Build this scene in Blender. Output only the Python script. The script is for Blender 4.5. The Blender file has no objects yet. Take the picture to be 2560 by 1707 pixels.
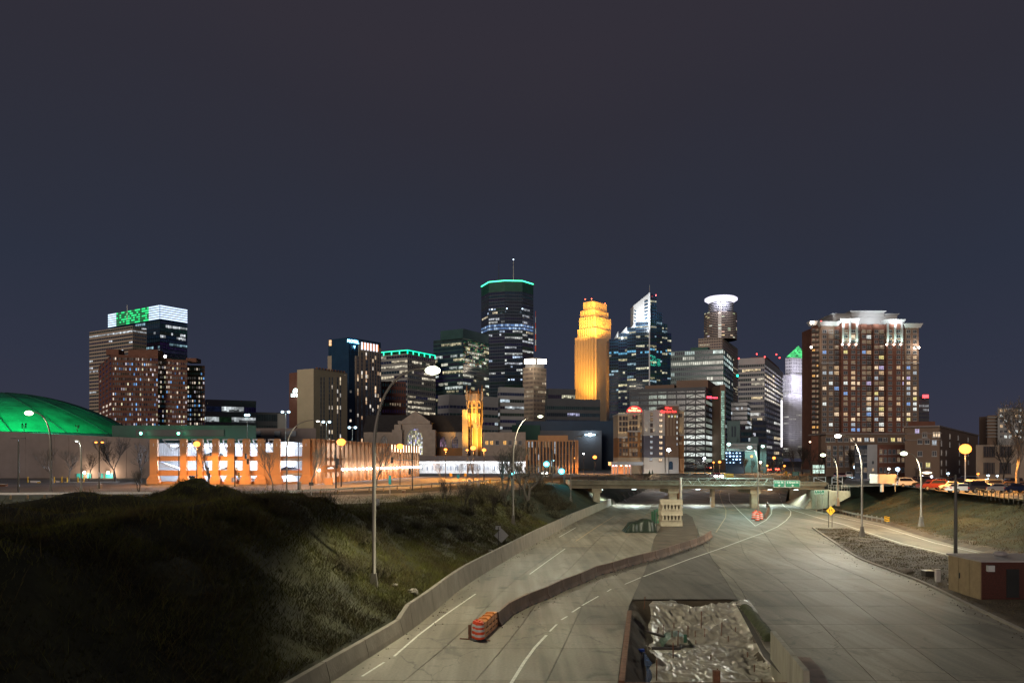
import bpy, math, random
import numpy as np
from mathutils import Vector, noise as mnoise

# ------------------------------------------------------------------ camera, sky, exposure
sc = bpy.context.scene
F, HZ, CH = 2000.0, 1150.0, 10.0          # focal length in photo pixels, horizon row, eye height
cam_d = bpy.data.cameras.new('camera'); cam = bpy.data.objects.new('camera', cam_d)
sc.collection.objects.link(cam); sc.camera = cam
cam_d.sensor_width = 36.0; cam_d.lens = 36.0 * F / 2560.0
cam_d.shift_y = (HZ - 853.5) / 2560.0
cam_d.clip_start = 0.5; cam_d.clip_end = 9000.0
cam.location = (0, 0, CH); cam.rotation_euler = (math.radians(90), 0, 0)

world = bpy.data.worlds.new('World'); sc.world = world; world.use_nodes = True
wn, wl = world.node_tree.nodes, world.node_tree.links
wn.clear()
wo = wn.new('ShaderNodeOutputWorld'); wb = wn.new('ShaderNodeBackground')
tc = wn.new('ShaderNodeTexCoord'); sx = wn.new('ShaderNodeSeparateXYZ'); rp = wn.new('ShaderNodeValToRGB')
wl.new(tc.outputs['Generated'], sx.inputs[0])
nz = wn.new('ShaderNodeTexNoise'); nz.inputs['Scale'].default_value = 1.6; nz.inputs['Detail'].default_value = 3
wl.new(tc.outputs['Generated'], nz.inputs['Vector'])
ad = wn.new('ShaderNodeMath'); ad.operation = 'MULTIPLY_ADD'; ad.inputs[1].default_value = 0.32; 
mm = wn.new('ShaderNodeMath'); mm.operation = 'ADD'; mm.inputs[1].default_value = -0.16
wl.new(nz.outputs['Fac'], ad.inputs[0]); wl.new(sx.outputs['Z'], ad.inputs[2]); wl.new(ad.outputs[0], mm.inputs[0])
wl.new(mm.outputs[0], rp.inputs['Fac']); wl.new(rp.outputs['Color'], wb.inputs['Color']); wl.new(wb.outputs[0], wo.inputs[0])
def lin(c):
    return tuple(((v/255)/12.92 if v/255 <= 0.04045 else ((v/255+0.055)/1.055)**2.4) for v in c)
cr = rp.color_ramp
cr.elements[0].position = 0.0; cr.elements[0].color = lin((54, 55, 70)) + (1,)
cr.elements[1].position = 0.52; cr.elements[1].color = lin((50, 47, 56)) + (1,)
for p, c in ((0.10, (48, 52, 68)), (0.22, (44, 49, 64)), (0.34, (45, 47, 59)), (0.44, (47, 46, 56))):
    e = cr.elements.new(p); e.color = lin(c) + (1,)
wb.inputs['Strength'].default_value = 1.0

sun_d = bpy.data.lights.new('city_glow_fill', 'SUN'); sun = bpy.data.objects.new('city_glow_fill', sun_d)  # added low warm sun lamp, fills the facades in place of city street light
sc.collection.objects.link(sun); sun_d.energy = 1.1; sun_d.angle = math.radians(20); sun_d.color = (1.0, 0.86, 0.74)
sun.rotation_euler = Vector((0.35, 0.94, -math.tan(math.radians(3.5)))).to_track_quat('-Z','Y').to_euler()

sc.view_settings.view_transform = 'Standard'; sc.view_settings.look = 'None'
sc.view_settings.exposure = 0.0; sc.view_settings.gamma = 1.0; sc.view_settings.use_curve_mapping = False
sc.render.engine = 'CYCLES'
cy = sc.cycles
cy.use_denoising = True; cy.use_light_tree = True; cy.max_bounces = 5; cy.diffuse_bounces = 2; cy.glossy_bounces = 3
cy.sample_clamp_indirect = 4.0; cy.caustics_reflective = False; cy.caustics_refractive = False

# ------------------------------------------------------------------ helpers
C = sc.collection
R = random.Random(11)
def W(px, py, Y):                       # a pixel at a known distance -> the point in the place
    return ((px-1280)/F*Y, Y, CH-(py-HZ)/F*Y)
def G(px, py, z=0.0):                   # a pixel on a level surface
    Y = F*(CH-z)/(py-HZ); return ((px-1280)/F*Y, Y, z)
def X(px, Y): return (px-1280)/F*Y
def Z(py, Y): return CH-(py-HZ)/F*Y

class MB:
    def __init__(s): s.v=[]; s.f=[]; s.m=[]; s.g=[]
    def face(s, pts, m=0, g=None):
        n=len(s.v); s.v.extend([tuple(p) for p in pts]); s.f.append(tuple(range(n, n+len(pts)))); s.m.append(m); s.g.append(g)
    def box(s, x0,x1,y0,y1,z0,z1,m=0,g=None):
        s.obox((x0,y0),(x1-x0,0),(0,y1-y0),z0,z1,m,g)
    def obox(s, p, a, b, z0, z1, m=0, g=None):       # parallelogram footprint p, p+a, p+a+b, p+b
        q=[(p[0],p[1]),(p[0]+a[0],p[1]+a[1]),(p[0]+a[0]+b[0],p[1]+a[1]+b[1]),(p[0]+b[0],p[1]+b[1])]
        if a[0]*b[1]-a[1]*b[0] < 0: q=[q[0],q[3],q[2],q[1]]
        s.prism(q,z0,z1,m,g)
    def prism(s, q, z0, z1, m=0, g=None, bottom=True):
        n=len(s.v); k=len(q)
        s.v += [(x,y,z0) for x,y in q]+[(x,y,z1) for x,y in q]
        fs=[tuple(n+k+i for i in range(k))]
        if bottom: fs.append(tuple(n+k-1-i for i in range(k)))
        for i in range(k): j=(i+1)%k; fs.append((n+i,n+j,n+k+j,n+k+i))
        s.f+=fs; s.m+=[m]*len(fs); s.g+=[g]*len(fs)
    def hexa(s, b, t, m=0):                        # bottom ring, top ring (same count, 3D)
        n=len(s.v); k=len(b); s.v += [tuple(p) for p in b]+[tuple(p) for p in t]
        fs=[tuple(n+k+i for i in range(k)), tuple(n+k-1-i for i in range(k))]
        for i in range(k): j=(i+1)%k; fs.append((n+i,n+j,n+k+j,n+k+i))
        s.f+=fs; s.m+=[m]*len(fs); s.g+=[None]*len(fs)
    def tube(s, pts, r, n=6, m=0, g=None, cap=True):
        pts=[Vector(p) for p in pts]
        if not hasattr(r,'__len__'): r=[r]*len(pts)
        base=len(s.v); up=None
        for i,p in enumerate(pts):
            d=(pts[min(i+1,len(pts)-1)]-pts[max(i-1,0)]).normalized()
            if up is None or abs(up.dot(d))>0.95: up=Vector((0,0,1)) if abs(d.z)<0.9 else Vector((1,0,0))
            a=d.cross(up).normalized(); b=d.cross(a).normalized(); up = a.cross(d).normalized() if abs(d.z)<0.9 else up
            for k in range(n):
                t=2*math.pi*k/n; q=p+(a*math.cos(t)+b*math.sin(t))*r[i]; s.v.append(tuple(q))
        for i in range(len(pts)-1):
            for k in range(n):
                k2=(k+1)%n; s.f.append((base+i*n+k,base+i*n+k2,base+(i+1)*n+k2,base+(i+1)*n+k)); s.m.append(m); s.g.append(g)
        if cap:
            e=base+(len(pts)-1)*n
            s.f.append(tuple(base+k for k in range(n))); s.f.append(tuple(e+n-1-k for k in range(n))); s.m+=[m,m]; s.g+=[g,g]
    def lathe(s, c, prof, n=12, m=0, g=None):
        base=len(s.v)
        for r,z in prof:
            for k in range(n):
                t=2*math.pi*k/n; s.v.append((c[0]+r*math.cos(t), c[1]+r*math.sin(t), c[2]+z))
        for i in range(len(prof)-1):
            for k in range(n):
                k2=(k+1)%n; s.f.append((base+i*n+k,base+i*n+k2,base+(i+1)*n+k2,base+(i+1)*n+k)); s.m.append(m); s.g.append(g)
        e=base+(len(prof)-1)*n
        s.f.append(tuple(base+n-1-k for k in range(n))); s.f.append(tuple(e+k for k in range(n))); s.m+=[m,m]; s.g+=[g,g]
    def blob(s, c, rx, ry, rz, m=0, g=None, n=10):
        s.lathe((0,0,0), [(0.001,-1),(0.5,-0.866),(0.866,-0.5),(1,0),(0.866,0.5),(0.5,0.866),(0.001,1)], n, m, g)
        k=7*n
        for i in range(len(s.v)-k,len(s.v)):
            x,y,z=s.v[i]; s.v[i]=(c[0]+x*rx,c[1]+y*ry,c[2]+z*rz)
    def mesh(s, name, mats, off=(0,0,0), smooth=False):
        me=bpy.data.meshes.new(name)
        v=np.array(s.v,dtype=np.float64).reshape(-1,3)-np.array(off)
        me.from_pydata(v.tolist(),[],s.f)
        for mt in (mats if isinstance(mats,(list,tuple)) else [mats]): me.materials.append(mt)
        me.polygons.foreach_set('material_index', s.m)
        if any(x is not None for x in s.g):
            at=me.color_attributes.new('glow','FLOAT_COLOR','CORNER'); arr=[]
            for f,gg in zip(s.f,s.g):
                gg=(0,0,0) if gg is None else gg
                arr += [gg[0],gg[1],gg[2],1.0]*len(f)
            at.data.foreach_set('color',arr)
        if smooth: me.polygons.foreach_set('use_smooth',[True]*len(me.polygons))
        me.update(); return me
    def build(s, name, mats, parent=None, kind=None, smooth=False, label=None, loc=None):
        off=(0,0,0)
        if parent is not None: off=tuple(parent.location)
        elif loc is not None: off=loc
        o=bpy.data.objects.new(name, s.mesh(name,mats,off,smooth)); C.objects.link(o)
        if parent is not None: o.parent=parent
        elif loc is not None: o.location=loc
        if kind: o['kind']=kind
        if label: o['label']=label
        return o
def tag(o, label, cat, group=None):
    o['label']=label; o['category']=cat
    if group: o['group']=group
    return o
def thing(name, label, cat, loc=(0,0,0), group=None):
    o=bpy.data.objects.new(name,None); C.objects.link(o); o.location=loc; o.empty_display_size=0.3
    return tag(o,label,cat,group)
def dup(root, loc=None, rz=None, label=None, scale=None, color=None):
    r=root.copy(); C.objects.link(r)
    if loc is not None: r.location=loc
    if rz is not None: r.rotation_euler=(0,0,rz)
    if scale is not None: r.scale=scale if hasattr(scale,'__len__') else (scale,)*3
    if label: r['label']=label
    for ch in list(root.children):
        c=ch.copy(); C.objects.link(c); c.parent=r
        if color and c.name.startswith('body'): c.color=color
        for g in list(ch.children):
            d=g.copy(); C.objects.link(d); d.parent=c
    return r
def struct(o): o['kind']='structure'; return o

# ------------------------------------------------------------------ materials
def mat(name, col, rough=0.8, metal=0.0, var=0.25, scale=1.0, bump=0.0, bscale=None, spec=0.5, col2=None, obj=False, stretch=None, emit=None, estr=0.0, objrand=0.0):
    m=bpy.data.materials.new(name); m.use_nodes=True; n,l=m.node_tree.nodes,m.node_tree.links
    b=n['Principled BSDF']; b.inputs['Roughness'].default_value=rough; b.inputs['Metallic'].default_value=metal
    b.inputs['Specular IOR Level'].default_value=spec
    t=n.new('ShaderNodeTexCoord'); src=t.outputs['Object']
    if stretch:
        mp=n.new('ShaderNodeMapping'); mp.inputs['Scale'].default_value=stretch; l.new(src,mp.inputs[0]); src=mp.outputs[0]
    nt=n.new('ShaderNodeTexNoise'); nt.inputs['Scale'].default_value=scale; nt.inputs['Detail'].default_value=5; nt.inputs['Roughness'].default_value=0.6
    l.new(src,nt.inputs['Vector'])
    r=n.new('ShaderNodeValToRGB'); r.color_ramp.elements[0].position=0.3; r.color_ramp.elements[1].position=0.72
    c2=col2 if col2 else tuple(min(1,x*(1+var)) for x in col)
    r.color_ramp.elements[0].color=tuple(x*(1-var) for x in col)+(1,); r.color_ramp.elements[1].color=tuple(c2)+(1,)
    l.new(nt.outputs['Fac'],r.inputs[0]); out=r.outputs[0]
    if obj:
        oi=n.new('ShaderNodeObjectInfo'); mx=n.new('ShaderNodeMix'); mx.data_type='RGBA'; mx.blend_type='MULTIPLY'; mx.inputs[0].default_value=1
        l.new(out,mx.inputs[6]); l.new(oi.outputs['Color'],mx.inputs[7]); out=mx.outputs[2]
    if objrand:
        oi=n.new('ShaderNodeObjectInfo'); mr=n.new('ShaderNodeMapRange'); mr.inputs[3].default_value=1-objrand; mr.inputs[4].default_value=1+objrand
        l.new(oi.outputs['Random'],mr.inputs[0]); mx=n.new('ShaderNodeVectorMath'); mx.operation='SCALE'
        l.new(out,mx.inputs[0]); l.new(mr.outputs[0],mx.inputs[3]); out=mx.outputs[0]
    l.new(out,b.inputs['Base Color'])
    if bump:
        nb=n.new('ShaderNodeTexNoise'); nb.inputs['Scale'].default_value=bscale or scale*6; nb.inputs['Detail'].default_value=6; l.new(src,nb.inputs['Vector'])
        bp=n.new('ShaderNodeBump'); bp.inputs['Strength'].default_value=bump; bp.inputs['Distance'].default_value=0.05
        l.new(nb.outputs['Fac'],bp.inputs['Height']); l.new(bp.outputs[0],b.inputs['Normal'])
    if emit:
        b.inputs['Emission Color'].default_value=tuple(emit)+(1,); b.inputs['Emission Strength'].default_value=estr
        m.cycles.emission_sampling='NONE'
    return m
def emat(name, col, s, sample=False):
    m=bpy.data.materials.new(name); m.use_nodes=True; n,l=m.node_tree.nodes,m.node_tree.links
    b=n['Principled BSDF']; b.inputs['Base Color'].default_value=(0.3,0.3,0.3,1); b.inputs['Emission Color'].default_value=tuple(col)+(1,); b.inputs['Emission Strength'].default_value=s
    m.cycles.emission_sampling='AUTO' if sample else 'NONE'
    return m
def glow_mat(name, base, rough, nscale, lo=0.45):
    m=bpy.data.materials.new(name); m.use_nodes=True; n,l=m.node_tree.nodes,m.node_tree.links
    b=n['Principled BSDF']; b.inputs['Base Color'].default_value=tuple(base)+(1,); b.inputs['Roughness'].default_value=rough
    b.inputs['Specular IOR Level'].default_value=0.6
    a=n.new('ShaderNodeAttribute'); a.attribute_name='glow'
    t=n.new('ShaderNodeTexCoord'); nt=n.new('ShaderNodeTexNoise'); nt.inputs['Scale'].default_value=nscale; nt.inputs['Detail'].default_value=2; l.new(t.outputs['Object'],nt.inputs['Vector'])
    mr=n.new('ShaderNodeMapRange'); mr.inputs[1].default_value=0.35; mr.inputs[2].default_value=0.65; mr.inputs[3].default_value=lo; mr.inputs[4].default_value=1.25
    l.new(nt.outputs['Fac'],mr.inputs[0])
    l.new(a.outputs['Color'],b.inputs['Emission Color']); l.new(mr.outputs[0],b.inputs['Emission Strength'])
    m.cycles.emission_sampling='NONE'
    return m
GL=glow_mat('window_glass',(0.02,0.025,0.035),0.12,0.35)
GLN=glow_mat('near_window_glass',(0.02,0.025,0.03),0.15,1.6)
M={}
def mk(k,*a,**kw): M[k]=mat(k,*a,**kw)
mk('grass_ground',(0.032,0.031,0.008),0.95,var=0.6,scale=0.35,bump=0.8,bscale=3)
mk('dirt',(0.10,0.075,0.05),0.95,var=0.45,scale=0.5,bump=0.7,bscale=4)
mk('concrete_road',(0.30,0.262,0.20),0.75,var=0.26,scale=0.55,bump=0.25,bscale=14,stretch=(1.4,0.16,1),objrand=0.16)
mk('joint',(0.10,0.09,0.075),0.9)
mk('asphalt',(0.13,0.118,0.095),0.85,var=0.2,scale=0.6,bump=0.3,bscale=20)
mk('street_asphalt',(0.24,0.21,0.18),0.85,var=0.25,scale=0.15,bump=0.2,bscale=8)
mk('barrier_concrete',(0.27,0.235,0.19),0.85,var=0.22,scale=1.1,bump=0.4,bscale=9,stretch=(1,1,.5),objrand=.10)
mk('barrier_brown',(0.20,0.13,0.10),0.85,var=0.3,scale=1.5,bump=0.5,bscale=9,stretch=(1,1,.6),objrand=0.2)
mk('stack_concrete',(0.36,0.31,0.22),0.85,var=0.2,scale=1.5,bump=0.3,bscale=9,objrand=0.1)
mk('bridge_concrete',(0.18,0.155,0.11),0.85,var=0.3,scale=0.3,bump=0.3,bscale=6)
mk('paint_white',(0.72,0.70,0.62),0.7,var=0.25,scale=3)
mk('paint_yellow',(0.50,0.36,0.20),0.7,var=0.25,scale=3)
mk('lamp_steel',(0.20,0.18,0.155),0.6,metal=0.3,var=0.12,scale=2)
mk('steel',(0.42,0.40,0.36),0.45,metal=0.6,var=0.12,scale=2)
mk('dark_steel',(0.04,0.035,0.03),0.5,var=0.2,scale=2)
mk('rust',(0.16,0.07,0.035),0.8,var=0.4,scale=5)
mk('orange_plastic',(0.75,0.27,0.06),0.5,var=0.15,scale=3)
mk('drum_orange',(0.85,0.09,0.02),0.45,var=0.1,scale=3)
mk('drum_white',(0.65,0.62,0.6),0.4,var=0.05)
mk('black_rubber',(0.02,0.02,0.02),0.8)
mk('tarp_green',(0.018,0.028,0.016),0.45,var=0.4,scale=1.5,bump=0.6,bscale=5)
mk('green_plastic',(0.015,0.10,0.05),0.45)
mk('wood',(0.30,0.20,0.11),0.8,var=0.3,scale=4)
mk('sign_green',(0.0,0.17,0.10),0.45,var=0.05)
mk('sign_white',(0.8,0.82,0.8),0.5,var=0.02)
mk('sign_yellow',(0.80,0.42,0.02),0.5,var=0.05)
mk('sign_teal',(0.02,0.40,0.42),0.5,var=0.05)
mk('sign_back',(0.42,0.42,0.42),0.5,var=0.08)
mk('black_paint',(0.015,0.015,0.015),0.5)
mk('yellow_paint',(0.75,0.45,0.03),0.5)
mk('tan_wall',(0.25,0.18,0.10),0.85,var=0.15,scale=2)
mk('brick_dark',(0.055,0.014,0.009),0.85,var=0.35,scale=9,bump=0.4,bscale=14)
mk('roof_grey',(0.28,0.25,0.25),0.7,var=0.15,scale=1)
mk('bark',(0.045,0.036,0.03),0.9,var=0.3,scale=5)
mk('bark_pale',(0.22,0.19,0.16),0.9,var=0.3,scale=5)
mk('shrub',(0.055,0.045,0.022),0.9,var=0.4,scale=2)
mk('evergreen',(0.03,0.05,0.03),0.9,var=0.4,scale=2)
mk('car_paint',(1,1,1),0.25,var=0.02,obj=True)
mk('car_glass',(0.02,0.02,0.03),0.08,var=0.05)
mk('white_box',(0.6,0.55,0.52),0.5,var=0.08)
mk('blue_bin',(0.02,0.08,0.45),0.5)
# facades
mk('w_white',(0.34,0.33,0.31),0.75,var=0.1,scale=0.1)
mk('w_beige',(0.55,0.42,0.29),0.85,var=0.08,scale=0.2,bump=0.2,bscale=2)
mk('w_tan',(0.42,0.33,0.25),0.85,var=0.08,scale=0.2)
mk('w_brick',(0.19,0.078,0.05),0.85,var=0.2,scale=0.3,bump=0.3,bscale=4)
mk('w_brick_red',(0.19,0.075,0.055),0.85,var=0.15,scale=0.3)
mk('w_navy',(0.018,0.05,0.10),0.35,var=0.15,scale=0.3)
mk('w_dark',(0.06,0.075,0.10),0.3,var=0.2,scale=0.1)
mk('w_dark_teal',(0.05,0.105,0.10),0.3,var=0.2,scale=0.1)
mk('w_blueblack',(0.018,0.055,0.10),0.3,var=0.2,scale=0.1)
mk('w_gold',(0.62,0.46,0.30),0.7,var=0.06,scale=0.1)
mk('w_grey',(0.10,0.105,0.115),0.7,var=0.12,scale=0.1)
mk('w_teal',(0.13,0.20,0.20),0.5,var=0.12,scale=0.1)
mk('w_pale',(0.46,0.45,0.44),0.75,var=0.06,scale=0.2)
mk('w_orange',(0.60,0.32,0.15),0.8,var=0.10,scale=0.4,bump=0.2,bscale=3,stretch=(1,1,0.3))
mk('w_conv',(0.27,0.22,0.20),0.85,var=0.15,scale=0.2,bump=0.2,bscale=2)
mk('w_stone',(0.42,0.345,0.28),0.9,var=0.15,scale=0.5,bump=0.4,bscale=3)
mk('w_slate',(0.05,0.045,0.042),0.8,var=0.3,scale=0.8,bump=0.3,bscale=4)
mk('w_cream',(0.50,0.40,0.28),0.85,var=0.06,scale=0.3)
mk('w_bluegrey',(0.11,0.11,0.15),0.85,var=0.06,scale=0.3)
mk('w_brown',(0.30,0.15,0.06),0.85,var=0.10,scale=0.3)
mk('w_taupe',(0.21,0.14,0.10),0.85,var=0.06,scale=0.3)
mk('dome_green',(0.02,0.50,0.23),0.6,var=0.5,scale=0.10)
mk('metal_white',(0.75,0.77,0.8),0.4,var=0.03)
mk('band_green_dark',(0.02,0.10,0.07),0.6,var=0.2,scale=0.1)

def road_mat(name,dark,mid,pale,rnd=0.13):
    m=bpy.data.materials.new(name); m.use_nodes=True; n,l=m.node_tree.nodes,m.node_tree.links; b=n['Principled BSDF']; b.inputs['Roughness'].default_value=0.72
    t=n.new('ShaderNodeTexCoord')
    def nz(sc,st,det=5,dist=0.0,rot=-0.12,ty='FBM'):
        mp=n.new('ShaderNodeMapping'); mp.inputs['Scale'].default_value=st; mp.inputs['Rotation'].default_value=(0,0,rot); l.new(t.outputs['Object'],mp.inputs[0])
        q=n.new('ShaderNodeTexNoise'); q.noise_type=ty; q.inputs['Scale'].default_value=sc; q.inputs['Detail'].default_value=det; q.inputs['Distortion'].default_value=dist; l.new(mp.outputs[0],q.inputs['Vector']); return q.outputs['Fac']
    r=n.new('ShaderNodeValToRGB'); e=r.color_ramp.elements; e[0].position=.30; e[0].color=dark+(1,); e[1].position=.70; e[1].color=pale+(1,); x=r.color_ramp.elements.new(.48); x.color=mid+(1,)
    l.new(nz(.34,(1,.22,1),6,.4),r.inputs[0]); out=r.outputs[0]
    def mul(out,fac,lo,hi,a,b_):
        mr=n.new('ShaderNodeMapRange'); mr.inputs[1].default_value=a; mr.inputs[2].default_value=b_; mr.inputs[3].default_value=lo; mr.inputs[4].default_value=hi; l.new(fac,mr.inputs[0])
        v=n.new('ShaderNodeVectorMath'); v.operation='SCALE'; l.new(out,v.inputs[0]); l.new(mr.outputs[0],v.inputs[3]); return v.outputs[0]
    out=mul(out,nz(1.1,(1.5,.05,1),3),.80,1.12,.35,.65)          # tyre worn lanes
    out=mul(out,nz(.5,(1,.7,1),8,1.2,.5),.62,1.0,.30,.40)         # old dirt and oil patches
    out=mul(out,nz(7,(1,1,1),4),.88,1.12,.3,.7)
    vo=n.new('ShaderNodeTexVoronoi'); vo.feature='DISTANCE_TO_EDGE'; vo.inputs['Scale'].default_value=.11; l.new(t.outputs['Object'],vo.inputs['Vector'])
    ns=n.new('ShaderNodeTexNoise'); ns.inputs['Scale'].default_value=.8; ns.inputs['Detail'].default_value=5; l.new(t.outputs['Object'],ns.inputs['Vector']); va=n.new('ShaderNodeVectorMath'); va.operation='MULTIPLY_ADD'; va.inputs[1].default_value=(1.6,1.6,0); l.new(ns.outputs['Color'],va.inputs[0]); l.new(t.outputs['Object'],va.inputs[2]); l.new(va.outputs[0],vo.inputs['Vector'])
    out=mul(out,vo.outputs['Distance'],.55,1.0,.0,.004)           # thin cracks
    oi=n.new('ShaderNodeObjectInfo'); out=mul(out,oi.outputs['Random'],1-rnd,1+rnd,0,1)
    l.new(out,b.inputs['Base Color'])
    nb=n.new('ShaderNodeTexNoise'); nb.inputs['Scale'].default_value=14; nb.inputs['Detail'].default_value=5; l.new(t.outputs['Object'],nb.inputs['Vector']); bp=n.new('ShaderNodeBump'); bp.inputs['Strength'].default_value=.25; bp.inputs['Distance'].default_value=.04; l.new(nb.outputs['Fac'],bp.inputs['Height']); l.new(bp.outputs[0],b.inputs['Normal'])
    return m
M['concrete_road']=road_mat('concrete_paving',(.14,.115,.08),(.225,.195,.145),(.30,.262,.20))
M['asphalt']=road_mat('median_asphalt',(.085,.07,.05),(.13,.112,.085),(.17,.15,.115),0)
mk('drape',(0.34,0.31,0.24),0.8,var=0.25,scale=1.5,bump=0.8,bscale=4,stretch=(1,1,0.25))
COOL=(0.75,0.9,1.0); WARM=(1.0,0.80,0.55); WHITE=(1,0.97,0.9); AMB=(1.0,0.55,0.2); BLUE=(0.15,0.45,1.0); TEAL=(0.4,1.0,0.85); YEL=(1.0,0.85,0.35)

# ------------------------------------------------------------------ lamps
def light(kind, loc, power, col, parent=None, to=None, size=0.3, angle=90, blend=0.5, name='lamp_light', prof=False):
    d=bpy.data.lights.new(name,kind); d.energy=power; d.color=col
    if kind in('POINT','SPOT'): d.shadow_soft_size=size
    if kind=='SPOT': d.spot_size=math.radians(angle); d.spot_blend=blend
    o=bpy.data.objects.new(name,d); C.objects.link(o)
    if parent is not None: o.parent=parent; o.location=Vector(loc)-parent.location
    else: o.location=loc
    if to is not None: o.rotation_euler=(Vector(to)-Vector(loc)).to_track_quat('-Z','Y').to_euler()
    return o
# ------------------------------------------------------------------ plan of the highway (curves read as x at a distance y)
def curve(px):
    pts=sorted([(G(a,b)[1],G(a,b)[0]) for a,b in px]); ys=[p[0] for p in pts]; xs=[p[1] for p in pts]
    def f(y):
        if y<=ys[0]:
            s=(xs[1]-xs[0])/(ys[1]-ys[0]); return xs[0]+s*(y-ys[0])
        if y>=ys[-1]:
            s=(xs[-1]-xs[-2])/(ys[-1]-ys[-2]); return xs[-1]+s*(y-ys[-1])
        return float(np.interp(y,ys,xs))
    return f
def smooth(f,w=6.0):
    return lambda y: (f(y-w)+2*f(y-w/2)+3*f(y)+2*f(y+w/2)+f(y+w))/9
Lx=smooth(curve([(823,1707),(1013,1586),(1040,1568),(1160,1463),(1240,1416),(1334,1360),(1439,1303),(1530,1262)]),5)
M1=curve([(1545,1702),(1568,1525),(1620,1409),(1634,1348),(1650,1320),(1668,1262)])
M2=curve([(2055,1760),(1927,1644),(1858,1520),(1758,1362),(1747,1337),(1738,1287),(1742,1262)])
Rx=smooth(curve([(2560,1582),(2443,1526),(2304,1456),(2143,1397),(2028,1319),(2006,1290),(2000,1262)]),4)
RIi=curve([(2384,1394),(2251,1362),(2110,1316),(2014,1280),(1990,1262)])
RIo=curve([(2464,1380),(2338,1352),(2206,1308),(2129,1292),(2025,1265),(2010,1259)])
def sst(t): t=max(0.0,min(1.0,t)); return t*t*(3-2*t)
PZ=5.0
def pit_in(x,y): return 36.3<y<57.5 and M1(y)+0.35<x<13.2+ (y-36)*0.16
def height(x,y):
    n=mnoise.noise((x*0.25,y*0.25,3))*0.25+mnoise.noise((x*0.9,y*0.9,7))*0.10
    if y>292: return PZ-0.05
    l=Lx(y)-0.45; ro=max(RIo(y),0)+1.2
    if y>150: 
        k=sst((y-150)/20)
    else: k=0
    if x<l:
        d=l-x
        z=0.75+(PZ-0.75)*sst((d+1.2)/11.5)+n*min(1,d/3)*(1-k)
        m=3.1*math.exp(-((x+28.6)/3.4)**2-((y-72)/5)**2)+2.0*math.exp(-((x+28)/8.5)**2-((y-72)/6.5)**2)+1.1*math.exp(-((x+24.8)/1.8)**2-((y-71)/3)**2)+0.6*math.exp(-((x+33.5)/2.2)**2-((y-72)/3)**2); m*= (1+0.22*mnoise.noise((x*0.5,y*0.5,1))+0.12*mnoise.noise((x*1.5,y*1.3,4)))
        rr=2.0*sst((-x-8-0.25*max(0,40-y))/7)*sst((69-y)/8)
        z+= (m*0.62 if True else 0)+rr*(1+0.5*mnoise.noise((x*0.2,y*0.2,9)))
        if y>84 and d>11: z=PZ-0.05+ (z-PZ)*max(0,1-(y-84)/5)*0.6
        return z
    if x>ro:
        d=x-ro
        z=0.1+(PZ-0.1)*sst((d+1)/19)+n*min(1,d/3)*(1-k)
        if y>150 : z=min(z,PZ)
        return z
    if y>278: return -0.1+(PZ+0.05)*sst((y-278)/13)
    if pit_in(x,y):
        e=min(x-M1(y)-0.35, 57.5-y, 13.2+(y-36)*0.16-x)
        return -0.45-1.0*sst(e/1.5)
    if x>Rx(y)+0.1 and x<RIi(y)-0.1 and y<117: return 0.10+n*0.5
    if M1(y)<x<M2(y) and y>57: return -0.12
    return -0.15
def terrain():
    def ax(segs):
        o=[]
        for a,b,s in segs: o+=list(np.arange(a,b,s))
        return o
    xs=ax([(-3000,-400,260),(-400,-60,17),(-60,-34,1.6),(-34,40,0.6),(40,90,1.0),(90,400,15),(400,3100,270)])
    ys=ax([(8,30,1.5),(30,64,0.6),(64,110,0.8),(110,180,2),(180,272,6),(272,296,1.5),(296,700,40),(700,3600,300)])
    nx,ny=len(xs),len(ys)
    v=[(x,y,height(x,y)) for y in ys for x in xs]
    f=[(j*nx+i,j*nx+i+1,(j+1)*nx+i+1,(j+1)*nx+i) for j in range(ny-1) for i in range(nx-1)]
    me=bpy.data.meshes.new('ground'); me.from_pydata(v,[],f); me.materials.append(M['grass_ground']); me.materials.append(M['dirt'])
    mi=[]
    for j in range(ny-1):
        for i in range(nx-1):
            x=(xs[i]+xs[i+1])/2; y=(ys[j]+ys[j+1])/2
            dirt = (Lx(y)-0.3<x<RIo(y)+2.5 and y<292) or y>292
            mi.append(1 if dirt else 0)
    me.polygons.foreach_set('material_index',mi); me.polygons.foreach_set('use_smooth',[True]*len(f)); me.update()
    o=bpy.data.objects.new('ground',me); C.objects.link(o); struct(o); o['label']='dark grass banks and bare earth around the sunken highway'
terrain()

def strip(mb, fa, fb, y0, y1, z, step=3.0, m=0):
    y=y0
    while y<y1-1e-6:
        yn=min(y+step,y1)
        mb.face([(fa(y),y,z),(fb(y),y,z),(fb(yn),yn,z),(fa(yn),yn,z)],m); y=yn
hw=bpy.data.objects.new('highway',None); C.objects.link(hw); struct(hw)
b=MB(); strip(b,Lx,lambda y:M1(y)+0.0,20,284,-0.055,4); strip(b,lambda y:max(M2(y)-0.3,M1(y)+0.05),lambda y:Rx(y)+0.15,20,118,-0.055,3)
strip(b,lambda y:M1(y)+0.05,lambda y:RIo(y)+0.6,118,284,-0.055,3); strip(b,lambda y:RIi(y)-0.2,lambda y:RIo(y)+0.3,60,118,-0.055,3)
b.build('road_base',M['joint'],hw)
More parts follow.
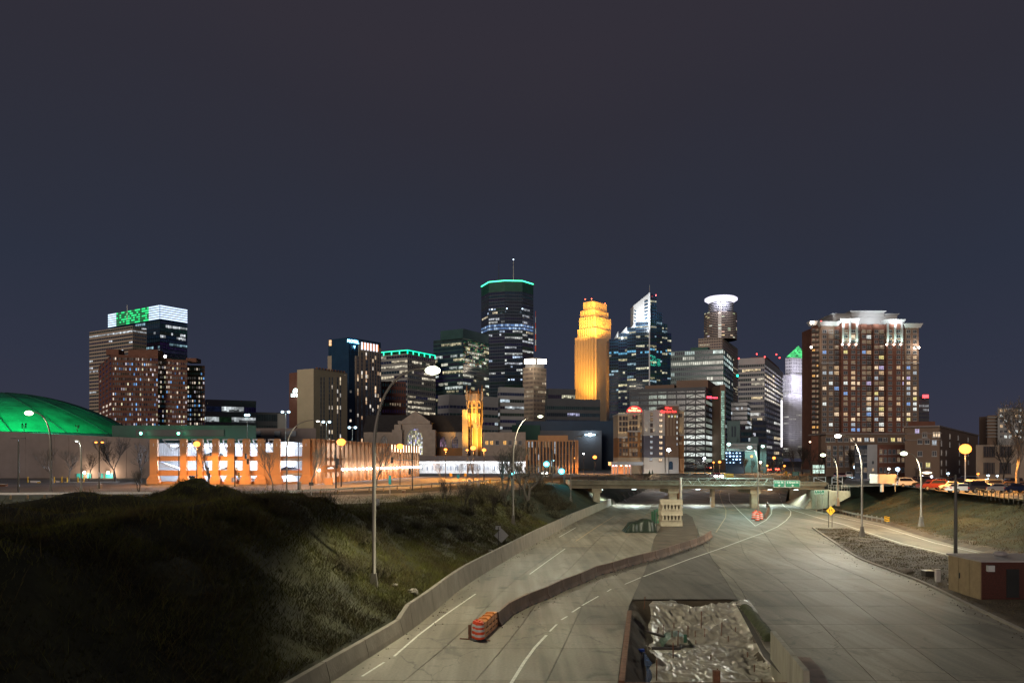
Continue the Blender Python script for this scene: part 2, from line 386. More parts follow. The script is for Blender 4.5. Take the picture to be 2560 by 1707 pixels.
# concrete slabs, one object each
slabs=0
def slab_run(fa,fb,n,y0,y1,L,skip=None,j=0.02,z1=0.0):
    global slabs
    y=y0
    while y<y1-0.5:
        LL=L*(1 if y<90 else 1.7); yn=min(y+LL,y1)
        for k in range(n):
            def P(yy,t): return fa(yy)+(fb(yy)-fa(yy))*t
            t0,t1=k/n,(k+1)/n
            if P(yn,t1)-P(yn,t0)<0.3 and P(y,t1)-P(y,t0)<0.3: continue
            q=[(P(y+j,t0)+j,y+j),(P(y+j,t1)-j,y+j),(P(yn-j,t1)-j,yn-j),(P(yn-j,t0)+j,yn-j)]
            if skip and skip((q[0][0]+q[2][0])/2,(y+yn)/2): continue
            mb=MB(); mb.prism(q,-0.05,z1,bottom=False)
            mb.build('concrete_slab',M['concrete_road'],hw); slabs+=1
        y=yn
slab_run(Lx,M1,4,24,178,6.2)
for k_ in range(5):
    slab_run(lambda y,k_=k_:max(M2(y),M1(y)+0.4,Rx(y)-3.75*(k_+1)),lambda y,k_=k_:max(M2(y),M1(y)+0.4,Rx(y)-3.75*k_),1,24,117.5,6.2)
slab_run(RIi,RIo,1,66,117.5,9)
b=MB(); strip(b,Lx,M1,178,284,0.0,5); strip(b,lambda y:M1(y)+0.02,RIo,117.6,284,0.0,4)
b.build('far_pavement',M['concrete_road'],hw)
# dark asphalt between the carriageways, and the gravel island round the stacked barriers
b=MB(); strip(b,lambda y:M1(y)+0.02,lambda y:M2(y)-0.02,57.6,103,0.006,2); o=b.build('median_asphalt',M['asphalt'],hw)
b=MB()
isl=[(1634,1349),(1648,1322),(1672,1290),(1715,1283),(1731,1292),(1738,1312),(1747,1337),(1700,1362),(1660,1385),(1628,1395)]
b.face([(G(a,c)[0],G(a,c)[1],0.014) for a,c in isl]); o=struct(b.build('dirt_island',M['dirt']))
b=MB(); q=[G(a,c) for a,c in [(1990,1640),(2025,1643),(2052,1670),(2080,1720),(2062,1740),(1995,1660)]]
b.face([(p[0],p[1],0.010) for p in q]); b.build('asphalt_patch',M['barrier_brown'],hw)
# kerb along the right-hand gravel
b=MB(); y=46
while y<117: b.obox((Rx(y)+0.02,y),(0.25,0),(Rx(y+2)-Rx(y),1.96),-0.05,0.13); y+=2
struct(b.build('kerb',M['barrier_concrete']))
# painted lines
mk_=bpy.data.objects.new('road_markings',None); C.objects.link(mk_); struct(mk_)
def line(px,w,m,name,z=0.013):
    p=[Vector(G(a,c)) for a,c in px]; mb=MB()
    for i in range(len(p)-1):
        d=(p[i+1]-p[i]).normalized(); n=Vector((-d.y,d.x,0))*w/2
        d0=(p[min(i+1,len(p)-1)]-p[max(i-1,0)]).normalized(); d1=(p[min(i+2,len(p)-1)]-p[i]).normalized()
        n0=Vector((-d0.y,d0.x,0))*w/2; n1=Vector((-d1.y,d1.x,0))*w/2
        mb.face([(p[i]-n0)[:2]+(z,),(p[i]+n0)[:2]+(z,),(p[i+1]+n1)[:2]+(z,),(p[i+1]-n1)[:2]+(z,)])
    mb.build(name,M[m],mk_)
line([(985,1640),(1046,1587),(1112,1537),(1189,1484)],0.13,'paint_white','lane_dash')
line([(905,1690),(960,1655)],0.12,'paint_white','lane_dash');
line([(1398,1342),(1440,1318)],0.12,'paint_white','lane_dash')
line([(1324,1435),(1368,1403),(1413,1371)],0.12,'paint_white','lane_line'); line([(1440,1352),(1490,1318),(1537,1289)],0.14,'paint_yellow','edge_line')
line([(1278,1707),(1310,1655),(1337,1618),(1366,1587)],0.16,'paint_white','edge_line')
for a,c in [((1374,1578),(1392,1560)),((1403,1549),(1418,1540)),((1430,1530),(1450,1517)),((1455,1513),(1496,1490)),((1518,1478),(1528,1472)),((1562,1460),(1602,1443))]:
    line([a,c],0.12,'paint_white','lane_dash')
line([(1608,1441),(1660,1421),(1721,1398),(1800,1371),(1870,1345),(1910,1331),(1944,1316),(1965,1301),(1976,1288),(1977,1278),(1970,1271),(1961,1266),(1956,1258)],0.16,'paint_white','edge_line')
line([(1977,1273),(2010,1283),(2060,1298),(2110,1311),(2180,1334),(2251,1357),(2384,1389)],0.16,'paint_white','edge_line',0.017)
line([(2004,1269),(2060,1283),(2130,1299),(2206,1316),(2338,1357),(2455,1384)],0.14,'paint_white','edge_line')
line([(1839,1235),(1822,1232),(1824,1252),(1850,1279),(1888,1314)],0.16,'paint_white','edge_line'); line([(1888,1314.5),(1915,1300),(1928,1285),(1930,1270)],0.16,'paint_white','edge_line',0.017)
line([(1803,1222),(1799,1235),(1805,1255),(1815,1275),(1814,1293),(1790,1330)],0.16,'paint_yellow','edge_line')
line([(1541,1222),(1552,1240),(1566,1253)],0.16,'paint_white','edge_line')
for k in range(4): line([(1947+k*2.6,1232+k*9),(1949+k*2.6,1236+k*9)],0.14,'paint_white','lane_dash')
# skid marks and stains with a shape of their own

# ------------------------------------------------------------------ concrete wall along the left bank
wl_=thing('highway_wall','long pale concrete barrier wall curving along the left edge of the highway','wall',(Lx(60),60,0))
ys=[16,24,31,36,40.5,45.7,47.6,53,58,64,70,78,86,95,105,116,128,140,152,165,178]
def wh(y): return 0.92 if y<45.75 else (1.45 if y>=47.6 else 0.95+0.5*(y-45.7)/1.9)
for a,c in zip(ys[:-1],ys[1:]):
    mb=MB(); n=3
    for i in range(n):
        y0=a+(c-a)*i/n+(0.02 if i==0 else 0); y1=a+(c-a)*(i+1)/n-(0.02 if i==n-1 else 0)
        def ring(y):
            x=Lx(y); h=wh(y); return [(x+0.02,y,-0.04),(x-0.03,y,0.25),(x-0.2,y,h),(x-0.45,y,h),(x-0.55,y,-0.04)]
        A,B=ring(y0),ring(y1); k=len(A); base=len(mb.v); mb.v+=A+B
        for j in range(k): j2=(j+1)%k; mb.f.append((base+j,base+j2,base+k+j2,base+k+j)); mb.m.append(0); mb.g.append(None)
        mb.f.append(tuple(base+j for j in range(k))[::-1]); mb.f.append(tuple(base+k+j for j in range(k))); mb.m+=[0,0]; mb.g+=[None,None]
    mb.build('wall_panel',M['barrier_concrete'],wl_)

# ------------------------------------------------------------------ overpass
YB=165.0
ov=thing('overpass','low concrete overpass crossing the highway below the skyline','bridge',(X(1750,YB),YB,0))
def bz(px,py): return Z(py+ (px-1425)*0.0055, YB)
def bbeam(x0,x1,py0,py1,y0,y1,name,m='bridge_concrete',segs=1,par=ov,gap=0.0):
    for i in range(segs):
        a=x0+(x1-x0)*i/segs; c=x0+(x1-x0)*(i+1)/segs-gap
        mb=MB(); A,Bc=X(a,YB),X(c,YB)
        t0,t1,b0,b1=bz(a,py0),bz(c,py0),bz(a,py1),bz(c,py1)
        mb.hexa([(A,y0,b0),(Bc,y0,b1),(Bc,y1,b1),(A,y1,b0)],[(A,y0,t0),(Bc,y0,t1),(Bc,y1,t1),(A,y1,t0)])
        mb.build(name,M[m],par)
bbeam(1424,2066,1201.5,1212.5,YB+0.3,YB+12.4,'deck')
bbeam(1424,2066,1212.7,1220.5,YB+0.8,YB+1.3,'girder',segs=3,gap=0.4)
bbeam(1424,2066,1212.7,1220.5,YB+4,YB+4.6,'girder',segs=3,gap=0.4); bbeam(1424,2066,1212.7,1220.5,YB+8,YB+8.6,'girder',segs=3,gap=0.4); bbeam(1424,2066,1212.7,1220.5,YB+11.6,YB+12.1,'girder',segs=3,gap=0.4)
bbeam(1424,2066,1207.5,1211,YB-0.15,YB+0.28,'ledge'); bbeam(1424,2066,1200.4,1202.4,YB-0.1,YB+0.28,'coping')
bbeam(1424,2066,1202.5,1207.4,YB+0.12,YB+0.28,'parapet')
n=34
for i in range(n+1):
    a=1424+642*i/n; bbeam(a,a+5 if i%1==0 else a,1202.5,1207.4,YB-0.05,YB+0.1,'parapet_post')
# railing on the parapet
for i in range(29):
    a=1424+642*i/28; mb=MB(); mb.box(X(a,YB),X(a,YB)+0.10,YB,YB+0.10,bz(a,1200.5),bz(a,1186)); mb.build('railing_post',M['dark_steel'],ov)
for py in (1186,1190.5,1195): bbeam(1424,2067,py-0.3,py+0.3,YB+0.12,YB+0.17,'rail','dark_steel')
for py in (1188,1194): bbeam(1424,2067,py-0.3,py+0.3,YB+12.2,YB+12.3,'rail','dark_steel')
# piers
def pier(px,w,yb,name='pier',m='stack_concrete',dy=1.2,y0=YB+1.5,cap=True):
    x=X(px,y0); mb=MB(); mb.box(x-w/2,x+w/2,y0,y0+1.5,0,bz(px,1221)-(0.9 if cap else 0)); mb.build(name,M[m],ov)
    if cap:
        mb=MB(); mb.box(x-w/2-0.3,x+w/2+0.3,y0-0.3,y0+9.4,bz(px,1221)-0.88,bz(px,1220.7)); mb.build('pier_cap',M[m],ov)
pier(1492,1.4,0); pier(1683,1.6,0); pier(1888,1.5,0); pier(1783,0.7,0,y0=YB+6,cap=False)
mb=MB(); mb.box(X(1700,YB),X(1708,YB),YB+2,YB+9,0,3.2); mb.build('brick_pier_face',M['rust'],ov)
# abutments
mb=MB(); a=G(2014,1258); z=bz(2060,1220)
mb.hexa([(X(2010,178),190,0),(X(2012,165),165,0),(X(2066,165)+1,165,0),(X(2066,165)+1,190,0)],[(X(2040,190),190,z),(X(2046,165),165,z),(X(2066,165)+1,165,z),(X(2066,165)+1,190,z)])
mb.build('abutment',M['stack_concrete'],ov)
mb=MB(); mb.hexa([(X(1426,165),165.5,2.5),(X(1468,165),165.5,0.0),(X(1468,165),178,0),(X(1426,165),178,2.5)],[(X(1426,165),165.5,bz(1426,1221)),(X(1428,165),165.5,bz(1426,1221)),(X(1428,165),178,bz(1426,1221)),(X(1426,165),178,bz(1426,1221))])
mb.build('slope_paving',M['bridge_concrete'],ov)
# retaining wall right of the bridge
rw=thing('retaining_wall','light concrete retaining wall beside the right end of the overpass','wall',(X(2060,150),150,0))
pts=[(2018,1262,1225),(2042,1264,1225),(2072,1258,1225),(2126,1230,1227)]
P=[]
Ys=[172,158,150,146]
for (px,pb,pt),Y in zip(pts,Ys): P.append((X(px,Y),Y,max(-0.1,Z(pb,Y)-0.8),Z(pt,Y)))
for i in range(3):
    a,c=P[i],P[i+1]; mb=MB()
    mb.hexa([(a[0],a[1],a[2]),(c[0],c[1],c[2]),(c[0],c[1]+0.5,c[2]),(a[0],a[1]+0.5,a[2])],[(a[0],a[1],a[3]),(c[0],c[1],c[3]),(c[0],c[1]+0.5,c[3]),(a[0],a[1]+0.5,a[3])])
    mb.build('wall_panel',M['stack_concrete'],rw)
mb=MB()
for i in range(9):
    t=i/8; x=P[2][0]+(P[3][0]-P[2][0])*t; y=P[2][1]+(P[3][1]-P[2][1])*t+0.2; mb.box(x-0.03,x+0.03,y,y+0.05,P[3][3],P[3][3]+1.0)
for h in (0.5,1.0): mb.tube([(P[2][0],P[2][1]+0.22,P[3][3]+h),(P[3][0],P[3][1]+0.22,P[3][3]+h)],0.03,4)
mb.build('railing',M['steel'],rw)
# under-bridge light fittings
def fitting(px,py,Y,pw,col,lab):
    t=thing('underpass_light',lab,'lamp',W(px,py,Y))
    mb=MB(); c=W(px,py,Y); mb.box(c[0]-0.5,c[0]+0.5,c[1]-0.15,c[1]+0.15,c[2]+0.05,c[2]+0.16); mb.build('housing',M['steel'],t)
    mb=MB(); mb.box(c[0]-0.45,c[0]+0.45,c[1]-0.12,c[1]+0.12,c[2]-0.05,c[2]+0.045); mb.build('lens',emat('underpass_lens_glow',col,6),t)
    light('SPOT',(c[0],c[1],c[2]-0.15),pw,col,t,to=(c[0],c[1],0),size=0.2,angle=165,blend=0.4)
fitting(1502,1223.5,177,3200,(0.85,1,0.95),'white light fitting under the overpass beside the leftmost pier')
fitting(1585,1222.6,177,3500,(0.8,1,1),'white light fitting under the overpass left of the barrier stack')
fitting(1745,1222.6,177,3200,(0.8,0.95,1),'white light fitting under the overpass right of the barrier stack')
fitting(1925,1223.5,177,3200,(0.8,1,0.95),'white light fitting under the overpass right of the drums')
fitting(1990,1224,176,900,(0.8,1,0.95),'white light fitting under the overpass beside the right abutment')
# sign gantry
YG=163.2
gt=thing('sign_gantry','grey steel truss gantry standing in front of the overpass','gantry',(X(1701,YG),YG,0))
mb=MB(); mb.tube([(X(1702,YG),YG,0),(X(1702,YG),YG,Z(1193,YG))],0.27,10); mb.build('post',M['steel'],gt)
for py in (1196,1213.5):
    mb=MB(); mb.tube([(X(1702,YG),YG,Z(py,YG)),(X(1935,YG),YG,Z(py,YG))],0.09,6); mb.build('truss_chord',M['steel'],gt)
mb=MB()
for i in range(18):
    a=1706+i*12.6; py=(1196,1213.5) if i%2 else (1213.5,1196)
    mb.tube([(X(a,YG),YG,Z(py[0],YG)),(X(a+12.6,YG),YG,Z(py[1],YG))],0.05,4)
mb.build('truss_bracing',M['steel'],gt)
def text(s,size,loc,mt,parent,rz=0,name='lettering',ext=0.006,align='CENTER',sx=1.0):
    d=bpy.data.curves.new(name,'FONT'); d.body=s; d.size=size; d.align_x=align; d.align_y='CENTER'; d.extrude=ext; d.offset=size*0.012
    o0=bpy.data.objects.new('tmp',d); me=bpy.data.meshes.new_from_object(o0); bpy.data.objects.remove(o0); bpy.data.curves.remove(d)
    me.materials.clear(); me.materials.append(mt); me.name=name
    o=bpy.data.objects.new(name,me); C.objects.link(o)
    o.parent=parent; o.location=Vector(loc)-parent.location; o.rotation_euler=(math.radians(90),0,rz); o.scale=(sx,1,1); return o
def sign_strokes(n,w,h,loc,mt,parent,rz=0,seed_=1):     # lit letters too blurred in the photo to read: upright strokes of uneven width
    rg_=random.Random(seed_); mb=MB(); x=-w/2
    for i in range(n):
        ww=w/n*rg_.uniform(.45,.85); hh=h*rg_.choice((.65,.7,1.0)); mb.box(x,x+ww,-.05,.05,-h/2,-h/2+hh); x+=w/n
    o=mb.build('sign_word',mt,None,kind='stuff'); o.parent=parent; o.location=Vector(loc)-parent.location; o.rotation_euler=(0,0,rz); return o
def panel(px0,px1,py0,py1,Y,m,name='panel',parent=None,t=0.06):
    mb=MB(); mb.box(X(px0,Y),X(px1,Y),Y,Y+t,Z(py1,Y),Z(py0,Y)); return mb.build(name,M[m],parent)
def arrow_down(c,s,parent,m='sign_white'):
    x,y,z=c; mb=MB()
    mb.prism([(0,0)],0,0) if False else None
    mb.face([(x-s*0.12,y,z+s*0.5),(x-s*0.12,y,z),(x+s*0.12,y,z),(x+s*0.12,y,z+s*0.5)])
    mb.face([(x-s*0.62,y,z+0.12*s),(x,y,z-s*0.5),(x+s*0.62,y,z+0.12*s),(x+s*0.3,y,z+0.12*s),(x,y,z-0.12*s),(x-s*0.3,y,z+0.12*s)]) 
    mb.build('arrow',M[m],parent)
YS=162.6
for i,(a,c,s,l) in enumerate([(1934.4,1961.3,'11th St','green overhead road sign reading 11th St on the gantry'),(1963,2000,'E Grant St','green overhead road sign reading E Grant St on the gantry')]):
    t=thing('road_sign',l,'road sign',(X((a+c)/2,YS),YS,Z(1217,YS)),'green overhead signs')
    panel(a,c,1200.5,1217.6,YS,'sign_white','border',t,0.05)
    mb=MB(); mb.box(X(a+0.7,YS),X(c-0.7,YS),YS-0.02,YS-0.004,Z(1217,YS),Z(1201.1,YS)); mb.build('face',M['sign_green'],t)
    text(s,0.52,(X((a+c)/2,YS),YS-0.03,Z(1205.5,YS)),M['sign_white'],t,sx=1.05 if i else 1.1)
    arrow_down((X((a+c)/2,YS),YS-0.03,Z(1213,YS)),0.42,t)
YS=150
t=thing('road_sign','small two line green road sign on posts before the retaining wall','road sign',(X(2048,YS),YS,0))
for a in (2041,2056): 
    mb=MB(); mb.tube([(X(a,YS),YS+0.1,0.0),(X(a,YS),YS+0.1,Z(1225,YS))],0.05,5); mb.build('post',M['steel'],t)
panel(2036.6,2060.4,1224.8,1235.2,YS,'sign_white','border',t)
mb=MB(); mb.box(X(2037.2,YS),X(2059.8,YS),YS-0.02,YS-0.004,Z(1234.7,YS),Z(1225.3,YS)); mb.build('face',M['sign_green'],t)
text('◄ 11th St',0.30,(X(2047,YS),YS-0.03,Z(1227.9,YS)),M['sign_white'],t); text('E Grant St ►',0.30,(X(2048.5,YS),YS-0.03,Z(1232.3,YS)),M['sign_white'],t)
# merge warning sign
YS=118.0
t=thing('warning_sign','yellow diamond merging lanes sign at the gravel point','road sign',(X(2077,YS),YS,0.1))
for a in (2072,2081): 
    mb=MB(); mb.tube([(X(a,YS),YS+0.12,0.1),(X(a,YS),YS+0.12,Z(1276,YS))],0.04,5); mb.build('post',M['dark_steel'],t)
cz=Z(1276.3,YS); cx=X(2077,YS); s=0.67
mb=MB(); mb.hexa([(cx,YS,cz-s),(cx+s,YS,cz),(cx,YS,cz+s),(cx-s,YS,cz)],[(cx,YS+0.04,cz-s),(cx+s,YS+0.04,cz),(cx,YS+0.04,cz+s),(cx-s,YS+0.04,cz)]); mb.build('panel',M['sign_yellow'],t)
mb=MB(); y=YS-0.01
mb.face([(cx-0.26,y,cz-0.26),(cx-0.16,y,cz-0.26),(cx-0.16,y,cz+0.12),(cx-0.26,y,cz+0.12)]); mb.face([(cx-0.34,y,cz+0.1),(cx-0.08,y,cz+0.1),(cx-0.21,y,cz+0.32)])
mb.face([(cx+0.18,y,cz-0.26),(cx+0.28,y,cz-0.26),(cx+0.2,y,cz+0.1),(cx+0.1,y,cz+0.1)]); mb.face([(cx+0.02,y,cz+0.08),(cx+0.28,y,cz+0.08),(cx+0.1,y,cz+0.32)])
for k in range(5): mb.face([(cx-0.04,y,cz-0.4+k*0.17),(cx+0.0,y,cz-0.4+k*0.17),(cx+0.0,y,cz-0.31+k*0.17),(cx-0.04,y,cz-0.31+k*0.17)])
mb.build('arrows',M['black_paint'],t)
# back of a diamond sign by the left wall
YS=82.0
t=thing('road_sign','grey back of a diamond sign leaning behind the left highway wall','road sign',(X(1247,YS),YS,1.2))
cx,cz,s=X(1253.5,YS),Z(1338,YS),0.74
mb=MB(); mb.hexa([(cx,YS,cz-s),(cx+s,YS,cz),(cx,YS,cz+s),(cx-s,YS,cz)],[(cx,YS+0.03,cz-s),(cx+s,YS+0.03,cz),(cx,YS+0.03,cz+s),(cx-s,YS+0.03,cz)]); mb.build('panel',M['sign_back'],t)
mb=MB(); mb.box(X(1239,YS),X(1252,YS),YS-0.04,YS-0.015,Z(1323,YS),Z(1314,YS)); mb.build('plate',M['sign_back'],t)
mb=MB(); mb.box(X(1245,YS),X(1246.8,YS),YS-0.1,YS-0.05,0.8,Z(1316,YS)); mb.build('post',M['dark_steel'],t)

# ------------------------------------------------------------------ guardrail by the ramp
gr=thing('guardrail','steel guardrail along the exit ramp below the right bank','guardrail',(RIo(140)+0.6,140,0))
ys=np.arange(126.6,172,2.2)
for k,y in enumerate(ys):
    x=RIo(y)+0.75; mb=MB(); mb.box(x-0.07,x+0.07,y-0.08,y+0.08,-0.05,0.85 if k<7 else 0.75); mb.build('post',M['steel'] if k<7 else M['dark_steel'],gr)
mb=MB()
for z0,z1,dx in ((0.42,0.52,0),(0.52,0.60,0.06),(0.60,0.70,0)):
    for a,c in zip(ys[:-1],ys[1:]): mb.obox((RIo(a)+0.55-dx,a),(0.05,0),(RIo(c)-RIo(a),c-a),z0,z1)
mb.build('rail',M['steel'],gr)
y=126.2; x=RIo(y)+0.6; mb=MB(); mb.box(x-0.4,x+0.4,y-0.06,y,0.35,1.15,0)
for k in range(3):
    z=0.4+k*0.25; mb.face([(x-0.4,y-0.065,z),(x+0.4,y-0.065,z+0.2),(x+0.4,y-0.065,z+0.32),(x-0.4,y-0.065,z+0.12)],1)
mb.build('end_marker',[M['sign_yellow'],M['black_paint']],gr)

# ------------------------------------------------------------------ Jersey barriers
def jersey(L,m,h=0.82,w=0.6):
    mb=MB(); pr=[(-w/2,0),(-w/2,0.08),(-w/4,0.3),(-0.09,h),(0.09,h),(w/4,0.3),(w/2,0.08),(w/2,0)]
    n=len(pr); a=[(-L/2,y,z) for y,z in pr]; c=[(L/2,y,z) for y,z in pr]
    mb.hexa(a,c)
    return mb.mesh('concrete_barrier',M[m])
chain=[(1242,1564),(1272,1537),(1319,1513),(1365,1495),(1402,1476),(1448,1458),(1490,1438),(1529,1428),(1565,1416),(1605,1405),(1636,1397),(1669,1387),(1698,1376),(1723,1369),(1741,1362),(1758,1355),(1776,1341)]
pos=['','','','','','','','','','','','','','','','']
ords=['nearest','second','third','fourth','fifth','sixth','seventh','eighth','ninth','tenth','eleventh','twelfth','thirteenth','fourteenth','next to last','farthest']
for i,(a,c) in enumerate(zip(chain[:-1],chain[1:])):
    A,B=Vector(G(*a)),Vector(G(*c)); d=B-A; L=d.length-0.10
    o=bpy.data.objects.new('concrete_barrier',jersey(L,'barrier_brown')); C.objects.link(o); o.location=(A+B)/2+Vector((0,0,0.0)); o.rotation_euler=(0,0,math.atan2(d.y,d.x))
    tag(o,'brown barrier segment of the curved row, %s from the orange cushion'%ords[i],'barrier','concrete barriers in a curved row on the road')
    # forklift slots
    mb=MB(); u=d.normalized(); nn=Vector((u.y,-u.x,0))
    for s in (-0.28,0.28): 
        c0=(A+B)/2+u*(L*s)+nn*0.302; mb.obox((c0.x-u.x*0.25,c0.y-u.y*0.25),(u.x*0.5,u.y*0.5),(nn.x*0.006,nn.y*0.006),0.0,0.10)
    o2=mb.build('slot',M['black_paint'],None,loc=tuple(o.location)); 
    o2.parent=o; o2.location=(0,0,0); o2.rotation_euler=(0,0,-o.rotation_euler.z)
# the stack of barriers
YK=121.0; x0,x1=X(1653,YK),X(1707,YK); sm=M['stack_concrete']
lay=['bottom','second','third','fourth','top']
for L_ in range(5):
    z=0.82*L_*0.985
    if L_%2==0:
        for k in range(3 if L_<4 else 2):
            o=bpy.data.objects.new('concrete_barrier',jersey(x1-x0,'stack_concrete')); C.objects.link(o); o.location=((x0+x1)/2+R.uniform(-.05,.05),YK+0.3+k*0.9,z)
            tag(o,'pale barrier lying lengthwise, %s layer of the stack, %s row'%(lay[L_],['front','second','rear'][k]),'barrier','stacked pale concrete barriers')
    else:
        for k in range(6):
            o=bpy.data.objects.new('concrete_barrier',jersey(3.0,'stack_concrete',h=0.80,w=0.54)); C.objects.link(o); o.location=(x0+0.32+k*(x1-x0-0.64)/5,YK+1.5+R.uniform(-.08,.08),z); o.rotation_euler=(0,0,PI/2 if False else math.pi/2)
            tag(o,'pale barrier end in the %s layer of the stack, %s from left'%(lay[L_],['first','second','third','fourth','fifth','last'][k]),'barrier','stacked pale concrete barriers')
# barrier piece under the bridge by the drums
for i,(a,c) in enumerate([((1912,1296),(1918,1283)),((1918,1283),(1921,1270)),((1921,1270),(1918,1262))]):
    A,B=Vector(G(*a)),Vector(G(*c)); d=B-A
    o=bpy.data.objects.new('concrete_barrier',jersey(d.length-0.1,'barrier_brown')); C.objects.link(o); o.location=(A+B)/2; o.rotation_euler=(0,0,math.atan2(d.y,d.x))
    tag(o,'brown concrete barrier behind the drum cluster, %s of the three'%['nearest','middle','farthest'][i],'barrier','barriers behind the drum cluster')

# ------------------------------------------------------------------ drums
def drum():
    t=thing('traffic_drum','red orange traffic drum','traffic drum'); 
    mb=MB(); mb.lathe((0,0,0.06),[(0.29,0),(0.285,0.30),(0.27,0.31),(0.26,0.6),(0.25,0.61),(0.24,0.88),(0.21,0.93),(0.21,0.98)],14); mb.build('body',M['drum_orange'],t)
    for z,r in ((0.22,0.292),(0.5,0.273),(0.74,0.258)):
        m2=MB(); m2.lathe((0,0,z),[(r,0),(r-0.004,0.13)],14); m2.build('stripe',M['drum_white'],t)
    mb=MB(); mb.lathe((0,0,0),[(0.42,0),(0.42,0.05),(0.3,0.10)],12); mb.build('base_ring',M['black_rubber'],t)
    mb=MB(); mb.box(-0.06,0.06,-0.02,0.02,1.03,1.12); mb.build('handle',M['drum_orange'],t)
    return t
d0=drum(); d0.location=G(1199,1600); tag(d0,'red orange and white striped drum before the orange crash cushion','traffic drum','traffic drums'); d0.scale=(1.0,1,1)
dd=[(1192,1597,'striped drum half hidden behind the nearest drum by the orange cushion',1),(1884,1297,'leftmost drum of the cluster under the overpass pier',1),(1889,1292,'rear drum of the cluster beside the overpass pier',1),(1893.5,1301.5,'nearest drum of the cluster beside the overpass pier',1),(1898,1295,'rear right drum of the cluster beside the overpass pier',1),(1902,1299,'rightmost drum of the cluster beside the overpass pier',1)]
for a,c,l,s in dd:
    r=dup(d0,loc=G(a,c),rz=R.uniform(0,3),label=l); r.scale=(1,1,1.0) if a<1300 else (1.15,1.15,1.15)
# crash cushion
A=Vector(G(1198,1594)); B=Vector(G(1232,1563)); d=(B-A); L=d.length; u=d.normalized()
cc=thing('crash_cushion','orange plastic crash cushion capping the row of brown barriers','crash cushion',tuple(A))
nn=Vector((u.y,-u.x,0))
for k in range(4):
    a=A+u*(L*k/4+0.03); c=A+u*(L*(k+1)/4-0.03); mb=MB(); w=0.33
    mb.hexa([a-nn*w,a+nn*w,c+nn*w,c-nn*w],[a-nn*(w-0.05)+Vector((0,0,0.86)),a+nn*(w-0.05)+Vector((0,0,0.86)),c+nn*(w-0.05)+Vector((0,0,0.86)),c-nn*(w-0.05)+Vector((0,0,0.86))]); mb.build('module',M['orange_plastic'],cc)
    mb=MB(); mb.tube([a-nn*0.30+u*0.1+Vector((0,0,0.80)),a-nn*0.2+u*0.1+Vector((0,0,0.93)),a+nn*0.2+u*0.1+Vector((0,0,0.93)),a+nn*0.30+u*0.1+Vector((0,0,0.80))],0.05,6); mb.build('ridge',M['orange_plastic'],cc)
    for s in (0.2,0.5):
        mb=MB(); e=a+nn*(w-0.02*s)+u*0.3; mb.obox((e.x,e.y),(u.x*0.5,u.y*0.5),(nn.x*0.03,nn.y*0.03),s,s+0.05); mb.build('rib',M['rust'],cc)
mb=MB(); e=A-nn*0.6-u*0.15; mb.obox((e.x,e.y),(nn.x*0.18,nn.y*0.18),(u.x*0.05,u.y*0.05),0,0.75,0); mb.build('marker_board',M['rust'],cc)
mb=MB(); mb.tube([A-nn*1.0-u*0.5+Vector((0,0,0.04)),A+nn*0.3-u*0.55+Vector((0,0,0.04)),A+nn*0.8-u*0.7+Vector((0,0,0.04))],0.035,5); mb.build('debris_bar',M['rust'],cc)

# ------------------------------------------------------------------ tarp heap, green barrels
def patch(fn,nx,ny,m,name,label,cat,loc,smooth=True,**k):
    v=[];f=[]
    for j in range(ny+1):
        for i in range(nx+1): 
            p=fn(i/nx,j/ny); v.append((p[0]-loc[0],p[1]-loc[1],p[2]-loc[2]))
    for j in range(ny):
        for i in range(nx): a=j*(nx+1)+i; f.append((a,a+1,a+nx+2,a+nx+1))
    me=bpy.data.meshes.new(name); me.from_pydata(v,[],f); me.materials.append(m); me.polygons.foreach_set('use_smooth',[smooth]*len(f)); me.update()
    o=bpy.data.objects.new(name,me); C.objects.link(o); o.location=loc; tag(o,label,cat); return o
c0=G(1604,1330); hx=X(1645,c0[1])-X(1560,c0[1])
def tarp(u,v):
    x=c0[0]-hx*0.52+hx*u*0.98; y=c0[1]-0.9+4.0*v
    e=min(u/0.30,(1-u)/0.10,v/0.22,(1-v)/0.15,1.0); h=1.75*sst(e)*(0.86+0.14*math.cos(u*9))
    h+= 0.10*mnoise.noise((u*6,v*3,1))*min(1,e*2)+0.09*(1-abs(mnoise.noise((u*9,v*7,4))))*e
    y+= 0.25*mnoise.noise((u*8,0,2)) if v<0.2 else 0
    return (x+0.2*mnoise.noise((u*5,v*5,8)),y,max(0.02,h+0.01))
patch(tarp,60,30,M['tarp_green'],'tarp_heap','heap of material under a dark green tarpaulin left of the barrier stack','heap',tuple(c0))
def barrel(px,py,h,lab,r=0.42):
    p=G(px,py); mb=MB(); mb.lathe((0,0,0),[(r,0),(r,h*0.3),(r*1.05,h*0.33),(r,h*0.36),(r,h*0.64),(r*1.05,h*0.67),(r,h*0.7),(r*0.98,h)],12); o=mb.build('green_barrel',M['green_plastic'],None); o.location=p
    tag(o,lab,'barrel','green barrels by the stack')
barrel(1634,1304,1.7,'leftmost of the green barrels between tarp and barrier stack'); barrel(1640,1307,2.1,'tall green barrel at the middle between tarp and barrier stack'); barrel(1646,1304,2.1,'green barrel nearest to the barrier stack')
mb=MB(); p=G(1641,1333); mb.tube([p,(p[0],p[1],2.9)],0.06,6); o=mb.build('steel_stake',M['dark_steel'],None,loc=p); tag(o,'thin steel stake standing at the right end of the tarp','stake')

